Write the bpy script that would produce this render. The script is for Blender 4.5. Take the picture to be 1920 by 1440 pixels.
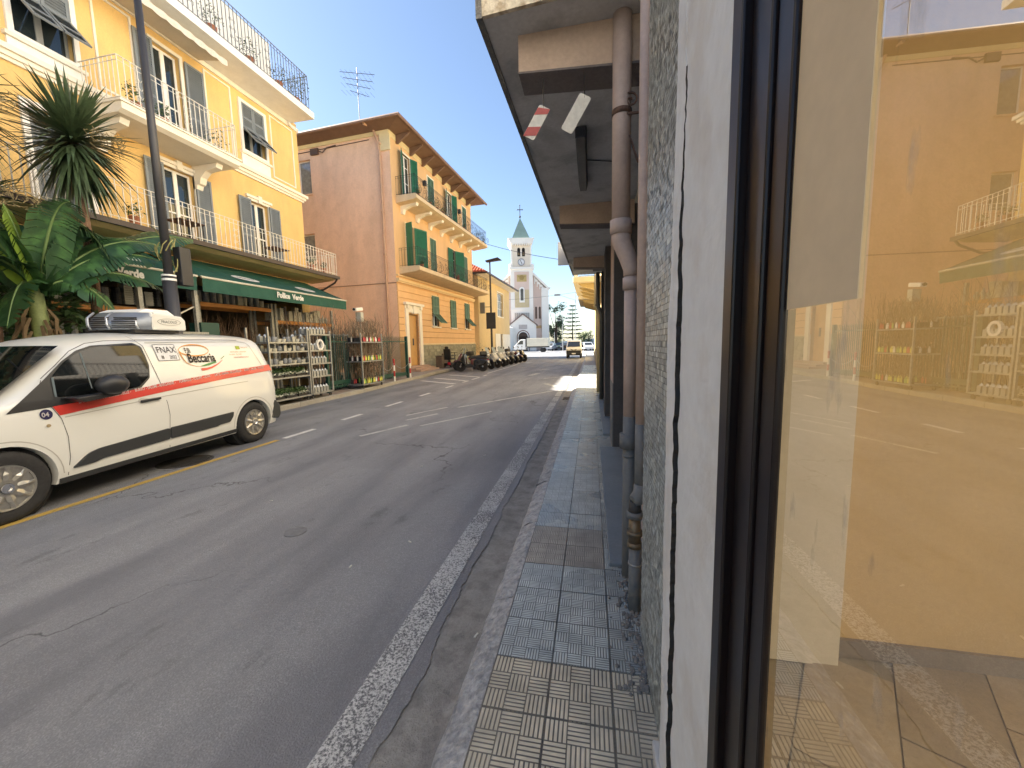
import bpy, bmesh, math, random
from mathutils import Vector, Matrix, noise
random.seed(7)
R_ = math.radians
S = bpy.context.scene
C = S.collection
for o in list(bpy.data.objects): bpy.data.objects.remove(o)

# ------------------------------------------------------------------ camera
cam_d = bpy.data.cameras.new('camera'); cam_d.sensor_width = 36; cam_d.lens = 13.5
cam_d.clip_start = .04; cam_d.clip_end = 2000
cam = bpy.data.objects.new('camera', cam_d); C.objects.link(cam)
def _unit(v): return Vector(v).normalized()
_Z = -_unit((150, -6780, -720)); _Y = _unit((148, 80, -720)); _Y = (_Y - _Z*_Y.dot(_Z)).normalized(); _X = _Y.cross(_Z)
cam.matrix_world = Matrix.Translation((0, 0, 1.6)) @ Matrix((_X, _Y, _Z)).to_4x4()
S.camera = cam
S.render.resolution_x = 1024; S.render.resolution_y = 768

# ------------------------------------------------------------------ sky and sun
SUN_EL, SUN_AZ = 38.0, -86.0        # azimuth from +Y, negative = left of the street
W = bpy.data.worlds.new('World'); S.world = W; W.use_nodes = True
nt = W.node_tree; nt.nodes.clear()
wo = nt.nodes.new('ShaderNodeOutputWorld'); wb = nt.nodes.new('ShaderNodeBackground')
sky = nt.nodes.new('ShaderNodeTexSky'); sky.sky_type = 'NISHITA'; sky.sun_disc = False
sky.sun_elevation = R_(SUN_EL); sky.sun_rotation = R_(SUN_AZ)
sky.air_density = 1.0; sky.dust_density = .6; sky.ozone_density = 1.3
wb.inputs[1].default_value = 0.05
nt.links.new(sky.outputs[0], wb.inputs[0]); nt.links.new(wb.outputs[0], wo.inputs[0])
sl = bpy.data.lights.new('sun', 'SUN'); sl.energy = 5.0; sl.angle = R_(.5); sl.color = (1, .93, .82)
sun = bpy.data.objects.new('sun', sl); C.objects.link(sun)
_d = Vector((math.sin(R_(SUN_AZ))*math.cos(R_(SUN_EL)), math.cos(R_(SUN_AZ))*math.cos(R_(SUN_EL)), math.sin(R_(SUN_EL))))
sun.rotation_euler = _d.to_track_quat('Z', 'Y').to_euler()
S.view_settings.view_transform = 'Standard'; S.view_settings.look = 'None'
S.view_settings.gamma = 1; S.view_settings.use_curve_mapping = False
S.view_settings.exposure = 2.4
S.render.engine = 'CYCLES'
S.cycles.max_bounces = 8; S.cycles.diffuse_bounces = 5; S.cycles.transparent_max_bounces = 12

# ------------------------------------------------------------------ helpers
class MB:
    def __init__(s): s.v = []; s.f = []
    def add(s, vs, fs):
        b = len(s.v); s.v += [tuple(p) for p in vs]; s.f += [tuple(i+b for i in f) for f in fs]; return s
    def box(s, x0, x1, y0, y1, z0, z1):
        return s.add([(x0,y0,z0),(x1,y0,z0),(x1,y1,z0),(x0,y1,z0),(x0,y0,z1),(x1,y0,z1),(x1,y1,z1),(x0,y1,z1)],
                     [(0,3,2,1),(4,5,6,7),(0,1,5,4),(1,2,6,5),(2,3,7,6),(3,0,4,7)])
    def obox(s, c, ax, ay, az):     # oriented box: centre and three half-axis vectors
        c = Vector(c); ax, ay, az = Vector(ax), Vector(ay), Vector(az)
        vs = [c+sx*ax+sy*ay+sz*az for sz in (-1,1) for (sx,sy) in ((-1,-1),(1,-1),(1,1),(-1,1))]
        return s.add(vs, [(0,3,2,1),(4,5,6,7),(0,1,5,4),(1,2,6,5),(2,3,7,6),(3,0,4,7)])
    def beam(s, p, q, w, h=None, up=(0,0,1)):
        p, q = Vector(p), Vector(q); d = q-p
        if d.length < 1e-6: return s
        u = Vector(up)
        if abs(d.normalized().dot(u)) > .98: u = Vector((1,0,0))
        sx = d.cross(u).normalized()*(w/2); sz = sx.cross(d).normalized()*((h or w)/2)
        return s.obox((p+q)/2, sx, d/2, sz)
    def quad(s, a, b, c, d): return s.add([a,b,c,d], [(0,1,2,3)])
    def tube(s, pts, r, n=8, cap=True):
        pts = [Vector(p) for p in pts]; m = len(pts)
        rs = r if isinstance(r, (list, tuple)) else [r]*m
        base = len(s.v); prev = None
        for i, p in enumerate(pts):
            t = (pts[min(i+1,m-1)]-pts[max(i-1,0)])
            if t.length < 1e-9: t = Vector((0,0,1))
            t.normalize()
            if prev is None:
                a = Vector((0,0,1)) if abs(t.z) < .9 else Vector((1,0,0)); u = t.cross(a).normalized()
            else:
                u = (prev - t*prev.dot(t)); u = u.normalized() if u.length > 1e-6 else t.orthogonal().normalized()
            prev = u; w = t.cross(u)
            for k in range(n):
                an = 2*math.pi*k/n; s.v.append(tuple(p+(u*math.cos(an)+w*math.sin(an))*rs[i]))
        for i in range(m-1):
            for k in range(n):
                a = base+i*n+k; b = base+i*n+(k+1)%n; s.f.append((a,b,b+n,a+n))
        if cap:
            s.f.append(tuple(base+k for k in range(n))[::-1]); s.f.append(tuple(base+(m-1)*n+k for k in range(n)))
        return s
    def prism(s, poly, plane, a, b):   # poly in 2D; plane 'xz' extrudes y, 'yz' extrudes x, 'xy' extrudes z
        n = len(poly)
        def P3(p, t): return (p[0], t, p[1]) if plane == 'xz' else ((t, p[0], p[1]) if plane == 'yz' else (p[0], p[1], t))
        vs = [P3(p, a) for p in poly] + [P3(p, b) for p in poly]
        fs = [tuple(range(n))[::-1], tuple(range(n, 2*n))] + [(i, (i+1)%n, (i+1)%n+n, i+n) for i in range(n)]
        return s.add(vs, fs)
    def lathe(s, prof, c=(0,0,0), axis='z', n=16):   # prof: [(r,t)]
        base = len(s.v); c = Vector(c)
        for r, t in prof:
            for k in range(n):
                a = 2*math.pi*k/n; x, y = r*math.cos(a), r*math.sin(a)
                s.v.append(tuple(c + (Vector((x,y,t)) if axis == 'z' else (Vector((x,t,y)) if axis == 'y' else Vector((t,x,y))))))
        m = len(prof)
        for i in range(m-1):
            for k in range(n): s.f.append((base+i*n+k, base+i*n+(k+1)%n, base+(i+1)*n+(k+1)%n, base+(i+1)*n+k))
        s.f.append(tuple(base+k for k in range(n))); s.f.append(tuple(base+(m-1)*n+k for k in range(n)))
        return s
    def ball(s, c, r, n=8, m=6, sc=(1,1,1)):
        return s.add(*_ball(c, r, n, m, sc))
    def mesh(s, name, m=None, smooth=False):
        me = bpy.data.meshes.new(name); me.from_pydata(s.v, [], s.f)
        if m: me.materials.append(m)
        bm = bmesh.new(); bm.from_mesh(me); bmesh.ops.recalc_face_normals(bm, faces=bm.faces); bm.to_mesh(me); bm.free()
        if smooth:
            for p in me.polygons: p.use_smooth = True
        return me
    def build(s, name, m, parent=None, smooth=False, bevel=0, loc=None, subsurf=0, **kw):
        return link(name, s.mesh(name, m, smooth), parent, bevel=bevel, loc=loc, subsurf=subsurf, **kw)
def _ball(c, r, n, m, sc):
    vs = [(c[0],c[1],c[2]-r*sc[2])]; fs = []
    for i in range(1, m):
        t = math.pi*i/m
        for k in range(n):
            a = 2*math.pi*k/n; vs.append((c[0]+r*sc[0]*math.sin(t)*math.cos(a), c[1]+r*sc[1]*math.sin(t)*math.sin(a), c[2]-r*sc[2]*math.cos(t)))
    vs.append((c[0],c[1],c[2]+r*sc[2])); L = len(vs)-1
    for k in range(n): fs.append((0, 1+(k+1)%n, 1+k))
    for i in range(m-2):
        for k in range(n): fs.append((1+i*n+k, 1+i*n+(k+1)%n, 1+(i+1)*n+(k+1)%n, 1+(i+1)*n+k))
    for k in range(n): fs.append((1+(m-2)*n+k, 1+(m-2)*n+(k+1)%n, L))
    return vs, fs
def link(name, me, parent=None, bevel=0, loc=None, rot=None, subsurf=0, label=None, cat=None, group=None, kind=None):
    o = bpy.data.objects.new(name, me); C.objects.link(o)
    if parent is not None: o.parent = parent
    if loc is not None: o.location = loc
    if rot is not None: o.rotation_euler = rot
    if bevel:
        b = o.modifiers.new('bevel', 'BEVEL'); b.width = bevel; b.segments = 2; b.limit_method = 'ANGLE'; b.angle_limit = R_(40)
    if subsurf:
        b = o.modifiers.new('subsurf', 'SUBSURF'); b.levels = subsurf; b.render_levels = subsurf
    tag(o, label, cat, group, kind); return o
def tag(o, label=None, cat=None, group=None, kind=None):
    if label: o['label'] = label
    if cat: o['category'] = cat
    if group: o['group'] = group
    if kind: o['kind'] = kind
    return o
def thing(name, label, cat, loc=(0,0,0), rz=0, group=None):
    o = bpy.data.objects.new(name, None); o.empty_display_size = .1; C.objects.link(o)
    o.location = loc; o.rotation_euler = (0,0,R_(rz)); return tag(o, label, cat, group)
def dup(root, loc=None, rz=None, label=None, group=None, scale=None):
    kids = [(ch, list(ch.children)) for ch in root.children]
    r = root.copy(); C.objects.link(r)
    if loc is not None: r.location = loc
    if rz is not None: r.rotation_euler = (0,0,R_(rz))
    if scale is not None: r.scale = (scale,)*3 if not isinstance(scale, (tuple, list)) else scale
    if label: r['label'] = label
    if group: r['group'] = group
    for ch, gs in kids:
        c = ch.copy(); C.objects.link(c); c.parent = r
        for g in gs:
            e = g.copy(); C.objects.link(e); e.parent = c
    return r
def text_mesh(s, size, m, depth=.004, sx=1.0, align='LEFT', bold=0, shear=0):
    cu = bpy.data.curves.new('lettering', 'FONT'); cu.body = s; cu.size = size; cu.extrude = depth/2; cu.align_x = align
    cu.resolution_u = 3; cu.offset = bold; cu.shear = shear
    o = bpy.data.objects.new('lettering', cu); C.objects.link(o)
    me = bpy.data.meshes.new_from_object(o.evaluated_get(bpy.context.evaluated_depsgraph_get()))
    bpy.data.objects.remove(o); me.materials.clear(); me.materials.append(m)
    for v in me.vertices: v.co.x *= sx
    return me

# ------------------------------------------------------------------ materials
_mc = {}
def M(name, col, rough=.7, var=.12, scale=2.0, fine=40, bump=.0, bscale=80, metal=0, spec=.5, coat=0, streak=0, emit=0, space='world', rnd=0, two=None, sheen=0, trans=0):
    if name in _mc: return _mc[name]
    m = bpy.data.materials.new(name); m.use_nodes = True; n = m.node_tree; N = n.nodes; L = n.links
    bs = N['Principled BSDF']; bs.inputs['Roughness'].default_value = rough; bs.inputs['Metallic'].default_value = metal
    bs.inputs['Specular IOR Level'].default_value = spec; bs.inputs['Coat Weight'].default_value = coat
    c = (*col, 1); bs.inputs['Base Color'].default_value = c
    if var or bump:
        if space == 'world': src = N.new('ShaderNodeNewGeometry').outputs['Position']
        else: src = N.new('ShaderNodeTexCoord').outputs['Object']
    last = None
    if var:
        a = N.new('ShaderNodeTexNoise'); a.inputs['Scale'].default_value = scale; a.inputs['Detail'].default_value = 6; a.inputs['Roughness'].default_value = .65
        L.new(src, a.inputs['Vector'])
        if streak:
            mp = N.new('ShaderNodeMapping'); mp.inputs['Scale'].default_value = (1,1,streak); L.new(src, mp.inputs['Vector']); L.new(mp.outputs[0], a.inputs['Vector'])
        r = N.new('ShaderNodeMapRange'); r.inputs['From Min'].default_value = .3; r.inputs['From Max'].default_value = .7
        r.inputs['To Min'].default_value = 1-var; r.inputs['To Max'].default_value = 1+var; L.new(a.outputs['Fac'], r.inputs['Value'])
        b = N.new('ShaderNodeTexNoise'); b.inputs['Scale'].default_value = fine; b.inputs['Detail'].default_value = 4; L.new(src, b.inputs['Vector'])
        r2 = N.new('ShaderNodeMapRange'); r2.inputs['From Min'].default_value = .3; r2.inputs['From Max'].default_value = .7
        r2.inputs['To Min'].default_value = 1-var*.5; r2.inputs['To Max'].default_value = 1+var*.5; L.new(b.outputs['Fac'], r2.inputs['Value'])
        mu = N.new('ShaderNodeMath'); mu.operation = 'MULTIPLY'; L.new(r.outputs[0], mu.inputs[0]); L.new(r2.outputs[0], mu.inputs[1])
        v = mu.outputs[0]
        if rnd:
            oi = N.new('ShaderNodeObjectInfo'); r3 = N.new('ShaderNodeMapRange'); r3.inputs['To Min'].default_value = 1-rnd; r3.inputs['To Max'].default_value = 1+rnd
            L.new(oi.outputs['Random'], r3.inputs['Value']); m3 = N.new('ShaderNodeMath'); m3.operation = 'MULTIPLY'; L.new(v, m3.inputs[0]); L.new(r3.outputs[0], m3.inputs[1]); v = m3.outputs[0]
        sc = N.new('ShaderNodeVectorMath'); sc.operation = 'SCALE'
        if two:
            mx = N.new('ShaderNodeMix'); mx.data_type = 'RGBA'; mx.inputs['A'].default_value = c; mx.inputs['B'].default_value = (*two, 1)
            t = N.new('ShaderNodeTexNoise'); t.inputs['Scale'].default_value = scale*1.7; t.inputs['Detail'].default_value = 8; L.new(src, t.inputs['Vector'])
            q = N.new('ShaderNodeMapRange'); q.inputs['From Min'].default_value = .48; q.inputs['From Max'].default_value = .62; L.new(t.outputs['Fac'], q.inputs['Value'])
            L.new(q.outputs[0], mx.inputs['Factor']); L.new(mx.outputs['Result'], sc.inputs[0])
        else: sc.inputs[0].default_value = col
        L.new(v, sc.inputs['Scale']); L.new(sc.outputs[0], bs.inputs['Base Color'])
        rr = N.new('ShaderNodeMapRange'); rr.inputs['To Min'].default_value = min(1, rough+.08); rr.inputs['To Max'].default_value = max(0, rough-.08)
        L.new(a.outputs['Fac'], rr.inputs['Value']); L.new(rr.outputs[0], bs.inputs['Roughness'])
    if bump:
        k = N.new('ShaderNodeTexNoise'); k.inputs['Scale'].default_value = bscale; k.inputs['Detail'].default_value = 6; L.new(src, k.inputs['Vector'])
        bp = N.new('ShaderNodeBump'); bp.inputs['Strength'].default_value = min(1, bump); bp.inputs['Distance'].default_value = .01*max(1, bump)
        L.new(k.outputs['Fac'], bp.inputs['Height']); L.new(bp.outputs[0], bs.inputs['Normal'])
    if emit: bs.inputs['Emission Color'].default_value = c; bs.inputs['Emission Strength'].default_value = emit
    _mc[name] = m; return m
def nodes(m): return m.node_tree.nodes, m.node_tree.links, m.node_tree.nodes['Principled BSDF']

mt_glass = M('window glass', (.02,.03,.035), rough=.04, var=0, spec=.9)
mt_glass2 = M('window glass with curtain behind', (.22,.23,.22), rough=.05, var=.3, scale=5, spec=.9)
mt_dark = M('dark interior', (.012,.012,.012), rough=.9, var=0)  # near-black colour painted in for unlit rooms and openings
mt_white = M('white paint', (.80,.78,.73), rough=.5, var=.06, scale=4)
mt_cream = M('cream painted plaster trim', (.82,.77,.66), rough=.75, var=.07, scale=1.5, bump=.15)
mt_iron = M('black painted iron', (.022,.022,.024), rough=.5, var=.1)
mt_green_iron = M('dark green painted iron', (.012,.06,.045), rough=.5, var=.15)
mt_steel = M('galvanised steel', (.36,.37,.37), rough=.45, var=.2, scale=12, metal=.7)
mt_rubber = M('tyre rubber', (.022,.021,.021), rough=.8, var=.15, scale=20, space='obj')
mt_blackplastic = M('black plastic', (.02,.02,.021), rough=.45, var=.1, space='obj')
mt_chrome = M('chrome', (.7,.7,.7), rough=.18, var=0, metal=1)

# asphalt with patches, aggregate and worn spots
def asphalt(name, base, rough=.62):
    m = M(name, base, rough=rough, var=.10, scale=.9, fine=14, bump=1.0, bscale=120)
    N, L, bs = nodes(m)
    src = N.new('ShaderNodeNewGeometry').outputs['Position']
    vo = N.new('ShaderNodeTexVoronoi'); vo.inputs['Scale'].default_value = 170; L.new(src, vo.inputs['Vector'])
    r = N.new('ShaderNodeMapRange'); r.inputs['From Min'].default_value = .55; r.inputs['From Max'].default_value = 1.0; r.inputs['To Max'].default_value = .75
    sp = N.new('ShaderNodeSeparateColor'); L.new(vo.outputs['Color'], sp.inputs[0]); L.new(sp.outputs[0], r.inputs['Value'])
    old = bs.inputs['Base Color'].links[0].from_socket
    mx = N.new('ShaderNodeMix'); mx.data_type = 'RGBA'; L.new(r.outputs[0], mx.inputs['Factor']); L.new(old, mx.inputs['A']); mx.inputs['B'].default_value = (.34,.34,.35,1)
    # old tar stains and long darker repair bands
    mp = N.new('ShaderNodeMapping'); mp.inputs['Scale'].default_value = (1.3,.22,1); L.new(src, mp.inputs['Vector'])
    a = N.new('ShaderNodeTexNoise'); a.inputs['Scale'].default_value = 1.4; a.inputs['Detail'].default_value = 7; L.new(mp.outputs[0], a.inputs['Vector'])
    q = N.new('ShaderNodeMapRange'); q.inputs['From Min'].default_value = .42; q.inputs['From Max'].default_value = .66; q.inputs['To Max'].default_value = .75; L.new(a.outputs['Fac'], q.inputs['Value'])
    m2 = N.new('ShaderNodeMix'); m2.data_type = 'RGBA'; L.new(q.outputs[0], m2.inputs['Factor']); L.new(mx.outputs['Result'], m2.inputs['A']); m2.inputs['B'].default_value = (base[0]*.62, base[1]*.62, base[2]*.66, 1)
    # chewing gum and pale specks
    v2 = N.new('ShaderNodeTexVoronoi'); v2.inputs['Scale'].default_value = 3.2; L.new(src, v2.inputs['Vector'])
    s2 = N.new('ShaderNodeMapRange'); s2.inputs['From Min'].default_value = .045; s2.inputs['From Max'].default_value = .03; s2.inputs['To Max'].default_value = .6; L.new(v2.outputs['Distance'], s2.inputs['Value'])
    m3 = N.new('ShaderNodeMix'); m3.data_type = 'RGBA'; L.new(s2.outputs[0], m3.inputs['Factor']); L.new(m2.outputs['Result'], m3.inputs['A']); m3.inputs['B'].default_value = (.26,.27,.28,1)
    wp = N.new('ShaderNodeTexNoise'); wp.inputs['Scale'].default_value = 2.3; wp.inputs['Detail'].default_value = 5; L.new(src, wp.inputs['Vector'])
    va = N.new('ShaderNodeVectorMath'); va.operation = 'MULTIPLY_ADD'; L.new(wp.outputs['Color'], va.inputs[0]); va.inputs[1].default_value = (.9,.9,0); L.new(src, va.inputs[2])
    v3 = N.new('ShaderNodeTexVoronoi'); v3.feature = 'DISTANCE_TO_EDGE'; v3.inputs['Scale'].default_value = .42; L.new(va.outputs[0], v3.inputs['Vector'])
    ck_ = N.new('ShaderNodeMapRange'); ck_.inputs['From Min'].default_value = .006; ck_.inputs['From Max'].default_value = .001; L.new(v3.outputs['Distance'], ck_.inputs['Value'])
    gt = N.new('ShaderNodeTexNoise'); gt.inputs['Scale'].default_value = .5; L.new(src, gt.inputs['Vector'])
    gq = N.new('ShaderNodeMapRange'); gq.inputs['From Min'].default_value = .46; gq.inputs['From Max'].default_value = .58; gq.inputs['To Max'].default_value = .75; L.new(gt.outputs['Fac'], gq.inputs['Value'])
    cm_ = N.new('ShaderNodeMath'); cm_.operation = 'MULTIPLY'; L.new(ck_.outputs[0], cm_.inputs[0]); L.new(gq.outputs[0], cm_.inputs[1])
    m5 = N.new('ShaderNodeMix'); m5.data_type = 'RGBA'; L.new(cm_.outputs[0], m5.inputs['Factor']); L.new(m3.outputs['Result'], m5.inputs['A']); m5.inputs['B'].default_value = (.03,.03,.032,1)
    # oil and tar blotches in the parking lane and scuffed pale flecks drawn out along the traffic
    bl = N.new('ShaderNodeTexNoise'); bl.inputs['Scale'].default_value = 1.7; bl.inputs['Detail'].default_value = 9; bl.inputs['Roughness'].default_value = .7
    mb_ = N.new('ShaderNodeMapping'); mb_.inputs['Scale'].default_value = (1.6,.7,1); mb_.inputs['Location'].default_value = (3,7,0); L.new(src, mb_.inputs['Vector']); L.new(mb_.outputs[0], bl.inputs['Vector'])
    bq = N.new('ShaderNodeMapRange'); bq.inputs['From Min'].default_value = .60; bq.inputs['From Max'].default_value = .66; bq.inputs['To Max'].default_value = .35; L.new(bl.outputs['Fac'], bq.inputs['Value'])
    m6 = N.new('ShaderNodeMix'); m6.data_type = 'RGBA'; L.new(bq.outputs[0], m6.inputs['Factor']); L.new(m5.outputs['Result'], m6.inputs['A']); m6.inputs['B'].default_value = (.055,.055,.06,1)
    fl = N.new('ShaderNodeTexNoise'); fl.inputs['Scale'].default_value = 9; fl.inputs['Detail'].default_value = 10; fl.inputs['Roughness'].default_value = .75; L.new(src, fl.inputs['Vector'])
    fq = N.new('ShaderNodeMapRange'); fq.inputs['From Min'].default_value = .66; fq.inputs['From Max'].default_value = .72; fq.inputs['To Max'].default_value = .55; L.new(fl.outputs['Fac'], fq.inputs['Value'])
    m7 = N.new('ShaderNodeMix'); m7.data_type = 'RGBA'; L.new(fq.outputs[0], m7.inputs['Factor']); L.new(m6.outputs['Result'], m7.inputs['A']); m7.inputs['B'].default_value = (.33,.33,.33,1)
    L.new(m7.outputs['Result'], bs.inputs['Base Color']); return m
mt_road = asphalt('street asphalt', (.215,.218,.228))

# worn road paint: the paint shows only where the noise leaves it
def paint(name, col, wear=.5, fine=60):
    m = M(name, col, rough=.7, var=.1, scale=6, bump=.5, bscale=150)
    N, L, bs = nodes(m); src = N.new('ShaderNodeNewGeometry').outputs['Position']
    a = N.new('ShaderNodeTexNoise'); a.inputs['Scale'].default_value = fine; a.inputs['Detail'].default_value = 5; a.inputs['Roughness'].default_value = .8; L.new(src, a.inputs['Vector'])
    b = N.new('ShaderNodeTexNoise'); b.inputs['Scale'].default_value = 2.5; b.inputs['Detail'].default_value = 3; L.new(src, b.inputs['Vector'])
    ad = N.new('ShaderNodeMath'); ad.operation = 'MULTIPLY_ADD'; L.new(b.outputs['Fac'], ad.inputs[0]); ad.inputs[1].default_value = .25; L.new(a.outputs['Fac'], ad.inputs[2])
    q = N.new('ShaderNodeMapRange'); q.inputs['From Min'].default_value = .125+wear-.06; q.inputs['From Max'].default_value = .125+wear+.06; L.new(ad.outputs[0], q.inputs['Value'])
    old = bs.inputs['Base Color'].links[0].from_socket
    mx = N.new('ShaderNodeMix'); mx.data_type = 'RGBA'; L.new(q.outputs[0], mx.inputs['Factor']); L.new(old, mx.inputs['B']); mx.inputs['A'].default_value = (.10,.10,.105,1)
    L.new(mx.outputs['Result'], bs.inputs['Base Color']); return m
mt_edge = paint('worn white edge line', (.52,.52,.50), wear=.49, fine=75)
mt_line = paint('white road paint', (.62,.62,.60), wear=.40, fine=90)
mt_faint = paint('sun streaks and faded road paint', (.50,.50,.47), wear=.44, fine=50)  # also used for the streaks of sunlight painted on the road
mt_yellow = paint('yellow road paint', (.50,.33,.07), wear=.40, fine=60)

# checkerboard ribbed cement paving tile
def tile_mat(name, col, groove, k, ribs, rough=.5, rnd=.16):
    m = bpy.data.materials.new(name); m.use_nodes = True; N, L, bs = nodes(m)
    tc = N.new('ShaderNodeTexCoord').outputs['Object']; geo = N.new('ShaderNodeNewGeometry').outputs['Position']
    sp = N.new('ShaderNodeSeparateXYZ'); L.new(tc, sp.inputs[0])
    def mth(op, a, b=None, c=None):
        n = N.new('ShaderNodeMath'); n.operation = op
        for i, x in enumerate((a, b, c)):
            if x is None: continue
            if isinstance(x, (int, float)): n.inputs[i].default_value = x
            else: L.new(x, n.inputs[i])
        return n.outputs[0]
    T = .262
    u = mth('MULTIPLY_ADD', sp.outputs[0], k/T, k/2+8); v = mth('MULTIPLY_ADD', sp.outputs[1], k/T, k/2+8)
    par = mth('FLOORED_MODULO', mth('ADD', mth('FLOOR', u), mth('FLOOR', v)), 2)
    def rib(c):     # 0 in a groove, 1 on a rib
        f = mth('FRACT', mth('MULTIPLY', c, ribs)); d = mth('ABSOLUTE', mth('SUBTRACT', f, .5))
        n = N.new('ShaderNodeMapRange'); n.inputs['From Min'].default_value = .40; n.inputs['From Max'].default_value = .30; L.new(d, n.inputs['Value']); return n.outputs[0]
    def joint(c):
        f = mth('ABSOLUTE', mth('SUBTRACT', mth('FRACT', c), .5))
        n = N.new('ShaderNodeMapRange'); n.inputs['From Min'].default_value = .49; n.inputs['From Max'].default_value = .465; L.new(f, n.inputs['Value']); return n.outputs[0]
    mix = N.new('ShaderNodeMix'); mix.data_type = 'FLOAT'; L.new(par, mix.inputs['Factor']); L.new(rib(u), mix.inputs[2]); L.new(rib(v), mix.inputs[3])
    h = mth('MULTIPLY', mth('MULTIPLY', mix.outputs[0], joint(u)), joint(v))
    a = N.new('ShaderNodeTexNoise'); a.inputs['Scale'].default_value = 9; a.inputs['Detail'].default_value = 7; L.new(geo, a.inputs['Vector'])
    b = N.new('ShaderNodeTexNoise'); b.inputs['Scale'].default_value = 2.1; b.inputs['Detail'].default_value = 4; L.new(geo, b.inputs['Vector'])
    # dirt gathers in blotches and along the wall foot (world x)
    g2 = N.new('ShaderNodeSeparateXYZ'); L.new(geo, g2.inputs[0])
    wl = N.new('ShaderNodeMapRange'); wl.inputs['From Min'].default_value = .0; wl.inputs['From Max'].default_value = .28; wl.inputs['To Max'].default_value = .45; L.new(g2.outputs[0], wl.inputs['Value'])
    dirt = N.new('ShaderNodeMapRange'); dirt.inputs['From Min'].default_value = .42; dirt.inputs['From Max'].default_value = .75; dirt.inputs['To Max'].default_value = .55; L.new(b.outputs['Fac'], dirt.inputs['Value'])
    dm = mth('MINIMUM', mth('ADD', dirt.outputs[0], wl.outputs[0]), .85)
    oi = N.new('ShaderNodeObjectInfo'); r3 = N.new('ShaderNodeMapRange'); r3.inputs['To Min'].default_value = 1-rnd; r3.inputs['To Max'].default_value = 1+rnd; L.new(oi.outputs['Random'], r3.inputs['Value'])
    va = N.new('ShaderNodeMapRange'); va.inputs['From Min'].default_value = .3; va.inputs['From Max'].default_value = .7; va.inputs['To Min'].default_value = .8; va.inputs['To Max'].default_value = 1.18; L.new(a.outputs['Fac'], va.inputs['Value'])
    m1 = N.new('ShaderNodeMix'); m1.data_type = 'RGBA'; L.new(h, m1.inputs['Factor']); m1.inputs['A'].default_value = (*groove,1); m1.inputs['B'].default_value = (*col,1)
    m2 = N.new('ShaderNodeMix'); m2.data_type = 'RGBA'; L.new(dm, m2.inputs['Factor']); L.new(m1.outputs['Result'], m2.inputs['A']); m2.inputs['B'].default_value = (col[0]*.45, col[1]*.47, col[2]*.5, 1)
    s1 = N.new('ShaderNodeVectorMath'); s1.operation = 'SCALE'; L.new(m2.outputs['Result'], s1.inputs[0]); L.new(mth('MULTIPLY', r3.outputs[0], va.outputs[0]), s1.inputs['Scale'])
    L.new(s1.outputs[0], bs.inputs['Base Color'])
    rg = N.new('ShaderNodeMapRange'); rg.inputs['To Min'].default_value = rough+.15; rg.inputs['To Max'].default_value = rough-.15; L.new(b.outputs['Fac'], rg.inputs['Value']); L.new(rg.outputs[0], bs.inputs['Roughness'])
    bp = N.new('ShaderNodeBump'); bp.inputs['Strength'].default_value = .8; bp.inputs['Distance'].default_value = .004; L.new(mth('MULTIPLY_ADD', a.outputs['Fac'], .35, h), bp.inputs['Height']); L.new(bp.outputs[0], bs.inputs['Normal'])
    return m
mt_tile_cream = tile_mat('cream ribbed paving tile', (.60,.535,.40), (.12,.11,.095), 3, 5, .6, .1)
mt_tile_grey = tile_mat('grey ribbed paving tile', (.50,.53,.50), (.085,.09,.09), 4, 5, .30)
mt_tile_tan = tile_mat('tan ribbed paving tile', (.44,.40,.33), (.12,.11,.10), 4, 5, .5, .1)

# ------------------------------------------------------------------ ground, road, pavements
g = MB().quad((-400,-200,-.05),(400,-200,-.05),(400,900,-.05),(-400,900,-.05))
g.build('ground', M('dusty ground', (.16,.155,.14), rough=.9, var=.15, scale=.3, bump=.4), kind='structure')

# road: right edge is ragged where the asphalt meets the concrete gutter
edge = []; y = -6.0
while y < 60:
    edge.append((-.83 + .045*noise.noise((y*1.1, 3.3, 0)) + .025*noise.noise((y*5, 1.1, 4)) + .018*noise.noise((y*19, 2.1, 7)) + (.05 if 1.2 < y < 1.9 else 0)*math.sin((y-1.2)*4.5), y))
    y += .025 if y < 8 else .5
rd = MB(); n = len(edge)
vs = [(x,y,0) for x,y in edge] + [(-14.5 if y>34 else -8.1,y,0) for x,y in edge] + [(x,y,-.04) for x,y in edge]
rd.add(vs, [(i,i+1,n+i+1,n+i) for i in range(n-1)] + [(i,2*n+i,2*n+i+1,i+1) for i in range(n-1)])
rd.quad((-60,60,0),(40,60,0),(40,79,0),(-60,79,0))
rd.build('road', mt_road, kind='structure')
# gutter of rough patched concrete, displaced
gu = MB(); ys = [-3+.05*i for i in range(260)] + [10+.5*i for i in range(1, 101)]; xs = [-.90+.025*i for i in range(14)]
for y in ys:
    for i, x in enumerate(xs):
        zz = -.009 + .006*noise.noise((x*5, y*1.3, 0)) + .006*noise.noise((x*22, y*16, 2)) + .004*noise.noise((x*60, y*50, 5)) + (.012 if i > 11 else 0)
        gu.v.append((x, y, zz))
k = len(xs)
for j in range(len(ys)-1):
    for i in range(k-1): a = j*k+i; gu.f.append((a,a+1,a+k+1,a+k))
gu.build('gutter', M('patched gutter concrete', (.26,.25,.23), rough=.8, var=.22, scale=5, fine=60, bump=1.0, bscale=120, two=(.20,.19,.178)), kind='structure', smooth=True)

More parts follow.
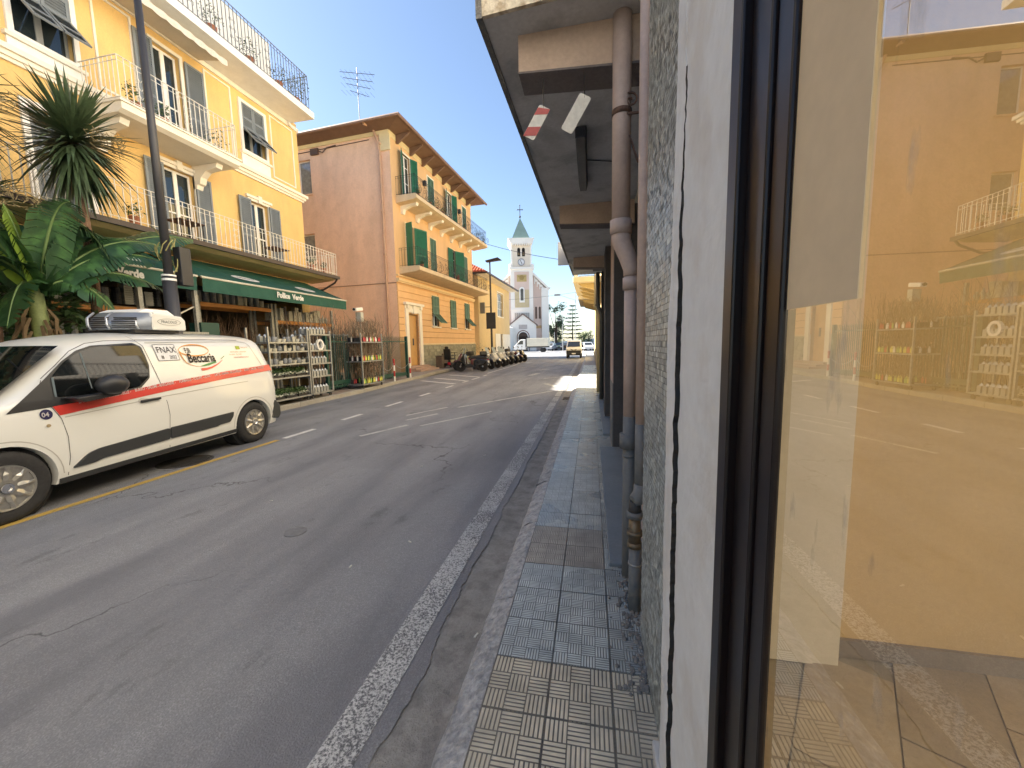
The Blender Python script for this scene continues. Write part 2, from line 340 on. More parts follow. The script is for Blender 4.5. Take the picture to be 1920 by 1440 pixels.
def strip(p, q, w, z=.004, b=None):
    b = b or MB(); p = Vector((*p, z)); q = Vector((*q, z)); d = (q-p).normalized(); s = Vector((-d.y, d.x, 0))*(w/2)
    return b.quad(p-s, p+s, q+s, q-s)
def strips(name, m, segs, w, z=.004):
    b = MB()
    for p, q in segs: strip(p, q, w, z, b)
    return b.build(name, m, kind='structure')
strips('edge_line', mt_edge, [((-.98,-6),(-.98,58))], .17)
strips('yellow_bay_line', mt_yellow, [((-5.37,-6),(-5.37,5.62))], .10)
for i, (p, q) in enumerate([((-5.36,5.75),(-5.34,6.5)), ((-5.36,7.4),(-5.34,8.1)), ((-5.33,9.2),(-5.31,10.05)), ((-5.3,11.2),(-5.28,11.95)), ((-5.3,13.4),(-5.28,14.15)),
                            ((-5.3,15.4),(-5.28,16.1)), ((-5.28,16.6),(-5.26,17.8)), ((-5.26,18.4),(-5.25,19.1)), ((-7.5,16.1),(-5.45,14.8)), ((-7.45,17.4),(-5.4,16.1)), ((-7.35,19.2),(-5.35,17.9)),
                            ((-5.5,20.1),(-5.4,26.7)), ((-5.4,26.7),(-5.8,34)), ((-5.8,34),(-6.6,37))]):
    strips('road_marking', mt_line, [(p, q)], .11 if i < 8 or i > 10 else .2)
for p, q, w in [((-3.33,9.2),(-1.25,12.6),.1), ((-4.16,8.04),(-3.6,9.2),.08), ((-3.9,7.5),(-3.5,8.3),.09), ((-4.06,6.06),(-3.63,7.05),.09), ((-3.33,7.0),(-2.3,8.7),.07),
                ((-2.05,16.9),(-.9,18.5),.1), ((-1.75,14.9),(-1.2,13.8),.22), ((-2.95,18.6),(-2.7,20.0),.28), ((-3.0,22.2),(-2.5,23.1),.3), ((-4.6,24.5),(-1.3,29),.12)]:
    strips('sun_streak_and_marking', mt_faint, [(p, q)], w)  # slanting streaks are sunlight painted as flat strips, among worn markings

# right pavement: concrete bed, kerb stones, ribbed tiles
bed = MB().box(-.46,.32,-3,60,-.04,.083); bed.build('pavement', M('pavement concrete', (.34,.33,.31), rough=.8, var=.15, scale=3, bump=.5), kind='structure')
pav = bpy.data.objects['pavement']
mt_kerb = M('rough blue grey kerb stone', (.38,.38,.37), rough=.5, var=.35, scale=14, fine=45, bump=2.2, bscale=38, space='world', rnd=.08, two=(.30,.305,.31))
kms = []
for v in range(4):
    b = MB(); nx, ny = 7, 40
    for j in range(ny+1):
        for i in range(nx+1):
            x = -.605 + .155*i/nx; yy = -.485 + .97*j/ny
            zz = [-.05,.035,.055,.065,.075,.085,.092,.097][i] + .016*noise.noise((x*14+v*9, yy*9, v)) + .012*noise.noise((x*40, yy*34+v*3, v*2))
            if i == nx: zz = .097
            b.v.append((x + (.012*noise.noise((yy*7, v, 0)) if i < 2 else 0), yy, zz))
    for j in range(ny):
        for i in range(nx): a = j*(nx+1)+i; b.f.append((a,a+1,a+nx+2,a+nx+1))
    kms.append(b.mesh('kerb_stone', mt_kerb, True))
for j in range(44): link('kerb_stone', kms[j%4], pav, loc=(0,-.35+j*.98,0))
tl = {}
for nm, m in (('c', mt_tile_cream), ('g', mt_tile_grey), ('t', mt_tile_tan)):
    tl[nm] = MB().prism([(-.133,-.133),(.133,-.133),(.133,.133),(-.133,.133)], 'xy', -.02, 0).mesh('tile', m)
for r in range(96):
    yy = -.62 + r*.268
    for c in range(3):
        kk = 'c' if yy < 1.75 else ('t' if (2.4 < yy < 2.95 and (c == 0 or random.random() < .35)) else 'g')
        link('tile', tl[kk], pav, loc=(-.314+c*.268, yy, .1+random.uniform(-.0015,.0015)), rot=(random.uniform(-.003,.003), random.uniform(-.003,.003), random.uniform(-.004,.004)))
gr = MB()
for i in range(9): gr.box(-.76+i*.018,-.75+i*.018,10.75,11.2,-.03,.006)
gr.box(-.78,-.76,10.72,11.23,-.05,.006).box(-.61,-.59,10.72,11.23,-.05,.006)
gr.build('gutter_grate', M('rusty cast iron', (.06,.045,.035), rough=.7, var=.3, scale=20), label='dark iron drain grate in the gutter beside the pavement', cat='drain grate')
# manhole half under the van
mh = MB(); mh.lathe([(.33,-.02),(.33,.007),(.30,.009),(.30,.004)], (-5.75,4.35,0), n=32)
for i in range(-7, 8):
    w = math.sqrt(max(0, .28**2-(i*.038)**2))
    if w > .03: mh.box(-5.75-w, -5.75+w, 4.35+i*.038-.011, 4.35+i*.038+.011, 0, .010)
mh.build('manhole_cover', M('worn cast iron', (.07,.065,.06), rough=.55, var=.25, scale=14, metal=.4), label='round ribbed iron manhole cover under the white van', cat='manhole cover')
m2 = MB().lathe([(.09,-.02),(.09,.006),(.07,.008)], (-2.53,2.75,0), n=20); m2.build('valve_cover', M('asphalt grey iron', (.15,.15,.155), rough=.6, var=.2, scale=15), label='small round iron valve cover set in the middle of the asphalt', cat='valve cover')

# left pavement along the nursery and the peach house
lp = MB(); kl = [(-7.95,-8),(-7.9,12),(-8.15,15),(-8.3,17.5),(-8.6,20),(-8.6,44)]
lp.add([(x,y,.115) for x,y in kl]+[(-24,y,.115) for x,y in kl]+[(x,y,-.03) for x,y in kl], [(i,i+1,7+i-0,6+i) for i in range(5)]+[(i,12+i,13+i,i+1) for i in range(5)])
lp.build('nursery_pavement', M('worn pavement stone', (.29,.265,.23), rough=.8, var=.18, scale=1.2, bump=.5, two=(.25,.19,.16)), kind='structure')
for (x0,y0),(x1,y1) in zip(kl, kl[1:]):
    L_ = math.hypot(x1-x0, y1-y0); m_ = max(1, int(L_/1.0))
    for i in range(m_):
        a = i/m_; b_ = (i+1)/m_
        if y0+(y1-y0)*a < 4.5: continue
        p = Vector((x0+(x1-x0)*a, y0+(y1-y0)*a, .05)); q = Vector((x0+(x1-x0)*b_, y0+(y1-y0)*b_, .05)); q = q-(q-p).normalized()*.008
        MB().beam(p+Vector((.06,0,0)), q+Vector((.06,0,0)), .16, .15).build('kerb_stone', M('pale kerb stone', (.33,.31,.27), rough=.8, var=.15, bump=.6, rnd=.1), bpy.data.objects['nursery_pavement'], bevel=.012)
# ================================================================== RIGHT SIDE: the building the camera stands against
def holed(b, x0, x1, z0, z1, holes, y=0, depth=.2, inv=False):
    """wall in the local xz plane facing -y, with real openings and reveals"""
    hs = [h for h in holes if h[0] < x1 and h[1] > x0]
    gx = sorted({x0, x1, *[max(x0,h[0]) for h in hs], *[min(x1,h[1]) for h in hs]}); gz = sorted({z0, z1, *[max(z0,h[2]) for h in hs], *[min(z1,h[3]) for h in hs]})
    for i in range(len(gx)-1):
        for j in range(len(gz)-1):
            cx, cz = (gx[i]+gx[i+1])/2, (gz[j]+gz[j+1])/2
            if any(h[0] < cx < h[1] and h[2] < cz < h[3] for h in hs): continue
            b.quad((gx[i],y,gz[j]),(gx[i+1],y,gz[j]),(gx[i+1],y,gz[j+1]),(gx[i],y,gz[j+1]))
    for h in hs:
        a, c, e, f = h[:4]; d = y+depth
        b.quad((a,y,e),(c,y,e),(c,d,e),(a,d,e)).quad((a,y,f),(a,d,f),(c,d,f),(c,y,f)).quad((a,y,e),(a,d,e),(a,d,f),(a,y,f)).quad((c,y,e),(c,y,f),(c,d,f),(c,d,e))
    return b

mt_plaster_w = M('cracked white painted pillar', (.68,.72,.74), rough=.7, var=.06, scale=3, fine=25, bump=.35, bscale=30, two=(.62,.635,.63))
mt_pink = M('dusty pink plaster', (.42,.33,.29), rough=.8, var=.14, scale=1.6, bump=.6, bscale=40)
mt_grey_paint = M('grey dado paint', (.15,.16,.165), rough=.6, var=.12, scale=6, bump=.3)
mt_soffit = M('stained grey soffit', (.50,.50,.50), rough=.9, var=.14, scale=2.2, bump=.4, bscale=30, two=(.38,.38,.38))
nb = thing('corner_shop_building', 'pink and white building at the right edge with mosaic pier and overhanging slab', 'building', (0.25,0,0))
# local x: into the building, y: along the street (world y), z up.  Upper storeys
up = MB()
up.box(.06,3,2.5,10.9,3.56,13.2).box(.06,3,-16,2.5,3.56,8.0)  # unseen storeys; near part kept low for courtyard sun, pale for bounce
up.build('upper_wall', M('pale warm render', (.78,.73,.65), rough=.85, var=.08, scale=.8, bump=.2), nb)
for k in range(9):
    for z in (4.6, 8.0):
        yy = -14+k*2.75
        f = MB().box(.02,.05,yy,yy+1.0,z,z+2.2).build('window', mt_white, nb); MB().box(.0,.018,yy+.08,yy+.92,z+.1,z+2.1).build('pane', mt_glass, f)
# back-of-niche wall with door recesses, from y 1.9 to 10.9
w = MB(); w.quad((.55,1.9,.0),(.55,5.4,.0),(.55,5.4,3.4),(.55,1.9,3.4)); w.quad((.0,1.9,0),(.55,1.9,0),(.55,1.9,3.4),(0,1.9,3.4))
w.build('niche_wall', M('rough unfinished plaster', (.24,.215,.19), rough=.9, var=.25, scale=7, bump=1.2, bscale=35), nb)
MB().box(.12,.5,2.62,2.9,.08,3.4).build('door_jamb', mt_pink, nb, bevel=.01)
MB().box(.40,.50,3.1,5.2,.1,2.6).build('shop_door', M('dark brown door', (.02,.017,.015), rough=.4, var=.1), nb)
# dark pier and the following wall, street face pink above and grey below
pr = MB().box(.055,.62,5.45,6.15,.09,3.38); pr.build('pier', M('dark charcoal render', (.085,.078,.076), rough=.85, var=.15, scale=4, bump=.4), nb)
MB().box(.045,.055,5.46,6.14,1.02,3.37).build('pier_face', mt_pink, nb); MB().box(.043,.0551,5.46,6.14,.09,1.015).build('dado', mt_grey_paint, nb)
MB().box(.42,.62,6.16,7.7,.09,3.38).build('shutter_recess', M('dark rolling shutter', (.05,.05,.05), rough=.5, var=.15), nb)
for y0 in (7.7, 10.2):
    MB().box(.02,.62,y0,y0+.7,.09,3.38).build('pier', bpy.data.materials['dark charcoal render'], nb)
MB().box(.35,.62,8.41,10.19,.09,3.38).build('shutter_recess', bpy.data.materials['dark rolling shutter'], nb)
MB().box(-.13,.4,2.5,5.44,.07,.125).build('doorstep', M('grey stone doorstep', (.17,.19,.2), rough=.5, var=.15, bump=.3), nb, bevel=.006)
MB().box(-.06,.4,6.2,10.8,.07,.125).build('doorstep', bpy.data.materials['grey stone doorstep'], nb, bevel=.006)
# mosaic pier: individual glass tesserae in staggered grey greens (one joined part, thousands of pieces)
mt_mos = M('grey green glass mosaic', (.34,.38,.37), rough=.3, var=.12, scale=30, fine=70, spec=.6)
N, L, bs = nodes(mt_mos)
if True:
    at = N.new('ShaderNodeAttribute'); at.attribute_name = 'shade'; sc = N.new('ShaderNodeVectorMath'); sc.operation = 'SCALE'
    old = bs.inputs['Base Color'].links[0].from_socket; L.new(old, sc.inputs[0]); L.new(at.outputs['Fac'], sc.inputs['Scale']); L.new(sc.outputs[0], bs.inputs['Base Color'])
mb = MB(); shade = []; st = .021; rng = random.Random(3)
zz = .085
while zz < 3.35:
    yy = 1.275
    while yy < 1.895:
        t1 = rng.uniform(-.0011,.0011); t2 = rng.uniform(-.0011,.0011); x = -.0015
        y1 = min(yy+st-.0018, 1.9); mb.v += [(x+t1,yy,zz),(x+t2,y1,zz),(x-t1,y1,zz+st-.0018),(x-t2,yy,zz+st-.0018)]
        k = len(mb.v)-4; mb.f.append((k,k+3,k+2,k+1)); shade.append(rng.choice((.7,.85,.95,1,1,1.05,1.15,1.3,1.5)))
        yy += st
    zz += st
mo = mb.build('mosaic_facing', mt_mos, nb, kind='stuff')
at_ = mo.data.attributes.new('shade', 'FLOAT', 'FACE')
for i, s_ in enumerate(shade): at_.data[i].value = s_
MB().box(.0015,.2,1.271,1.899,.08,3.4).build('pier_core', M('grey mosaic grout', (.22,.24,.23), rough=.9), nb)
# white pillar with the crack along its edge strip
pl = MB(); rows = 260; cols = [0,.03,.07,.108,.110,.116,.118,.2,.3,.42,.53]
for j in range(rows+1):
    z = .09 + 3.3*j/rows
    cx = .016*noise.noise((z*3,0,0)) + .016*noise.noise((z*13,4,0)) + .012*noise.noise((z*40,1,0)); op_ = max(0, min(1, (2.15-z)/.5))
    for i, c in enumerate(cols):
        y = 1.27-c; x = -.004 + .003*noise.noise((y*9, z*6, 1)) + .0015*noise.noise((y*30, z*30, 2))
        if i <= 3: x -= .010*op_+.002
        if i in (3,4): y -= cx
        if i in (5,6): y -= cx*.85+.007*noise.noise((z*31,9,0))-.003*min(1,max(0,(z-1.0)))
        if i in (4,5): x += .014*op_*(.6+.8*abs(noise.noise((z*5,2,2))))
        pl.v.append((x,y,z))
k = len(cols)
for j in range(rows):
    for i in range(k-1): a = j*k+i; pl.f.append((a,a+1,a+k+1,a+k))
pw = pl.build('white_pillar', mt_plaster_w, nb); pw.data.materials.append(M('crack shade black', (.02,.018,.016), var=0))
for i_, f_ in enumerate(pw.data.polygons):
    j_, q_ = divmod(i_, k-1)
    if q_ in (3,4,5) and j_ < 175: f_.material_index = 1  # gap faces coloured near-black for the shade inside the crack
MB().box(.012,.05,.742,1.268,.09,3.4).build('pillar_core', M('crack shade black', (.03,.03,.028), var=0), nb)
MB().box(-.03,.0,1.2,1.34,.08,.14).build('marble_foot', M('chipped white marble', (.55,.54,.5), rough=.5, bump=.5), nb, bevel=.006)
# slab over the pavement, with end beam faces
sb = MB(); P = [(-.86,2.28),(.3,2.20),(.3,10.8),(-.72,10.8)]
sb.prism(P, 'xy', 3.40, 3.56); sb.build('balcony_slab', mt_soffit, nb)
MB().prism([(-.865,2.255),(.3,2.17),(.3,2.195),(-.865,2.279)], 'xy', 3.40, 3.72).build('slab_end_fascia', M('peeling cream paint', (.62,.55,.42), rough=.8, var=.2, scale=9, bump=.6, two=(.38,.30,.2)), nb)
MB().prism([(-.875,2.25),(-.84,2.25),(-.70,10.85),(-.735,10.85)], 'xy', 3.39, 3.72).build('slab_edge', M('weathered grey edge', (.17,.165,.155), rough=.9, var=.25, scale=6, bump=1), nb)
mt_beam = M('flaking peach beam', (.50,.38,.29), rough=.85, var=.12, scale=4, bump=.4)
for y0, xa, zb in ((2.43,-.67,3.2), (5.35,-.66,3.17), (8.6,-.62,3.2)):
    MB().prism([(xa,3.41),(.3,3.41),(.3,zb-.06),(xa,zb)], 'xz', y0, y0+.20).build('beam', mt_beam, nb)
    MB().prism([(xa-.0,zb-.001),(.3,zb-.061),(.3,zb-.075),(xa,zb-.012)], 'xz', y0-.004, y0+.204).build('beam_underside', M('painted beam shade', (.15,.13,.125), rough=.9, var=.2, bump=.6), nb)  # dark strip paints the shade on the underside of the beam
rl = MB()
for i in range(60):
    y = 2.4+i*.14; xx = -.84+.12*(y-2.28)/8.5; rl.tube([(xx,y,3.72),(xx,y,4.6)], .008, 5)
for z in (3.8,4.6): rl.tube([(-.84,2.4,z),(-.72,10.7,z)], .012, 6)
rl.build('slab_railing', mt_iron, nb)
# --- shopfront: dark frame, glass pane
mt_frame = M('dark brown window frame', (.010,.006,.006), rough=.32, var=.1, scale=5, spec=.35, coat=0)
sf = thing('shop_window', 'large shop window with dark brown metal frame reflecting the street', 'shop window', (0.25,0,0))
b = MB()
for (y0,y1,x0,x1) in ((.70,.745,-.024,.0),(.635,.698,-.010,.0),(.610,.633,-.017,.0),(.562,.608,-.011,.0)): b.box(x0,x1,y0,y1,.1,3.1)
b.build('frame', mt_frame, sf, bevel=.004)
MB().box(-.02,.0,-5,.561,3.0,3.1).build('frame_head', mt_frame, sf); MB().box(-.03,.0,-5,.561,.10,.22).build('frame_sill', mt_frame, sf)
for yy in (-2.0,-4.2): MB().box(-.02,.0,yy,yy+.1,.22,3.0).build('mullion', mt_frame, sf)
mg = bpy.data.materials.new('reflective shop glass'); mg.use_nodes = True; N = mg.node_tree.nodes; L = mg.node_tree.links; N.clear()
out = N.new('ShaderNodeOutputMaterial'); gl = N.new('ShaderNodeBsdfGlossy'); gl.inputs['Roughness'].default_value = .0; gl.inputs['Color'].default_value = (.95,.93,.88,1)
tr = N.new('ShaderNodeBsdfTransparent'); tr.inputs['Color'].default_value = (1,.93,.78,1)
ms = N.new('ShaderNodeMixShader'); fr = N.new('ShaderNodeFresnel'); fr.inputs['IOR'].default_value = 1.5
mr = N.new('ShaderNodeMapRange'); mr.inputs['To Min'].default_value = .27; mr.inputs['To Max'].default_value = 1; L.new(fr.outputs[0], mr.inputs['Value']); L.new(mr.outputs[0], ms.inputs[0])
# grime smears on the glass
pos = N.new('ShaderNodeNewGeometry').outputs['Position']; mp = N.new('ShaderNodeMapping'); mp.inputs['Rotation'].default_value = (R_(35),0,0); mp.inputs['Scale'].default_value = (1,14,4); L.new(pos, mp.inputs['Vector'])
ns = N.new('ShaderNodeTexNoise'); ns.inputs['Scale'].default_value = 2.2; ns.inputs['Detail'].default_value = 8; L.new(mp.outputs[0], ns.inputs['Vector'])
q = N.new('ShaderNodeMapRange'); q.inputs['From Min'].default_value = .63; q.inputs['From Max'].default_value = .72; q.inputs['To Max'].default_value = .35; L.new(ns.outputs['Fac'], q.inputs['Value'])
df = N.new('ShaderNodeBsdfDiffuse'); df.inputs['Color'].default_value = (.55,.5,.42,1)
m4 = N.new('ShaderNodeMixShader'); L.new(q.outputs[0], m4.inputs[0])
L.new(tr.outputs[0], ms.inputs[1]); L.new(gl.outputs[0], ms.inputs[2]); L.new(ms.outputs[0], m4.inputs[1]); L.new(df.outputs[0], m4.inputs[2]); L.new(m4.outputs[0], out.inputs[0])
MB().quad((-.001,-1.9,.22),(-.001,.60,.22),(-.001,.60,3.0),(-.001,-1.9,3.0)).build('pane', mg, sf)
for o_ in sf.children:
    if o_.name.startswith('pane') and o_.data.polygons[0].normal.x > 0: o_.data.flip_normals()
# sheet of paper taped on the outside of the pane
MB().box(.2465,.2478,.428,.5615,1.635,2.6).build('notice_sheet', M('sun bleached paper', (.62,.51,.34), rough=.8, var=.06, scale=6), label='sun bleached paper sheet stuck on the upper shop window beside the frame', cat='paper sheet')
# --- interior
mt_in = M('ochre interior wall', (.56,.385,.165), rough=.8, var=.06, scale=1.5, bump=.1)
rm = thing('shop_interior', 'empty ochre shop room with tiled floor seen behind the window', 'room', (0.25,0,0))
MB().box(.055,2.9,1.95,2.15,.1,3.35).build('partition_wall', mt_in, rm)
MB().box(.06,.856,1.87,1.949,.1,3.35).box(.06,.75,1.862,1.869,.1,3.35).build('corner_pilaster', M('cream interior plaster', (.66,.57,.44), rough=.8, var=.05), rm)
MB().box(.857,2.9,1.93,1.949,.1,.185).build('skirting', M('grey brown skirting tile', (.24,.19,.14), rough=.5, var=.15), rm)
MB().box(2.9,3.05,-8,-7.0,.1,3.35).build('back_wall', mt_in, rm); MB().box(2.9,3.05,1.4,2.15,.1,3.35).build('back_wall', mt_in, rm); MB().box(.06,3.05,-8,-7.8,.1,3.35).build('end_wall', mt_in, rm)  # wide gap in the unseen rear wall added to let daylight in
MB().box(.06,3.05,-7.8,2.15,3.36,3.4).build('ceiling', M('white ceiling', (.8,.78,.72), var=.03), rm)
fl = MB().box(.06,9,-7.8,1.94,.05,.094).build('floor_bed', M('floor grout', (.30,.25,.18), rough=.8), rm)
ft = MB().box(-.148,.148,-.298,.298,0,.006).mesh('floor_tile', M('beige floor tile', (.36,.28,.185), rough=.3, var=.12, scale=5, rnd=.12))
for i in range(-10, 14):
    for j in range(-12, 6):
        a = R_(-30); u = i*.302; v = j*.604+(i%2)*.302
        x = 1.5+u*math.cos(a)-v*math.sin(a); y = .5+u*math.sin(a)+v*math.cos(a)
        if .25 < x < 4.5 and -5 < y < 2.0: link('floor_tile', ft, rm, loc=(x,y,.094), rot=(0,0,a))
cy = thing('courtyard_reflector', 'unseen cream wall block added behind the shop to bounce sun inside', 'house', (11,-12,0)); MB().box(0,6,0,16,0,14).build('wall', mt_white, cy)  # added out of view as a sunlit reflector for the shop room
# --- drain pipes
mt_pp = M('pinkish drain pipe paint', (.46,.365,.32), rough=.55, var=.10, scale=8, bump=.15)
def pipe_obj(label, segs):
    t = thing('drain_pipe', label, 'drain pipe', segs[0][1][0])
    for nm, pts, r, m in segs:
        o = Vector(t.location); MB().tube([Vector(p)-o for p in pts], r, 20).build(nm, m, t, smooth=False) if not isinstance(r, list) else MB().tube([Vector(p)-o for p in pts], r, 20).build(nm, m, t)
    for c in t.children:
        for p in c.data.polygons: p.use_smooth = len(p.vertices) == 4
    return t
mt_brass = M('dull brown brass fitting', (.20,.16,.11), rough=.5, var=.2, metal=.5)
x1, x1b, Y1 = .172, .232, 2.42
d1 = pipe_obj('thick pink drain pipe with a bend, left of the two on the shop wall', [
    ('upper_pipe', [(x1,Y1,3.42),(x1,Y1,2.28)], .052, mt_pp), ('collar', [(x1,Y1,2.30),(x1,Y1,2.22)], .062, mt_pp),
    ('elbow', [(x1,Y1,2.24),(x1+.004,Y1,2.18),(x1b-.02,Y1,2.09),(x1b,Y1,2.02),(x1b,Y1,1.98)], [.056,.055,.05,.045,.043], mt_pp),
    ('lower_pipe', [(x1b,Y1,2.0),(x1b,Y1,1.14)], .038, mt_pp), ('collar', [(x1b,Y1,1.97),(x1b,Y1,1.90)], .047, mt_pp),
    ('foot_pipe', [(x1b,Y1,1.139),(x1b,Y1,.09)], .0385, mt_grey_paint), ('coupling', [(x1b-.006,Y1,1.03),(x1b-.006,Y1,.94)], .052, mt_grey_paint), ('clamp', [(x1b,Y1,.90),(x1b,Y1,.885)], .042, mt_grey_paint),
    ('clamp', [(x1,Y1,2.90),(x1,Y1,2.87)], .056, M('rusty clamp', (.12,.07,.05), rough=.8, var=.3, scale=30))])
x2, Y2 = .262, 2.1
d2 = pipe_obj('thin pink drain pipe with grey and brass fittings beside the mosaic pier', [
    ('upper_pipe', [(x2,Y2,3.42),(x2,Y2,1.16)], .031, mt_pp), ('grey_pipe', [(x2,Y2,1.159),(x2,Y2,.80)], .0315, mt_grey_paint),
    ('elbow', [(x2,Y2,.83),(x2,Y2,.78),(x2-.015,Y2,.745),(x2-.04,Y2-.01,.735)], [.034,.038,.040,.032], mt_grey_paint),
    ('fitting', [(x2-.028,Y2,.73),(x2-.028,Y2,.66)], [.028,.036], M('dark rubber joint', (.04,.04,.04))), ('nut', [(x2-.028,Y2,.675),(x2-.028,Y2,.64)], .043, mt_grey_paint),
    ('fitting', [(x2-.028,Y2,.64),(x2-.028,Y2,.5)], [.03,.034], mt_brass), ('nut', [(x2-.028,Y2,.565),(x2-.028,Y2,.54)], .042, mt_brass), ('nut', [(x2-.028,Y2,.50),(x2-.028,Y2,.47)], .038, mt_brass),
    ('foot_pipe', [(x2-.024,Y2,.475),(x2-.024,Y2,.09)], .0335, mt_grey_paint), ('clamp', [(x2-.024,Y2,.38),(x2-.024,Y2,.37)], .037, mt_steel)])
br = MB(); 
for k in range(40):
    a = k*.25; r = .004+k*.0011; br_p = (x2-.045+r*math.cos(a), 2.38, 2.93+r*math.sin(a))
    if k: br.beam(prev_, br_p, .008)
    prev_ = br_p
br.beam((x1,2.38,2.86),(x2+.2,2.38,2.86),.012); br.beam((x1+.04,2.39,2.75),(x2,2.39,2.60),.01)
br.build('scroll_bracket', M('rusty clamp', (.1,.06,.05)), label='rusty scrolled iron bracket between the two pink drain pipes', cat='bracket')
# rubble at the pipe foot
rb = MB(); rng = random.Random(5)
for k in range(260):
    a = rng.uniform(0,1); x = .25-abs(rng.gauss(0,.05)); y = rng.uniform(1.55,2.7); r = rng.uniform(.004,.016)
    rb.ball((x,y,.1+r*.2), r, 5, 4, (1,1.2,.6))
rb.build('mortar_crumbs', M('mortar crumbs', (.19,.18,.165), rough=.95, var=.3, bump=.5), kind='stuff')
# ground cables in the niche
cb = MB()
for k, (x, y) in enumerate([(.30,2.3),(.33,2.35),(.35,2.45)]):
    cb.tube([(x,y,3.4),(x+.01*math.sin(k),y,2.6),(x-.01,y+.02,1.8),(x,y,1.2)], .006, 6)
cb.build('wall_cables', mt_iron, label='black cables running down the niche behind the drain pipes', cat='cable')
# hanging plates under the beam
def plate(name, label, c, w, h, ang, m, strips_=None):
    t = thing(name, label, 'hanging sign', c)
    a = R_(ang); ax = Vector((math.cos(a),0,math.sin(a))); az = Vector((-math.sin(a),0,math.cos(a)))
    b = MB(); pts = []
    for (cx, cz, s0) in ((w/2-.012,h/2-.012,0),(-w/2+.012,h/2-.012,90),(-w/2+.012,-h/2+.012,180),(w/2-.012,-h/2+.012,270)):
        for k in range(4): q_ = R_(s0+k*30); pts.append((cx+.012*math.cos(q_), cz+.012*math.sin(q_)))
    P3 = lambda p, y: tuple(ax*p[0]+az*p[1]+Vector((0,y,0)))
    n = len(pts); b.add([P3(p,-.002) for p in pts]+[P3(p,.002) for p in pts], [tuple(range(n)), tuple(range(n,2*n))]+[(i,(i+1)%n,(i+1)%n+n,i+n) for i in range(n)])
    b.build('plate', m, t)
    if strips_:
        b = MB()
        for lo, hi in strips_: b.add([P3((-w/2,lo),-.0035),P3((w/2,lo+w*.5),-.0035),P3((w/2,min(h/2,hi+w*.5)),-.0035),P3((-w/2,hi),-.0035)], [(0,1,2,3)])
        b.build('stripe', M('faded red paint', (.42,.09,.08), rough=.6), t)
    top = az*(h/2-.015)
    MB().tube([top, (top.x, 0, 3.14-c[2])], .003, 4).build('wire', mt_iron, t)
    return t
def at_(px, py, y):    # a point of the scene on the vertical plane y
    r = cam.matrix_world.to_3x3() @ Vector((px-960, -(py-720), -720)); return Vector((0,0,1.6)) + r*(y/r.y)
plate('hanging_plate', 'small red and white striped plate hanging by a wire under the slab', (-.315,2.42,2.90), .072, .19, -32, M('chalky white plate', (.62,.60,.54), rough=.6, var=.1, scale=20), [(-.10,-.045),(.03,.075)])
plate('hanging_plate', 'plain white rectangular plate hanging tilted by a wire under the slab', (-.085,2.42,2.92), .075, .215, -32, M('chalky white plate', (.62,.60,.54)))
lt = thing('tube_lamp', 'dusty unlit fluorescent tube fitting fixed under the grey slab', 'lamp', (-.085,4.1,3.36))
MB().prism([(-.05,.035),(.05,.035),(.035,-.04),(-.035,-.04)], 'xz', -.6, .6).build('housing', M('dirty lamp housing', (.10,.10,.10), rough=.6, var=.2), lt)
MB().box(-.045,.045,-.62,-.6,-.045,.035).build('end_cap', M('blue grey cap', (.05,.06,.08)), lt); MB().tube([(.05,0,.03),(.33,.1,.03)], .005, 5).build('cable', mt_iron, lt)
sg = thing('blank_sign', 'white blank rounded sign panel sticking out from the slab edge', 'sign', (-.74,9.1,3.37))
MB().box(-.0,.30,-.012,.012,-.02,.50).build('panel', M('white sign enamel', (.66,.62,.58), rough=.4, var=.05), sg, bevel=.01)
MB().box(.05,.1,-.02,.02,.5,.56).build('bracket', mt_iron, sg)
fl_ = thing('flood_light', 'small black floodlight under the far end of the grey slab', 'lamp', (.20,8.9,3.25)); MB().box(-.16,.16,-.1,.1,-.1,.1).build('housing', mt_iron, fl_, bevel=.02); MB().beam((0,0,.1),(0,0,.2),.03).build('bracket', mt_iron, fl_)

# ================================================================== next building on the right: yellow, sunlit, with balconies
mt_by = M('warm yellow sunlit render', (.62,.47,.22), rough=.85, var=.08, scale=1.0, bump=.3)
yb = thing('yellow_balcony_house', 'yellow house beyond the grey slab with stacked balconies over the pavement', 'house', (.32,11.0,0))
h = MB().box(.02,10,.0,29,0,3.7).box(.02,10,0,29,3.7,9.5); h = MB().box(.02,10,0,29,0,9.5); h.build('wall', mt_by, yb)
for y0, y1 in ((2.6,6.6),(8.0,12.2)):
    MB().box(-.92,.02,y0,y1,3.62,3.80).build('balcony_slab', M('cream balcony concrete', (.60,.52,.36), rough=.8, var=.1), yb, bevel=.01)
    for k in range(4): MB().prism([(-.75,3.62),(.02,3.62),(.02,3.32),(-.6,3.5)], 'xz', y0+.3+k*1.1, y0+.5+k*1.1).build('bracket', mt_by, yb)
    t = MB(); n = int((y1-y0)/.12)
    for k in range(n+1): t.tube([(-.88,y0+k*.12,3.8),(-.96,y0+k*.12,4.1),(-.88,y0+k*.12,4.7)], .009, 5)
    for k in range(8): t.tube([(-.88+k*.12,y0,3.8),(-.88+k*.12,y0,4.7)], .009, 5)
    for z in (3.95,4.7): t.tube([(0,y0,z),(-.88,y0,z),(-.88,y1,z)], .014, 5)
    t.build('railing', M('pale blue grey iron', (.30,.33,.36)), yb)
for y0 in (3.2,7,11,16): MB().box(-.0,.03,y0,y0+1,.2,2.6).build('door', M('brown wooden door', (.10,.06,.035), rough=.5, var=.2), yb)
MB().box(-.012,.018,.1,28.9,0,1.0).build('plinth', M('ochre plinth', (.45,.36,.20), var=.15), yb)
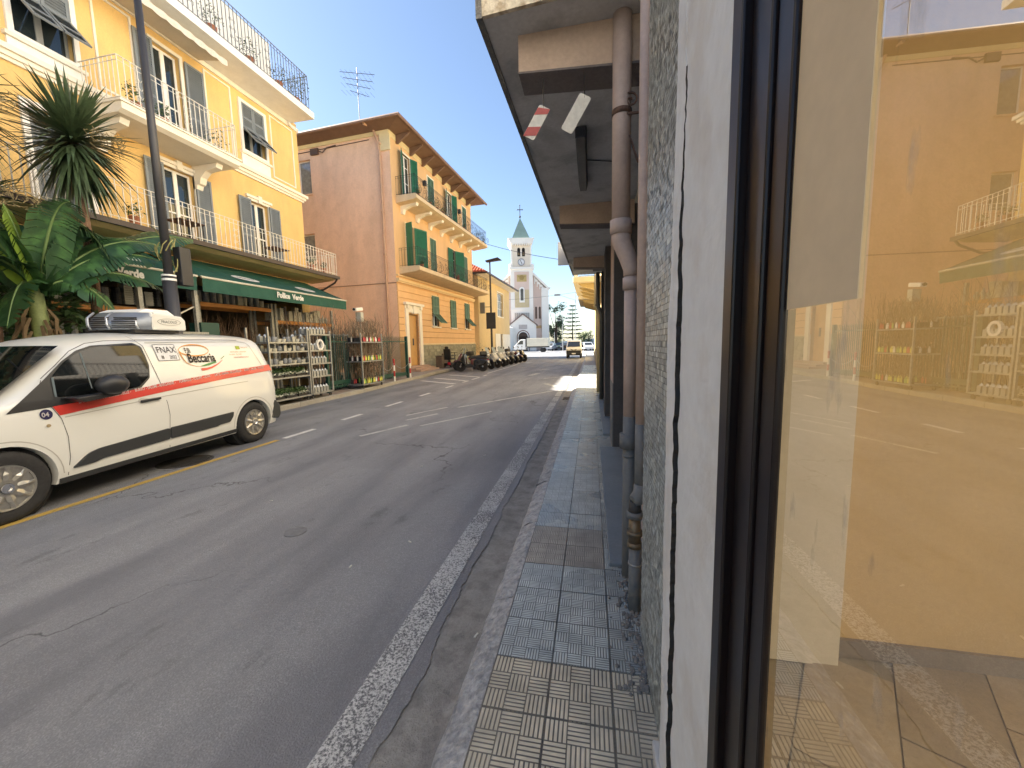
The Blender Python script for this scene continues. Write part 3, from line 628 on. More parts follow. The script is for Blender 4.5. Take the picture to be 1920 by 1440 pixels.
def simple_pipe(label, pts, r, m):
    o = Vector(pts[0]); t = thing('drain_pipe', label, 'drain pipe', o)
    MB().tube([Vector(p)-o for p in pts], r, 12).build('pipe', m, t, smooth=True)
    for p in pts[1:-1:2]: MB().tube([Vector(p)-o+Vector((0,0,.03)), Vector(p)-o-Vector((0,0,.03))], r*1.25, 12).build('collar', m, t)
simple_pipe('yellow drain pipe with a kink on the sunlit yellow house', [(.15,11.4,3.9),(.15,11.4,2.6),(.22,11.4,2.35),(.22,11.4,.12)], .06, M('yellow pipe paint', (.60,.48,.24), rough=.5, var=.1))
simple_pipe('dark drain pipe with a kink at the shop building corner', [(.17,10.0,3.3),(.17,10.0,2.5),(.26,10.0,2.25),(.26,10.0,.12)], .05, M('dark pipe paint', (.10,.09,.07), rough=.4, var=.1))
cs = thing('street_sign', 'square two panel street sign standing out from the yellow house', 'sign', (-.75,24,4.1))
MB().box(0,.42,-.02,.02,0,.95).build('panel', M('olive grey sign back', (.22,.23,.17)), cs); MB().box(.45,.87,-.02,.02,0,.95).build('panel', M('olive grey sign back', (.22,.23,.17)), cs); MB().tube([(.4,0,.5),(1.2,0,.5)], .02, 6).build('arm', mt_iron, cs)
# ================================================================== LEFT SIDE
mt_yel = M('yellow render', (.73,.49,.185), rough=.85, var=.10, scale=1.4, fine=30, bump=.35, bscale=25, streak=.2, two=(.70,.465,.18))
mt_shut = M('grey blue shutter paint', (.19,.215,.235), rough=.55, var=.08, scale=5)
mt_sill = M('cream white trim', (.80,.74,.62), rough=.75, var=.06, scale=2, bump=.15)
mt_rail = M('white painted iron railing', (.74,.70,.62), rough=.5, var=.08, scale=10)
mt_curtain = M('net curtain', (.55,.55,.52), rough=.9, var=.15, scale=8)

_sh = {}
def shutter_mesh(w, h, m, mid=True, key=''):
    k = (round(w,2), round(h,2), m.name)
    if k in _sh: return _sh[k]
    b = MB(); f = .055; d = .018
    b.box(0,f,-d,d,0,h).box(w-f,w,-d,d,0,h).box(f,w-f,-d,d,0,f).box(f,w-f,-d,d,h-f,h)
    bands = [(f, h-f)]
    if mid: z = h*.42; b.box(f,w-f,-d,d,z-.03,z+.03); bands = [(f,z-.03),(z+.03,h-f)]
    for z0, z1 in bands:
        n = max(2, int((z1-z0)/.055)); s = (z1-z0)/n
        for i in range(n):
            za = z0+i*s; b.add([(f,-.016,za),(w-f,-.016,za),(w-f,.012,za+s*1.05),(f,.012,za+s*1.05)], [(0,1,2,3)])
    b.box(f,w-f,.0135,.0165,f,h-f)
    _sh[k] = b.mesh('shutter', m); return _sh[k]
def shutter(par, x, z, w, h, m, ang=0, y=-.03, hinge='l', flap=0, label=None):
    """ang opens the leaf about its hinge; flap raises the lower part outwards"""
    me = shutter_mesh(w, h, m)
    o = link('shutter', me, par, loc=(x, y, z), rot=(0,0,R_(-ang) if hinge == 'l' else R_(ang)), label=label)
    if hinge == 'r': o.scale = (-1,1,1)
    return o
def french(par, x0, x1, z0, z1, frame=mt_white, glass=mt_glass, depth=.16, bars=(.45,), leaves=2):
    f = MB(); t = .055; y = depth
    f.box(x0,x0+t,y-.04,y,z0,z1).box(x1-t,x1,y-.04,y,z0,z1).box(x0+t,x1-t,y-.04,y,z1-t,z1).box(x0+t,x1-t,y-.04,y,z0,z0+t)
    if leaves == 2: xm = (x0+x1)/2; f.box(xm-.05,xm+.05,y-.05,y,z0+t,z1-t)
    for q in bars: zz = z0+(z1-z0)*q; f.box(x0+t,x1-t,y-.035,y-.002,zz-.02,zz+.02)
    o = f.build('window_frame', frame, par)
    MB().box(x0+t,x1-t,y-.022,y-.012,z0+t,z1-t).build('pane', glass, o)
    return o
def surround(par, x0, x1, z0, z1, w, d, m, name='window_surround', bottom=True, y=0):
    b = MB(); b.box(x0-w,x0,y-d,y+.02,z0,z1+w).box(x1,x1+w,y-d,y+.02,z0,z1+w).box(x0,x1,y-d,y+.02,z1,z1+w)
    if bottom: b.box(x0,x1,y-d,y+.02,z0-w,z0).box(x0-w,x0,y-d,y+.02,z0-w,z0).box(x1,x1+w,y-d,y+.02,z0-w,z0)
    return b.build(name, m, par)
def railing(par, pts, z0, z1, m, step=.13, r=.009, panels=(), bow=0, top=.022):
    t = MB()
    for i in range(len(pts)-1):
        (a, b_), (c, d) = pts[i], pts[i+1]
        t.beam((a,b_,z1),(c,d,z1), top, .012); t.beam((a,b_,z0+.06),(c,d,z0+.06), .018, .012); t.beam((a,b_,z1-.1),(c,d,z1-.1), .012, .008)
    o = t.build('railing', m, par)
    bal = MB().box(-r*.8,r*.8,-r*.8,r*.8,0,z1-z0).mesh('baluster', m)
    scr = None
    for i in range(len(pts)-1):
        a = Vector((*pts[i],z0)); b_ = Vector((*pts[i+1],z0)); L_ = (b_-a).length; n = max(1, int(L_/step))
        for k in range(n+(i == len(pts)-2)):
            link('baluster', bal, o, loc=a+(b_-a)*k/n)
    for (x, y) in panels:      # curly iron ornament panels
        c = MB()
        for s in (-1, 1):
            for zc in (.25,.45,.65):
                prev = None
                for k in range(13):
                    an = k*.55; rr = .055*(1-k/16); p = (x+s*(.06-rr*math.cos(an)*.9), y, z0+(z1-z0)*zc+rr*math.sin(an)*1.3)
                    if prev: c.beam(prev, p, .007)
                    prev = p
        c.build('scroll_panel', m, o)
    return o
def leaf_cluster(c, r, n, rng, size=.06, sc=(1,1,1), b=None):
    b = b or MB()
    for _ in range(n):
        d = Vector((rng.gauss(0,1), rng.gauss(0,1), rng.gauss(0,1))).normalized()*r*rng.uniform(.3,1)
        p = Vector(c)+Vector((d.x*sc[0], d.y*sc[1], d.z*sc[2])); u = Vector((rng.gauss(0,1), rng.gauss(0,1), rng.gauss(0,.6))).normalized(); v = u.cross(Vector((rng.gauss(0,1), rng.gauss(0,1), 1))).normalized()
        s = size*rng.uniform(.6,1.3)
        b.add([p-u*s, p+v*s*.4, p+u*s, p-v*s*.4], [(0,1,2,3)])
    return b
mt_leaf = M('green leaves', (.055,.105,.03), rough=.5, var=.3, scale=9, fine=30)
mt_leaf2 = M('dusty olive leaves', (.10,.13,.06), rough=.6, var=.3, scale=9, fine=30)
mt_terra = M('terracotta pot', (.32,.12,.06), rough=.8, var=.15, scale=12)
mt_pot_w = M('cream plastic pot', (.55,.52,.42), rough=.5, var=.1, scale=8)
mt_pot_k = M('black nursery pot', (.02,.02,.022), rough=.5, var=.1, scale=8)
mt_pot_g = M('grey nursery pot', (.22,.23,.24), rough=.5, var=.15, scale=8)
def pot_plant(loc, r, h, leaf_r, label, cat='potted plant', group=None, mp=None, ml=None, n=110, sc=(1,1,1), box=False, seed=1):
    rng = random.Random(seed); t = thing('potted_plant', label, cat, loc, 0, group)
    b = MB()
    if box: b.box(-r*2.4,r*2.4,-r*.8,r*.8,0,h)
    else: b.lathe([(r*.75,0),(r,h),(r*.9,h),(r*.85,h*.9)], n=12)
    b.build('pot', mp or mt_terra, t)
    leaf_cluster((0,0,h+leaf_r*.7), leaf_r, n, rng, .035, sc).build('foliage', ml or mt_leaf, t); return t

# ---------------------------------------------------------------- yellow apartment house (local x = world y, local -y faces the street)
yh = thing('yellow_apartment_house', 'bright yellow apartment house with grey shutters and white iron balconies above the plant shop', 'apartment house', (-10.8,0,0), 90)
op = [(8.40,9.20,4.36,6.38),(11.0,11.72,4.36,6.38),(5.98,6.82,4.36,6.45),(3.2,4.0,4.36,6.4),(8.46,9.14,6.92,9.35),(10.98,11.84,7.93,9.34),(5.95,6.86,7.74,9.4),(3.1,3.9,6.92,9.35),(.4,1.2,4.36,6.4),(.4,1.2,7.74,9.4),(-3,-2.2,4.36,6.4),(-3,-2.2,7.74,9.4)]
w = holed(MB(), -12, 13.4, 4.0, 9.9, op)
w.quad((13.4,0,0),(13.4,11,0),(13.4,11,9.9),(13.4,0,9.9)).quad((-12,11,0),(-12,0,0),(-12,0,9.9),(-12,11,9.9)).quad((-12,11,0),(13.4,11,0),(13.4,11,9.9),(-12,11,9.9)).quad((-12,0,9.9),(13.4,0,9.9),(13.4,11,9.9),(-12,11,9.9))
w.build('wall', mt_yel, yh)
MB().box(-11.9,13.3,.2,.22,4.0,9.85).build('dark_room_sheet', mt_dark, yh)
# cornice band between the two floors, stepped
for z0, z1, d in ((7.10,7.17,.06),(7.17,7.26,.11),(7.26,7.36,.17)):
    MB().box(-12,13.4+d,-d,.01,z0,z1).build('cornice', mt_sill, yh)
MB().box(-12,13.44,-.05,.01,9.62,9.75).build('cornice', mt_sill, yh)
def moulding(x0, x1, z0, z1, t=.045):
    surround(yh, x0, x1, z0, z1, t, .03, mt_sill, 'panel_moulding')
moulding(12.15,13.1,7.56,9.5); moulding(7.3,8.0,7.56,9.5); moulding(9.85,10.6,7.56,9.5); moulding(4.9,5.4,7.56,9.5); moulding(3.95,4.6,7.56,9.5)
for x0, x1 in ((8.40,9.20),(11.0,11.72),(3.2,4.0),(.4,1.2),(-3,-2.2)):
    french(yh, x0, x1, 4.36, 6.38); surround(yh, x0, x1, 4.36, 6.38, .08, .04, mt_sill, 'door_surround', False)
    xm = (x0+x1)/2; b = MB().box(x0-.14,x1+.14,-.085,.0,6.46,6.54).box(xm-.07,xm+.07,-.10,.0,6.37,6.60); b.build('lintel', mt_sill, yh)
    shutter(yh, x0-.01, 4.36, .44, 2.03, mt_shut, 0, -.075, 'r'); shutter(yh, x1+.01, 4.36, .44, 2.03, mt_shut, 0, -.075, 'l')
french(yh, 5.98,6.82,4.36,6.45, glass=mt_dark); surround(yh, 5.98,6.82,4.36,6.45,.10,.05,mt_white,'door_surround',False)
shutter(yh, 6.0, 4.40, .40, 2.02, mt_shut, 0, .03, 'l'); shutter(yh, 6.80, 4.40, .40, 2.02, mt_shut, 0, .03, 'r')
for x0, x1 in ((8.46,9.14),(3.1,3.9)):
    french(yh, x0, x1, 6.92, 9.35); surround(yh, x0, x1, 6.92, 9.35, .08, .04, mt_sill, 'door_surround', False)
    shutter(yh, x0-.02, 6.92, .42, 2.42, mt_shut, 0, -.07, 'r'); shutter(yh, x1+.1, 6.92, .50, 2.42, mt_shut, 0, -.07, 'l')
for x0, x1, z0, z1 in ((10.98,11.84,7.93,9.34),(5.95,6.86,7.74,9.4),(.4,1.2,7.74,9.4),(-3,-2.2,7.74,9.4)):
    french(yh, x0, x1, z0, z1, M('grey window paint', (.30,.31,.30)), bars=(.5,)); surround(yh, x0, x1, z0, z1, .09, .05, mt_white)
    zm = z0+(z1-z0)*.47; hw = (x1-x0)/2
    for s in (0, 1):
        link('shutter', shutter_mesh(hw-.01, z1-zm, mt_shut), yh, loc=(x0+s*hw+.005, -.02, zm))
        f = link('shutter_flap', shutter_mesh(hw-.03, zm-z0-.02, mt_shut), yh, loc=(x0+s*hw+.015, -.04-math.sin(R_(42))*(zm-z0-.02), zm-math.cos(R_(42))*(zm-z0-.02)), rot=(R_(-42),0,0))
    MB().box(x0-.16,x1+.16,-.10,.0,z0-.16,z0-.09).build('window_sill', mt_sill, yh); MB().box(x0-.12,x1+.12,-.04,.0,7.37,z0-.161).build('apron_panel', mt_white, yh)
# balconies
b = MB().prism([(-1.14,4.24),(-1.14,4.34),(0.0,4.34),(0,4.10),(-.9,4.16)], 'yz', -12, 13.62); b.build('balcony_slab', M('warm cream soffit', (.55,.40,.18), rough=.8, var=.1), yh)
MB().box(-12,13.68,-1.22,-1.141,4.22,4.33).build('gutter', M('dark brown gutter', (.05,.035,.03), rough=.5), yh)
MB().tube([(13.6,-1.16,4.24),(13.66,-1.0,4.10),(13.62,-.5,3.85),(13.5,-.12,3.8)], .035, 8).build('gutter_pipe', M('dark brown gutter', (.05,.035,.03)), yh)
railing(yh, [(-5,-1.16),(13.58,-1.16),(13.58,0)], 4.345, 5.15, mt_rail, step=.135, panels=[(x,-1.16) for x in (6.9,9.3,12.0)])
MB().prism([(-1.12,6.72),(-1.12,6.86),(0,6.86),(0,6.66),(-1.0,6.66)], 'yz', 6.86, 9.66).build('balcony_slab', mt_sill, yh)
MB().box(6.82,9.70,-1.16,-.001,6.861,6.90).build('slab_top', mt_sill, yh)
railing(yh, [(6.88,0),(6.88,-1.10),(9.62,-1.10),(9.62,0)], 6.90, 7.78, mt_rail, step=.12, panels=[(7.3,-1.1),(8.3,-1.1)])
for x in (7.0, 9.2):
    MB().prism([(-.85,6.655),(0,6.655),(0,6.05),(-.10,6.05),(-.14,6.16),(-.22,6.18),(-.28,6.34),(-.45,6.48),(-.8,6.54)], 'yz', x, x+.18).build('bracket', mt_sill, yh)
MB().prism([(-1.05,9.76),(-1.05,9.98),(-.98,10.02),(0,10.02),(0,9.76)], 'yz', -12, 13.06).build('terrace_slab', mt_white, yh)
MB().box(-12,13.0,-.001,5,9.98,10.02).build('terrace_floor', mt_cream, yh)
railing(yh, [(-2,-.95),(12.95,-.95),(12.95,0.6)], 10.02, 11.15, M('dull grey iron railing', (.16,.16,.155), rough=.6, var=.1), step=.12, panels=[(x,-.95) for x in (5.2,6.4,7.6,8.8,10,11.2)])
MB().box(-12,13.25,.75,9,10.02,12.7).build('penthouse', mt_white, yh)
MB().tube([(12.92,-.1,9.72),(13.02,-.1,9.62)], .04, 8).build('gutter_end', mt_white, yh)
# retractable awning under the terrace slab
aw = thing('terrace_awning', 'half folded striped cream awning with wavy valance under the top terrace', 'awning', (-10.75,0,9.66), 90)
b = MB(); b.quad((5.3,0,0),(9.68,0,0),(9.68,-.95,-.17),(5.3,-.95,-.17)); b.build('canopy', M('cream awning cloth', (.62,.56,.45), rough=.9, var=.08), aw)
b = MB(); n = 120
for i in range(n):
    for j, x in enumerate((5.3+4.38*i/n, 5.3+4.38*(i+1)/n)):
        ph = (i+j)/n*math.pi*28; yv = -.95+.012*math.sin(ph*1.0); b.v += [(x,yv,-.17),(x,yv-.01*math.sin(ph),-.30-.035*abs(math.sin(ph/2)))]
    k = len(b.v)-4; b.f.append((k,k+2,k+3,k+1))
b.build('valance', M('striped awning valance', (.66,.60,.50), rough=.9, var=.12, scale=12), aw)
for k, yy in enumerate((4.4,5.6,6.9,8.1,9.5,10.7,11.8)):
    pot_plant((-10.05,yy,10.02), .15, .25, .36, ['leafy shrub in a pot on the top terrace, first visible from the left','second potted shrub from the left on the top terrace','third potted shrub from the left on the top terrace','fourth potted shrub from the left on the top terrace','fifth potted shrub from the left on the top terrace','sixth potted shrub from the left on the top terrace','last low shrub before the wispy one on the top terrace'][k], n=170, seed=130+k, ml=mt_leaf2)
# plants and furniture on the balconies
rng = random.Random(11)
for i, (x, y, z, r, lr, m_, lab) in enumerate([(7.35,-.85,6.9,.10,.26,mt_leaf,'dark leafy plant at the left end of the upper balcony'),(7.95,-.8,6.9,.09,.2,mt_leaf,'round leafy plant behind the lamp pole on the upper balcony'),
        (9.4,-.7,6.9,.11,.30,mt_leaf2,'bushy olive plant at the right end of the upper balcony'),(12.55,-.9,4.35,.10,.2,mt_leaf,'leafy plant near the right end of the lower balcony'),(13.2,-.9,4.35,.09,.15,mt_leaf,'small plant in the right corner of the lower balcony'),
        (7.0,-.9,4.35,.10,.18,mt_leaf,'red boxed plant at the left of the lower balcony'),(12.6,-.7,10.02,.16,.55,mt_leaf2,'wispy pale shrub hanging over the corner of the top terrace')]):
    p = Matrix.Rotation(R_(90),4,'Z') @ Vector((x,y,z)); p = Vector((-10.8,0,0))+p
    pot_plant(p, r, .22, lr, lab, mp=mt_terra, ml=m_, n=420 if lr > .4 else 140, seed=i)
for x, lab in ((8.2,'small dark iron table on the lower balcony by the left door'),(11.05,'dark folding table on the lower balcony by the right door')):
    t = thing('balcony_table', lab, 'table', (-10.0, x, 4.345)); MB().box(-.25,.25,-.32,.32,.44,.46).build('table_top', M('dark wood', (.08,.04,.03)), t)
    for sx in (-1,1):
        for sy in (-1,1): MB().beam((sx*.2,sy*.28,0),(sx*.2,sy*.28,.44),.02).build('leg', mt_iron, t)
# ground floor shop front; its unlit interior is painted as a dark back wall
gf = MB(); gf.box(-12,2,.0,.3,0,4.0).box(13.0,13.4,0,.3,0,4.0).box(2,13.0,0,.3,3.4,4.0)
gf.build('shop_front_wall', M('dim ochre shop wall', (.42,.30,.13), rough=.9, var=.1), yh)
MB().box(2,13.0,2.5,2.6,0,3.4).box(2,13.0,.0,2.6,3.38,3.41).build('shop_back', M('shop back painted dark', (.06,.05,.035), rough=.9, var=.3, scale=3), yh)

# ---------------------------------------------------------------- green awnings
mt_awn = M('dark green awning cloth', (.010,.075,.052), rough=.75, var=.1, scale=3, bump=.2, bscale=12)
mt_awn2 = M('awning white print', (.62,.62,.58), rough=.8, var=.08)
def awning(label, y0, y1, ells, text_y):
    t = thing('shop_awning', label, 'awning', (-10.62,y0,3.28), 90)
    L_ = y1-y0; b = MB(); n = 30
    top = lambda x: (x,0,.76); 
    for i in range(n+1):
        x = L_*i/n; sag = .01*math.sin(i*2.1)
        b.v += [(x,-.02,.76),(x,-.85,.40+sag-.02),(x,-1.70,.03),(x,-1.725,-.02),(x,-1.715+.01*math.sin(i*1.7),-.31)]
    for i in range(n):
        for j in range(4): a = i*5+j; b.f.append((a,a+5,a+6,a+1))
    b.build('canopy', mt_awn, t)
    MB().add([(L_+.001,-.02,.76),(L_+.001,-1.7,.03),(L_+.001,-1.7,-.06),(L_+.001,-.02,.70)], [(0,1,2,3)]).build('side_seam', mt_awn, t)
    MB().tube([(-.02,-1.72,.02),(L_+.02,-1.72,.02)], .028, 8).build('front_bar', M('cream bar', (.55,.52,.42), rough=.5), t)
    for x in (.5, L_-.5): MB().tube([(x,0,.1),(x-.0,-.8,.25),(x,-1.7,.0)], .02, 6).build('folding_arm', mt_white, t)
    for x in ells:
        e = MB(); nn = 20; e.add([(x+.42*math.cos(2*math.pi*k/nn), -1.15+.20*math.sin(2*math.pi*k/nn), .40-.03+.0+(-.43)*(( -1.15+.20*math.sin(2*math.pi*k/nn))+1.15)*-1+(-.085)) for k in range(nn)], [tuple(range(nn))])
        e2 = MB(); vs = []
        for k in range(nn):
            yy = -1.15+.20*math.sin(2*math.pi*k/nn); zz = .38+(yy+.85)*(.35/.85)+.02; vs.append((x+.42*math.cos(2*math.pi*k/nn), yy, zz))
        e2.add(vs, [tuple(range(nn))]); e2.build('oval_emblem', mt_awn2, t)
        link('lettering', text_mesh('Pollice Verde', .10, mt_green_iron, .002, 1.0, 'CENTER'), t, loc=(x,-1.18,.38+(-1.18+.85)*(.35/.85)+.03), rot=(R_(22),0,0))
    tm = text_mesh('Pollice  Verde', .215, mt_awn2, .004, .86, 'LEFT', bold=.010)
    link('lettering', tm, t, loc=(text_y-y0,-1.742,-.205), rot=(R_(90),0,0))
    return t
awning('long dark green awning lettered Pollice Verde over the right half of the plant shop', 7.55, 12.97, (1.75,4.05), 9.72)
awning('dark green awning behind the banana leaves and lamp pole, only the word Verde showing', 2.0, 7.42, (1.5,4.4), 5.28)

# ---------------------------------------------------------------- pallet racks with stacked pots under the awning
mt_or = M('orange rack beam', (.50,.20,.035), rough=.55, var=.1, scale=6)
mt_post = M('perforated pale post', (.33,.32,.27), rough=.6, var=.3, scale=40, fine=90)
def rack(name, label, y0, y1, x0, x1, levels, beams, h=3.2):
    t = thing(name, label, 'rack', (x1, y0, .115), 90)      # local x along street, local y away from the street
    d = x1-x0
    for x in (0, y1-y0):
        for y in (0, d): MB().box(x-.04,x+.04,y-.035,y+.035,0,h).build('post', mt_post, t)
    for z in beams:
        for y in (-.04, d): MB().box(.041,y1-y0-.041,y,y+.04,z-.05,z+.05).build('beam', mt_or, t)
    for z in levels: MB().box(.045,y1-y0-.045,.001,d-.01,z+.0505,z+.07).build('shelf', M('weathered shelf board', (.20,.15,.09), rough=.8, var=.2), t)
    return t
rack('pallet_rack', 'tall rack with an orange beam high under the green awning, twigs below it', 8.25, 10.6, -10.75, -9.95, [2.68], [2.68], 2.9)
rack('pallet_rack', 'tall rack with orange beam loaded with cream pots at the end of the shop', 10.75, 13.5, -10.75, -9.95, [2.33,1.5,.5], [2.33], 2.9)
rack('pallet_rack', 'dark rack behind the banana plant and the lamp pole', 4.2, 7.6, -10.75, -9.9, [2.4,1.4,.4], [2.4], 2.9)
def stack_mesh(m, n, r, sq=False):
    b = MB()
    for k in range(n):
        z = k*.052
        if sq: b.prism([(-r*.9,-r*.9),(r*.9,-r*.9),(r*.9,r*.9),(-r*.9,r*.9)], 'xy', z, z+.03).prism([(-r,-r),(r,-r),(r,r),(-r,r)], 'xy', z+.031, z+.045)
        else: b.lathe([(r*.9,z),(r*.93,z+.03),(r,z+.031),(r,z+.046)], n=10)
    return b.mesh('pot_stack', m)
sm = [stack_mesh(mt_pot_w,10,.085,True), stack_mesh(mt_pot_k,10,.08), stack_mesh(mt_pot_g,8,.085), stack_mesh(mt_pot_w,6,.07), stack_mesh(M('pale grey pot', (.42,.42,.38), rough=.5), 9,.09,True)]
nm_ = ['stack of square cream pots','stack of black pots','stack of grey pots','short stack of cream pots','stack of pale square pots']
where = {'a':'on the high orange beamed shelf over the twigs','b':'on the loaded orange shelf at the shop end','c':'on the shaded rack behind the banana plant'}
rng = random.Random(21)
def fill(y0, y1, xs, z, key, ks, step=.2):
    y = y0
    while y < y1:
        for x in xs:
            k = rng.choice(ks)
            o = link('pot_stack', sm[k], None, loc=(x+rng.uniform(-.02,.02), y, z), rot=(0,0,rng.uniform(-.1,.1)), label=nm_[k]+' '+where[key], cat='pots', group=nm_[k].replace('stack','stacks')+' '+where[key])
            o.scale = (1,1,rng.uniform(.55,1.0))
        y += step
fill(8.4,10.5,(-10.1,-10.35),2.87,'a',[2,3,4])
fill(10.9,12.9,(-10.1,-10.35),2.52,'b',[0,0,4,2,1,0]); fill(4.4,7.5,(-10.1,),1.9,'c',[1,1,2]); fill(4.4,7.5,(-10.1,),2.65,'c',[1,2,4]) ; fill(10.9,13.3,(-10.1,),1.70,'b',[2,3,1])
for i, (y, r, h) in enumerate([(12.75,.05,.24),(12.95,.07,.2),(13.12,.05,.3),(13.3,.07,.22)]):
    MB().lathe([(r*.6,0),(r,h*.6),(r*.5,h*.8),(r*.35,h)], n=12).build('glass_vase', M('pale glass', (.5,.52,.48), rough=.1, var=.1), loc=(-10.05,y,2.52), label='pale glass vase at the right end of the orange shelf', cat='vase', group='glass vases on the orange shelf')

# twigs and bare saplings ------------------------------------------------
mt_twig = M('brown bark twigs', (.17,.105,.065), rough=.85, var=.3, scale=8, fine=30)
mt_twig2 = M('grey bark twigs', (.25,.20,.14), rough=.85, var=.25, scale=8)
def twig_mesh(seed, n, h, spread, r=.006, fork=3):
    rng = random.Random(seed); b = MB()
    for _ in range(n):
        p = Vector((rng.uniform(-spread,spread)*.5, rng.uniform(-spread,spread)*.5, 0)); hh = h*rng.uniform(.7,1.05)
        d = Vector((rng.gauss(0,.09), rng.gauss(0,.09), 1)); pts = [p]
        for k in range(4): d = (d+Vector((rng.gauss(0,.07), rng.gauss(0,.07), 0))).normalized(); pts.append(pts[-1]+d*hh/4)
        b.tube(pts, [r,r*.85,r*.7,r*.5,r*.25], 4)
        for k in range(fork):
            q = pts[rng.choice((1,2,3))]; e = Vector((rng.gauss(0,.5), rng.gauss(0,.5), 1)).normalized()*hh*rng.uniform(.2,.42); b.tube([q, q+e*.5+Vector((0,0,.02)), q+e], [r*.5,r*.4,r*.2], 3)
    return b
mt_label = [M('plant tag yellow', (.62,.60,.12)), M('plant tag red', (.50,.06,.07)), M('plant tag white', (.72,.70,.66)), M('plant tag green', (.25,.42,.10))]
pot_b = MB().prism([(-.05,-.05),(.05,-.05),(.055,.055),(-.05,.05)], 'xy', 0, .16)
pot_sap = pot_b.mesh('pot', mt_pot_k)
sap_v = [twig_mesh(s, 4, .78, .07, .0105, 4).mesh('stem', mt_twig if s%2 else mt_twig2) for s in range(4)]
tag_v = [MB().box(-.035,.035,-.062,-.056,.02,.14).add([(-.03,-.06,.15),(.03,-.06,.15),(.0,-.06,.2)], [(0,1,2)]).mesh('plant_label', m) for m in mt_label]
def sapling(loc, group, label, seed, tagi=None, h=1.0):
    t = thing('potted_sapling', label, 'sapling', loc, random.Random(seed).uniform(50,110), group)
    link('pot', pot_sap, t); s = link('stem', sap_v[seed%4], t, loc=(0,0,.13)); s.scale = (1,1,h)
    if tagi is not None: link('plant_label', tag_v[tagi], t)
    return t

# ---------------------------------------------------------------- danish trolleys
def trolley(label, x0, x1, y0, y1, levels, h=1.9, m=mt_steel):
    t = thing('plant_trolley', label, 'trolley', (x0, y0, .115))
    a, b_ = x1-x0, y1-y0
    for x in (0,a):
        for y in (0,b_): MB().box(x-.022,x+.022,y-.022,y+.022,.14,h).build('post', m, t, bevel=.004)
    for z in levels:
        s = MB().box(.0,a,-.012,b_+.012,z,z+.018).box(-.012,0,-.012,b_+.012,z-.01,z+.03).box(a,a+.012,-.012,b_+.012,z-.01,z+.03); s.box(0,a,-.024,-.012,z-.01,z+.03).box(0,a,b_+.012,b_+.024,z-.01,z+.03)
        s.build('shelf', m, t)
    for x in (.06,a-.06):
        for y in (.06,b_-.06):
            MB().lathe([(.05,-.014),(.055,0),(.05,.014)], (x,y,.055), 'x', 14).box(x-.02,x+.02,y-.02,y+.02,.09,.14).build('castor', mt_blackplastic, t)
    return t
# 1: flower trolley nearest the van
trolley('steel trolley of white flower trays and lanterns right behind the van', -8.45, -7.82, 8.15, 9.5, [.14,.70,1.05,1.38,1.62], 2.02)
mt_petal = M('white petals', (.75,.74,.60), rough=.6, var=.1, scale=20)
tray_i = 0
for z in (.16+.115,.72+.115):
    for k, y in enumerate((8.4,8.83,9.26)):
        t = thing('flower_tray', 'tray of leafy seedlings with white flowers on the trolley behind the van', 'flower tray', (-8.13,y,z), 0, 'trays of white flowers on the steel trolley')
        MB().box(-.27,.27,-.19,.19,0,.06).build('tray', mt_pot_k, t); rr = random.Random(int(y*10+z*7)); b = MB()
        for _ in range(650): leaf_cluster((rr.uniform(-.25,.25), rr.uniform(-.18,.18), .07+rr.uniform(0,.16)), .05, 1, rr, .035, b=b)
        b.build('foliage', mt_leaf, t); b = MB()
        for _ in range(110): leaf_cluster((rr.uniform(-.1,.31), rr.uniform(-.18,.18), .08+rr.uniform(0,.05)), .02, 2, rr, .028, b=b)
        b.build('flowers', mt_petal, t)
goods = [MB().lathe([(.035,0),(.06,.03),(.06,.10),(.045,.15)], n=12).mesh('planter', mt_pot_g), MB().lathe([(.05,0),(.07,.09),(.06,.09)], n=12).mesh('planter', mt_pot_w),
         MB().box(-.05,.05,-.05,.05,0,.02).box(-.045,.045,-.045,.045,.02,.16).lathe([(.05,.16),(.01,.22)], n=4).mesh('planter', M('zinc planter', (.40,.42,.43), rough=.4, metal=.6, var=.15))]
lab_g = ['small grey jar on the steel trolley shelves','cream bowl on the steel trolley shelves','zinc lantern on the steel trolley shelves']
rng = random.Random(4)
for z, ks in ((1.185,[0,1]),(1.515,[1,2,0]),(1.755,[1,0,2])):
    y = 8.3
    while y < 9.45:
        for x in (-7.95,-8.2):
            k = rng.choice(ks); link('planter', goods[k], None, loc=(x,y,z), label=lab_g[k], cat='planter', group=lab_g[k].replace(' on',' together on'))
        y += .16
# 2: second trolley
trolley('steel trolley of zinc pots beyond the flower trolley', -8.3, -7.85, 9.62, 10.5, [.14,.62,1.0,1.38,1.85], 1.98)
for z in (.275,.755,1.135,1.515,1.985):
    y = 9.72
    while y < 10.45:
        for x in (-7.98,-8.18): link('planter', goods[2], None, loc=(x,y,z), label='zinc planter on the second steel trolley', cat='planter', group='zinc planters on the second steel trolley')
        y += .13
wr_ = MB()
prev = None
for k in range(17):
    a = k*math.pi/8; wr_p = (-7.9, 10.1+.12*math.cos(a), 1.68+.14*math.sin(a))
    if prev: wr_.beam(prev, wr_p, .06)
    prev = wr_p
wr_.build('white_wreath', mt_white, label='round white wreath hanging on the second trolley', cat='wreath')
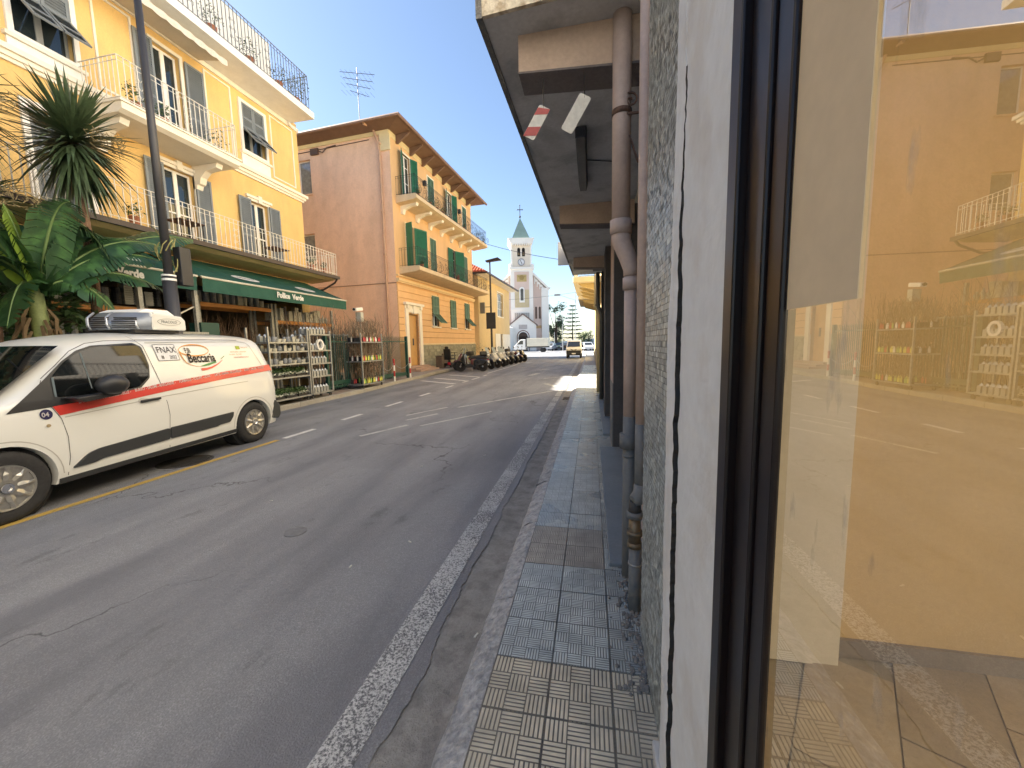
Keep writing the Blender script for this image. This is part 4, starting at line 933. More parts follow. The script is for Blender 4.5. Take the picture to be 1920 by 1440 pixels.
# 3: trolley with one tree pot; 4: sapling trolley
trolley('narrow steel trolley with a single potted tree, set back by the fence', -9.3, -8.75, 11.9, 12.7, [.14,1.9], 1.95)
t = thing('potted_tree', 'bare young tree in a black tub on the narrow trolley', 'potted tree', (-9.0,12.3,.275)); MB().lathe([(.14,0),(.19,.3),(.17,.3)], n=14).build('tub', mt_pot_k, t); twig_mesh(90,6,1.9,.12,.014,7).build('branches', mt_twig2, t, loc=(0,0,.26))
trolley('steel trolley of rose saplings in tagged pots beside the green fence', -8.45, -7.80, 12.05, 13.4, [.14,.95,1.62], 1.95)
i = 0
for z in (.275,1.085,1.755):
    for y in [12.17+.118*k for k in range(11)]:
        for x in (-7.9,-8.1,-8.3):
            if x < -8.0 and random.Random(i).random() < .35: i += 1; continue
            tg = random.Random(i*3+1).choice([0,0,1,2,3]); sn = {.275:'bottom',1.085:'middle',1.755:'top'}[z]; tn = ['yellow','red','white','green'][tg]; sapling((x,y,z), 'rose saplings with %s tags on the %s shelf' % (tn, sn), 'bare rose sapling, %s tag, on the %s shelf of the trolley by the fence' % (tn, sn), i, tg, .95 if z > 1.6 else .80); i += 1
# tall bare trees behind the fence and racks
rng = random.Random(8)
for k in range(34):
    y = rng.uniform(10.8,16.2); x = rng.uniform(-9.9,-8.75)
    nc = 'brown' if k%2 else 'grey'; wh = 'behind the trolleys' if y < 13.5 else 'behind the green fence pickets'; t = thing('bare_young_tree', 'bare leafless young tree with %s twigs standing %s' % (nc, wh), 'young tree', (x,y,.115), rng.uniform(0,360), 'bare %s young trees %s' % (nc, wh))
    b = twig_mesh(200+k, 5, rng.uniform(1.9,2.75), .14, .014, 6); b.build('branches', mt_twig if k%2 else mt_twig2, t, loc=(0,0,.2)); MB().lathe([(.10,0),(.13,.22),(.12,.22)], n=10).build('pot', mt_pot_k, t)
for k in range(14):
    y = 8.4+.16*k
    t = thing('twig_bundle', 'bundle of tall brown twigs under the high orange beam', 'twigs', (-10.2,y,.9), 0, 'brown twig bundles under the orange beam'); twig_mesh(300+k,9,1.75,.16,.007,3).build('branches', mt_twig, t)

# ---------------------------------------------------------------- green fence
fe = thing('green_fence', 'dark green iron railing fence beyond the trolleys', 'fence', (-8.4,11.0,.0))
pk = MB().tube([(0,0,.12),(0,0,1.86),(0,0,1.94)], [.013,.013,.001], 6).mesh('picket', mt_green_iron)
dx = .04
for k in range(54): link('picket', pk, fe, loc=(dx*k*.1*.3,.1+k*.098,.08))
for z in (.28,1.78): MB().beam((0,0,z),(.08,5.4,z), .03, .04).build('rail', mt_green_iron, fe)
MB().box(.03,.13,5.38,5.48,.1,2.02).build('end_post', mt_green_iron, fe, bevel=.005)
MB().box(-.05,.05,-.05,.05,.1,2.0).build('end_post', mt_green_iron, fe, bevel=.005)
MB().beam((.03,.1,.42),(.09,5.3,.32), .012, .14).build('kick_plate', mt_green_iron, fe)
cabm = MB().box(-9.35,-9.0,7.5,7.95,.115,2.25).build('green_cabinet', mt_green_iron, label='dark green metal cabinet between the van and the racks', cat='cabinet')
mt_red = M('red paint', (.45,.03,.03), rough=.5, var=.1)
def bollard(loc, label):
    t = thing('bollard', label, 'bollard', loc)
    for k in range(4): MB().lathe([(.035,k*.23),(.035,k*.23+.2299)], n=12).build('band', mt_red if k%2 else mt_white, t)
    MB().ball((0,0,.93), .042, 10, 6).build('cap', mt_red, t)
bollard((-8.05,14.7,.1), 'red and white bollard in front of the green fence holding a chain'); bollard((-8.15,16.35,.1), 'red and white bollard beyond the dark fence post')
ch = MB(); pts = [(-7.85,13.4,.95)]
for (a, b_) in (((-7.85,13.4,.9),(-8.05,14.7,.9)), ((-8.05,14.7,.9),(-8.15,16.35,.9))):
    n = 24; prev = None
    for k in range(n+1):
        u = k/n; p = Vector(a)*(1-u)+Vector(b_)*u; p.z -= .28*4*u*(1-u)
        if prev: ch.beam(prev, p, .014)
        prev = p
ch.build('barrier_chain', mt_steel, label='slack steel chain linking the bollards before the fence', cat='chain')
sc_ = thing('security_camera', 'white camera on a grey post behind the sapling trolley', 'security camera', (-8.9,13.8,.115))
MB().tube([(0,0,0),(0,0,2.75)], .035, 10).build('post', mt_steel, sc_); MB().box(-.13,.10,-.1,.1,2.45,2.82).build('box', M('grey junction box', (.45,.45,.40)), sc_, bevel=.01)
MB().obox((.0,-.12,2.93),(.085,0,0),(0,.22,.03),(0,-.01,.06)).build('camera_body', mt_white, sc_, bevel=.01); MB().lathe([(.05,-.04),(.05,0)], (.0,-.35,2.91), 'y', 12).build('lens', mt_blackplastic, sc_)

# ---------------------------------------------------------------- lamp pole with a box and creeper
lpo = thing('street_lamp', 'tall dark tapering lamp pole standing behind the white van', 'lamp post', (-7.62,5.84,.1))
MB().tube([(0,0,0),(0,0,1.2),(0,0,2.85)], [.125,.12,.105], 20).build('base_sleeve', M('dark grey paint', (.045,.043,.045), rough=.45, var=.1), lpo, smooth=True)
MB().tube([(0,0,2.85),(0,0,8.2)], [.070,.05], 18).build('pole', bpy.data.materials['dark grey paint'], lpo, smooth=True)
MB().tube([(0,0,8.2),(.3,0,8.5),(1.4,0,8.7)], .04, 10).build('arm', bpy.data.materials['dark grey paint'], lpo); MB().box(1.3,2.0,-.13,.13,8.64,8.76).build('lamp_head', mt_iron, lpo, bevel=.03)
MB().lathe([(.11,2.78),(.11,2.82)], n=16).lathe([(.11,2.86),(.11,2.89)], n=16).build('band', mt_white, lpo)
MB().box(-.02,.14,.13,.34,2.72,3.42).build('control_box', mt_iron, lpo, bevel=.01)
vn = MB(); rng = random.Random(9)
for k in range(14):
    a = k*.7; vn.tube([(.12*math.cos(a),.12*math.sin(a),2.9+.05*k),(.15*math.cos(a+.5),.15*math.sin(a+.5),3.05+.05*k),(.13*math.cos(a+1),.16*math.sin(a+1),3.2+.04*k)], .009, 5)
vn.build('creeper', M('dry creeper', (.30,.27,.10), rough=.8, var=.2), lpo)
st = thing('pipe_stand', 'pale perforated steel post frame between the lamp pole and the shop', 'stand', (-9.1,6.35,.115))
for y in (0,1.15): MB().box(-.04,.04,y-.04,y+.04,0,3.2).build('post', mt_post, st)
MB().tube([(0,-.3,3.19),(0,1.2,3.19)], .035, 8).build('top_bar', mt_post, st); MB().beam((0,.02,1.9),(0,1.1,2.5),.03).build('brace', mt_steel, st); MB().box(-.3,.3,0,1.15,1.85,1.9).build('shelf', mt_post, st)
# ================================================================== peach house beyond the nursery
mt_peach = M('peach render', (.72,.46,.235), rough=.85, var=.09, scale=1.2, bump=.3, streak=.2)
mt_salmon = M('salmon side wall render', (.80,.54,.38), rough=.9, var=.10, scale=1.0, fine=12, bump=.35, bscale=14, streak=.25, two=(.76,.505,.35))
mt_gshut = M('green louvred shutter', (.03,.17,.10), rough=.55, var=.1, scale=5)
mt_gshut2 = M('faded green shutter', (.10,.19,.14), rough=.6, var=.15, scale=5)
ph = thing('peach_house', 'three storey peach house with green shutters, curved iron balconies and stone base', 'house', (-10.42,19.8,0), 86.1)
Lp = 11.6
ops = [(1.15,2.0,9.85,12.3),(4.15,4.95,9.9,12.2),(6.9,7.75,9.85,12.3),(9.75,10.5,9.9,12.2),
       (1.2,2.1,5.85,8.5),(4.15,4.95,6.0,8.45),(7.15,8.3,5.85,8.45),(9.6,10.45,6.0,8.45),
       (3.98,4.95,2.82,4.78),(6.8,7.75,2.82,4.78),(9.5,10.45,2.82,4.8),(.95,2.15,.1,3.42)]
w = holed(MB(), .0, Lp, 5.2, 13.0, ops, depth=.22); w.quad((0,11,0),(0,11,13.0),(Lp,11,13.0),(Lp,11,0)).quad((Lp,0,0),(Lp,11,0),(Lp,11,13),(Lp,0,13)).quad((0,0,13),(Lp,0,13),(Lp,11,13),(0,11,13))
w.build('wall', mt_peach, ph)
MB().box(.15,Lp-.1,.24,.26,.1,12.9).build('dark_room_sheet', mt_dark, ph)
# ground floor: rusticated courses, each a board of render with a recessed joint
z = 1.72; k = 0
while z < 5.05:
    z1 = min(z+.365, 5.06); holes = [h for h in ops if h[2] < z1-.05 and h[3] > z+.05]
    xs = [0.0]
    for h in sorted(holes): xs += [h[0]-(.0), h[1]]
    xs.append(Lp)
    for i in range(0, len(xs), 2):
        if xs[i+1]-xs[i] > .05: MB().box(xs[i], xs[i+1], -.045, .02, z, z1-.035).build('rusticated_course', M('orange peach render', (.75,.475,.24), rough=.85, var=.06, scale=1.5, bump=.2), ph)
    z = z1; k += 1
holed(MB(), 0, Lp, 0, 5.2, ops, y=.003).build('joint_wall', M('deep joint render', (.42,.22,.10), rough=.9, var=.1), ph)
for z0, z1, d in ((5.08,5.16,.10),(5.16,5.30,.16),(5.42,5.5,.1),(1.62,1.72,.09)): MB().box(2.3 if z0 < 2 else 0,Lp,-d,.02,z0,z1).build('string_course', M('pale peach trim', (.74,.56,.33), rough=.8, var=.06), ph)
# stone base, stone by stone
mt_st = M('pale green grey stone block', (.33,.31,.22), rough=.85, var=.2, scale=6, bump=.7, rnd=.2)
rng = random.Random(2); z = .12
while z < 1.58:
    hh = rng.choice((.16,.2,.24,.28)); hh = min(hh, 1.61-z); x = 2.3
    while x < Lp:
        ww = min(rng.uniform(.22,.5), Lp-x)
        if not (5.0 < x+ww/2 < 6.0 and z < .95): MB().box(x+.008,x+ww-.008,-.10-rng.uniform(0,.02),-.02,z+.008,z+hh-.008).build('stone', mt_st, ph, bevel=.008)
        x += ww
    z += hh
MB().box(2.3,Lp,-.06,.0,.1,1.62).build('mortar_bed', M('grey mortar', (.26,.24,.19), rough=.95, var=.15), ph)
MB().box(5.05,5.95,-.14,-.05,.1,1.0).build('cellar_grille', M('rusty brown grille', (.10,.07,.05), rough=.7, var=.3), ph)
# doorway with stone portal
b = MB().box(.62,.93,-.12,.02,.4,3.5).box(2.17,2.48,-.12,.02,.4,3.5).box(.62,2.48,-.12,.02,3.5,3.72).box(.5,2.6,-.24,.02,3.92,4.06).box(.62,2.48,-.08,.02,3.72,3.92)
b.box(.7,.9,-.22,.0,3.72,3.92).box(2.2,2.4,-.22,0,3.72,3.92).box(1.4,1.7,-.2,0,3.45,3.9); b.build('portal', mt_cream, ph, bevel=.01)
MB().box(.96,2.14,.14,.2,.38,3.42).build('door', M('ochre wooden door', (.55,.32,.12), rough=.5, var=.08), ph); MB().box(1.2,1.33,-.14,-.121,1.6,2.0).build('intercom', mt_iron, ph)
for k in range(3): MB().box(.4-.0,2.7,-.12-.3*(3-k),.1,.115+k*.095,.115+(k+1)*.095-.001).build('step', M('pinkish stone step', (.42,.29,.22), rough=.7, var=.1), ph, bevel=.008)
# windows and shutters
for (x0,x1,z0,z1) in ops[:8]: french(ph, x0, x1, z0, z1, depth=.14, bars=(.4,.75))
for (x0,x1,z0,z1) in ops[8:11]: french(ph, x0, x1, z0, z1, depth=.14)
for (x0,x1,z0,z1) in ops[:11]: surround(ph, x0, x1, z0, z1, .08, .03, mt_cream if z0 > 9 else M('pale peach trim', (.7,.56,.36)))
def sh(x, z, w, h, m=mt_gshut, hinge='l', ang=0, y=-.07): shutter(ph, x, z, w, h, m, ang, y, hinge)
for (x0,x1,z0,z1), mode in zip(ops[:8], ('open','shut','open','shut','half','shut','mix','shut')):
    wd = (x1-x0)/2; h_ = z1-z0-.02
    if mode == 'open': sh(x0-.02, z0+.01, .46, h_, hinge='r', ang=25); sh(x1+.02, z0+.01, .46, h_, hinge='l', ang=25)
    elif mode == 'half': sh(x0-.02, z0+.01, .48, h_, hinge='r', ang=70); sh(x1+.02, z0+.01, .95, h_, hinge='l', ang=20)
    elif mode == 'mix': sh(x0-.35, z0+.01, .75, h_, mt_gshut, 'l'); sh(x1+.02-.3, z0+.01, .85, h_, hinge='l', ang=25)
    else: sh(x0, z0+.01, wd-.01, h_, mt_gshut2, 'l', 0, -.03); sh(x0+wd+.01, z0+.01, wd-.01, h_, mt_gshut2, 'l', 0, -.03)
for (x0,x1,z0,z1), fl in zip(ops[8:11], (1,0,1)):
    wd = (x1-x0)/2; zm = z0+(z1-z0)*.42
    for s in (0,1):
        link('shutter', shutter_mesh(wd-.015, z1-zm, mt_gshut2), ph, loc=(x0+s*wd+.008,-.09,zm))
        a = 42 if fl else 0
        link('shutter_flap', shutter_mesh(wd-.03, zm-z0, mt_gshut2), ph, loc=(x0+s*wd+.015,-.10-math.sin(R_(a))*(zm-z0), zm-math.cos(R_(a))*(zm-z0)), rot=(R_(-a),0,0))
    MB().box(x0-.1,x1+.1,-.15,.0,z0-.1,z0-.02).build('window_sill', mt_cream, ph)
# balconies
mt_pbal = M('balcony plaster', (.66,.52,.34), rough=.85, var=.1, scale=2)
for z0, xe in ((9.32,12.0),(5.55,12.0)):
    MB().prism([(-1.25,z0+.16),(-1.25,z0+.34),(-1.19,z0+.40),(0,z0+.40),(0,z0),(-1.0,z0+.1)], 'yz', .35, xe).build('balcony_slab', mt_pbal, ph)
    if z0 > 9:
        x = .8
        while x < xe-.3: MB().prism([(-1.0,z0+.099),(0,z0-.001),(0,z0-.42),(-.12,z0-.42),(-.2,z0-.2),(-.6,z0-.05),(-.95,z0-.04)], 'yz', x, x+.24).build('bracket', mt_cream, ph); x += 1.62
    zb = z0+.40; rl = railing(ph, [(.42,0),(.42,-1.15),(xe-.07,-1.15),(xe-.07,0)], zb, zb+1.0, mt_iron, step=.16, r=.008)
    c = MB()
    for k in range(int((xe-.5)/.8)):       # bellied fronts with scrolls
        x = .7+k*.8
        for s in (-1,1):
            c.tube([(x+s*.02,-1.15,zb+.05),(x+s*.10,-1.30,zb+.18),(x+s*.16,-1.33,zb+.36),(x+s*.12,-1.22,zb+.58),(x+s*.02,-1.16,zb+.72)], .009, 5)
            prev = None
            for q in range(14):
                an = q*.5; rr = .10*(1-q/18); p = (x+s*(.12-rr*math.cos(an)), -1.2, zb+.36+rr*math.sin(an)*1.4)
                if prev: c.beam(prev, p, .008)
                prev = p
    c.build('scroll_work', mt_iron, rl)
    c = MB()
    for s in (0,1):
        prev = None
        for q in range(20):
            an = q*.4; rr = .26*(1-q/26); p = (xe+.22-rr*math.cos(an), -1.2+s*.3, zb+.35+rr*math.sin(an))
            if prev: c.beam(prev, p, .02)
            prev = p
    c.build('end_scroll', mt_iron, rl)
for i, (x, z, lr, m_, lab) in enumerate([(1.0,9.72,.18,mt_leaf,'dark plant at the near corner of the top peach house balcony'),(2.4,9.72,.22,mt_leaf2,'dry bushy plant on the top balcony by the first door'),(3.3,9.72,.30,mt_leaf,'large green plant hanging over the top balcony'),
       (4.1,9.72,.2,mt_leaf,'trailing plant beside the large one on the top balcony'),(7.6,9.72,.16,mt_leaf,'small plant midway on the top balcony'),(10.4,9.72,.28,mt_leaf2,'flowering shrub at the far third of the top balcony'),(11.6,9.72,.26,mt_leaf,'leafy shrub at the far end of the top balcony'),
       (6.2,5.95,.14,M('pink flowers', (.5,.12,.14)),'pink flowered pot on the lower peach house balcony'),(1.1,5.95,.12,mt_leaf,'low plant on the lower peach house balcony')]):
    p = ph.matrix_basis @ Vector((x,-1.0,z)); pot_plant(p, .1, .2, lr, lab, ml=m_, n=150, seed=50+i)
# side wall facing the camera
sd = MB(); so = [(-6.0,-5.1,10.3,12.15),(-6.1,-5.15,6.6,8.12)]
def holed_y(b, holes):      # wall in the local yz plane at x=0 facing -x
    t = holed(MB(), -12, 0, 0, 13.0, holes, depth=.25); return b.add([(v[1], -v[0], v[2]) for v in t.v], t.f)
holed_y(sd, so).build('side_wall', mt_salmon, ph)
for (a, b_, z0, z1) in so:
    f = MB(); f.box(.16,.22,-b_,-b_+.06,z0,z1).box(.16,.22,-a-.06,-a,z0,z1).box(.16,.22,-b_+.06,-a-.06,z1-.06,z1).box(.16,.22,-b_+.06,-a-.06,z0,z0+.06)
    o = f.build('window_frame', mt_white, ph); MB().box(.18,.2,-b_+.06,-a-.06,z0+.06,z1-.06).build('pane', mt_glass2, o)
    MB().box(-.08,.1,-b_-.1,-a+.1,z0-.08,z0-.01).build('window_sill', mt_salmon, ph)
b = MB().box(-.03,.0,.0,12,5.02,5.06).box(-.035,0,.62,.66,.1,5.02); b.build('wall_ledge', M('dark salmon line', (.30,.18,.13)), ph)
for a, c in (((-.02,.9,12.35),(-.02,.5,12.9)),): pass
MB().box(-.06,.0,0,12,12.72,13.0).build('frieze', M('cream frieze', (.70,.58,.34), rough=.8, var=.08), ph); MB().box(-.07,0,-.06,.55,11.9,12.72).build('corner_block', M('cream frieze', (.70,.58,.34)), ph)
MB().tube([(-.75,1.0,13.0),(-.14,.9,13.1),(-.12,.6,12.35),(-.10,.55,11.7),(-.10,.55,.2)], .065, 10).build('drain_pipe', M('salmon pipe paint', (.52,.33,.22), rough=.6, var=.1), ph)
for z in (12.2,11.6,8.7,6.5,3.0): MB().tube([(-.10,.55,z),(-.10,.55,z+.12)], .085, 10).build('pipe_collar', M('salmon pipe paint', (.5,.33,.22)), ph)
MB().beam((-.02,1.2,12.58),(-.02,9,12.5),.03).box(-.12,-.02,4.45,4.95,12.3,12.62).tube([(-.06,4.4,12.45),(-.15,4.1,12.3),(-.05,3.9,12.55),(-.05,3.3,12.6)], .03, 6).build('wall_cables', M('brown cable', (.10,.06,.045)), ph)
# roof: wide dark eaves, gutter, low hipped tiled roof
ev = MB().add([(-.75,-1.0,13.05),(Lp+.75,-1.0,13.05),(Lp+.75,12,13.05),(-.75,12,13.05),(-.0,0,12.9),(Lp,0,12.9),(Lp,11,12.9),(0,11,12.9)], [(0,1,5,4),(1,2,6,5),(2,3,7,6),(3,0,4,7),(4,5,6,7)])
ev.build('eaves', M('brown painted eaves', (.17,.10,.07), rough=.7, var=.12, scale=3), ph)
rf = MB().add([(-.80,-1.05,13.08),(Lp+.8,-1.05,13.08),(Lp+.8,12.1,13.08),(-.8,12.1,13.08),(5,5.4,14.9),(Lp-5,5.4,14.9)], [(0,1,5,4),(1,2,5),(2,3,4,5),(3,0,4),(0,3,2,1)])
rf.build('roof', M('old roof tiles', (.30,.13,.075), rough=.9, var=.25, scale=5), ph)
MB().tube([(-.86,12,13.06),(-.86,-1.1,13.06),(Lp+.85,-1.1,13.06)], .085, 8).build('gutter', M('brown copper gutter', (.22,.13,.09), rough=.5, var=.2), ph)
x = .6
while x < Lp: MB().prism([(-.85,13.0),(-.85,12.93),(-.3,12.6),(-.12,12.5),(-.02,12.5),(-.02,12.92)], 'yz', x, x+.12).build('eaves_bracket', M('brown painted eaves', (.17,.10,.07)), ph); x += 1.42
MB().box(0,Lp,-.03,0,12.6,12.98).build('frieze', M('cream frieze', (.70,.58,.34)), ph)
for x in (3.6, 9.0): MB().box(x-.08,x+.08,-.2,0,11.4,11.7).build('wall_lantern', mt_iron, ph)
# roof antenna
an = thing('television_antenna', 'thin television antenna standing on the peach house roof', 'antenna', (-13.15,21.6,13.9))
b = MB().tube([(0,0,0),(.0,0,3.6)], .02, 6); 
for k, z in enumerate((3.3,2.95,2.6,2.2)):
    b.beam((-1.1+.2*k,0,z+.25),(1.1-.15*k,0,z-.25),.02)
    for q in range(7): xx = -.9+.3*q; b.beam((xx,-.25,z-xx*.22),(xx,.25,z-xx*.22),.008)
b.build('mast', mt_iron, an)

# ---------------------------------------------------------------- annex with red tiled roof
mt_annex = M('pale yellow render', (.66,.50,.26), rough=.85, var=.07, scale=1, bump=.2)
ax_ = thing('annex_house', 'low pale yellow house with a red tiled roof next to the peach house', 'house', (-9.52,32.5,0), 88.5)
La = 11.5
wo_ = [(6.2,8.6,4.4,6.8),(7.2,8.1,.1,3.0)]
w = holed(MB(), 0, La, 2.6, 7.55, wo_[:1]); w.quad((0,0,0),(0,8,0),(0,8,7.55),(0,0,7.55)).quad((La,8,0),(La,0,0),(La,0,7.55),(La,8,7.55)).quad((0,8,0),(La,8,0),(La,8,7.55),(0,8,7.55)).build('wall', mt_annex, ax_)
MB().box(.1,La-.1,.25,.27,.1,7.4).build('dark_room_sheet', mt_dark, ax_)
holed(MB(), 5.2, La, 0, 2.6, [(7.2,8.1,.1,2.6)], y=-.02).build('lower_wall', mt_cream, ax_); holed(MB(), 0, 5.2, 0, 2.6, [], y=0).build('lower_wall', mt_annex, ax_)
french(ax_, 6.2, 7.35, 4.4, 6.8, bars=(.33,.66)); french(ax_, 7.45, 8.6, 4.4, 6.8, bars=(.33,.66)); surround(ax_,6.2,8.6,4.4,6.8,.1,.04,mt_cream); MB().box(7.22,8.08,.1,.15,.12,2.58).build('door', M('brown wooden door', (.10,.06,.035)), ax_)
r_ = MB().add([(-.5,-.9,7.62),(La+.5,-.9,7.62),(La+.5,9,7.62),(-.5,9,7.62),(4,4,10.3),(La-4,4,10.3)], [(0,1,5,4),(1,2,5),(2,3,4,5),(3,0,4),(0,3,2,1)])
r_.build('roof', M('red roof tile', (.42,.12,.06), rough=.85, var=.25, scale=6), ax_)
# half-round tile ridges running down both visible slopes (joined part, hundreds of tiles)
tl_ = MB()
for k in range(int((La+1)/.26)):
    x = -.4+k*.26; t_ = min(1, (x+.5)/4.5, (La+.5-x)/4.5)
    if t_ > .05: tl_.tube([(x,-.9,7.66),(x,-.9+4.9*t_,7.66+2.66*t_)], .075, 6)
for k in range(36):
    y = -.8+k*.27; t_ = min(1, (y+.9)/4.9, (9-y)/5)
    if t_ > .05: tl_.tube([(-.5,y,7.66),(-.5+4.5*t_,y,7.66+2.66*t_)], .075, 6)
tl_.build('roof_tile', M('red roof tile', (.42,.12,.06)), ax_, kind='stuff')
MB().box(-.6,La+.6,-1.02,-.9,7.5,7.64).box(-.62,-.5,-1.02,9,7.5,7.64).build('gutter', M('dark brown gutter', (.05,.035,.03)), ax_); MB().box(-.5,La+.5,-.9,.0,7.46,7.5).build('eaves', mt_cream, ax_)

# ---------------------------------------------------------------- church
mt_ch = M('pale pink church render', (.68,.53,.46), rough=.85, var=.05, scale=.4)
mt_chw = M('church white trim', (.84,.81,.75), rough=.8, var=.04, scale=.5)
mt_tow = M('church tower cream render', (.74,.66,.55), rough=.85, var=.05, scale=.4)
mt_slate = M('grey green slate spire', (.16,.24,.22), rough=.6, var=.12, scale=1.2)
c0 = thing('church', 'pale pink church with square clock tower and green spire at the street end', 'church', (-14.05,80,0), 13)
def gable(b, x0, x1, zs, apex, y0, y1, xa): b.prism([(x0,0),(x1,0),(x1,zs),(xa,apex),(x0,zs)], 'xz', y0, y1)
b = MB(); gable(b, -5.3, 5.3, 12.5, 18.2, .5, 24, 0); b.build('nave', mt_ch, c0)
MB().box(4.1,5.6,.1,1.0,0,12.9).box(-5.6,-4.1,.1,1.0,0,12.9).build('corner_pilaster', mt_chw, c0)
for s in (-1,1):
    MB().prism([(s*2.2,15.75),(s*5.7,12.45),(s*5.7,12.95),(s*2.2,16.3)], 'xz', .0, 24).build('roof_edge', mt_chw, c0)
    MB().box(min(s*5.6,s*6.0),max(s*5.6,s*6.0),0,1,12.75,13.0).build('capital', mt_chw, c0)
    for k in range(4):
        x = s*(2.75+k*.52); z = 14.9-k*.55-.25
        MB().box(x-.09,x+.09,.2,.52,z-.9,z+.45).build('corbel', mt_chw, c0); MB().lathe([(.24,.2),(.24,.5)], (x+s*.26,0,z-.2), 'y', 12).build('corbel_arch', mt_chw, c0)
    for dx in (-.38,.38):
        cx = s*3.35+dx; MB().box(cx-.2,cx+.2,.42,.55,6.6,8.9).lathe([(.2,.42),(.2,.55)], (cx,0,8.9), 'y', 14).build('lancet_window', M('dim church glass', (.10,.055,.04), rough=.3), c0)
    MB().box(min(s*2.45,s*4.1),max(s*2.45,s*4.1),.44,.52,4.6,5.2).build('ochre_band', M('ochre band', (.50,.32,.16)), c0)
# tower
MB().box(-2.3,2.3,-.6,4,0,16.6).build('tower_base', mt_chw, c0)
MB().box(-1.5,1.5,-.68,-.6,8.9,16.1).build('tower_panel', mt_ch, c0); MB().box(-1.45,1.45,-.70,-.68,8.9,12.5).build('tower_panel', M('ochre tower panel', (.56,.46,.28), var=.08), c0)
MB().box(-2.55,2.55,-.85,4.2,16.6,17.0).box(-2.35,2.35,-.72,4.1,8.4,8.7).build('cornice', mt_chw, c0)
MB().box(-1.98,1.98,-.4,3.7,17.0,22.0).build('belfry', mt_tow, c0)
for s in (-1,1): MB().box(min(s*2.1,s*1.8),max(s*2.1,s*1.8),-.5,-.3,17,22).build('belfry_pilaster', mt_chw, c0); MB().ball((s*2.3,-.5,17.4),.3,8,6).build('finial', mt_chw, c0); MB().box(min(s*1.95,s*2.6),max(s*1.95,s*2.6),-.6,0,16.9,17.2).build('capital', mt_chw, c0)
MB().prism([(-2.1,21.6),(2.1,21.6),(2.7,22.7),(-2.7,22.7)], 'xz', -1.1, 4.4).build('belfry_cornice', mt_chw, c0)
for k in range(8): MB().box(-1.75+k*.46,-1.5+k*.46,-1.12,-.4,21.3,21.75).build('dentil', mt_chw, c0)
for dx in (-.48,.48):
    MB().box(dx-.30,dx+.30,-.43,-.38,19.2,20.6).lathe([(.3,-.43),(.3,-.38)], (dx,0,20.6), 'y', 14).build('bell_opening', mt_dark, c0)
    MB().lathe([(.22,19.45),(.16,19.8),(.08,19.95),(.02,20.1)], (dx,-.5,0), n=12).build('bell', M('bronze bell', (.25,.18,.10), metal=.6), c0)
MB().box(-.09,.09,-.46,-.38,19.2,20.6).build('mullion', mt_chw, c0)
ck = MB().lathe([(.62,-.50),(.62,-.4)], (0,0,17.95+.1), 'y', 28).build('clock_face', M('clock white', (.75,.76,.78), rough=.4), c0)
rg = MB(); prev = None
for k in range(29):
    a = 2*math.pi*k/28; p = (.66*math.cos(a), -.5, 18.05+.66*math.sin(a))
    if prev: rg.beam(prev, p, .09)
    prev = p
rg.build('clock_rim', M('clock blue grey', (.12,.14,.2)), ck)
hd = MB().beam((.08,-.53,17.8),(-.22,-.53,18.5), .08).beam((0,-.53,18.05),(.12,-.53,17.7), .1)
for k in range(12): a = k*math.pi/6; hd.beam((.45*math.cos(a),-.52,18.05+.45*math.sin(a)),(.54*math.cos(a),-.52,18.05+.54*math.sin(a)), .06)
hd.build('clock_hands', mt_iron, ck)
sp_ = MB().add([(-1.85,-.5,22.7),(1.85,-.5,22.7),(1.85,3.6,22.7),(-1.85,3.6,22.7),(-.05,1.6,27.3),(.05,1.6,27.3)], [(0,1,5,4),(1,2,5),(2,3,4,5),(3,0,4)]); sp_.build('spire', mt_slate, c0)
MB().tube([(0,1.6,27.1),(0,1.6,29.9)], .07, 6).ball((0,1.6,27.6),.22,8,6).beam((-.55,1.6,29.0),(.55,1.6,29.0),.12).ball((-.55,1.6,29),.12,6,4).ball((.55,1.6,29),.12,6,4).ball((0,1.6,29.9),.12,6,4).build('cross', mt_iron, c0)
MB().box(-1.0,1.0,-.76,-.68,14.1,15.5).build('relief_plaque', M('ochre relief', (.50,.38,.16)), c0); MB().lathe([(.5,-.8),(.45,-.76)], (0,0,14.9), 'y', 16).beam((-.8,-.78,15.1),(.8,-.78,15.1),.12).build('relief_emblem', M('ochre relief dark', (.34,.24,.09)), c0)
MB().box(-.55,.55,-.78,-.70,9.9,12.5).lathe([(.55,-.78),(.55,-.70)], (0,0,12.5), 'y', 16).build('window_surround', mt_chw, c0)
MB().box(-.3,.3,-.80,-.77,10.3,12.4).lathe([(.3,-.80),(.3,-.77)], (0,0,12.4), 'y', 14).build('lancet_window', M('grey church glass', (.09,.09,.08), rough=.3), c0)
for k in range(8): MB().box(-1.55+k*.4,-1.35+k*.4,-.78,-.6,6.9 if k % 7 else 6.2,7.8).build('blind_arcade', M('grey arcade shade', (.42,.40,.36)), c0)
b = MB(); gable(b, -2.7, 2.7, 5.2, 7.35, -2.2, -.6, 0); b.build('porch', mt_chw, c0)
for s in (-1,1): MB().prism([(0,7.3),(s*3.0,5.0),(s*3.0,5.25),(0,7.6)], 'xz', -2.4, -.6).build('porch_roof', M('brown coping', (.22,.15,.12)), c0)
MB().box(-1.3,1.3,-2.26,-2.19,0,2.9).lathe([(1.3,-2.26),(1.3,-2.19)], (0,0,2.9), 'y', 24).build('door_arch', M('brick brown arch', (.20,.11,.08), var=.2, scale=4), c0)
MB().box(-1.12,1.12,-2.30,-2.25,0,2.9).lathe([(1.12,-2.30),(1.12,-2.25)], (0,0,2.9), 'y', 24).build('door_arch', mt_chw, c0)
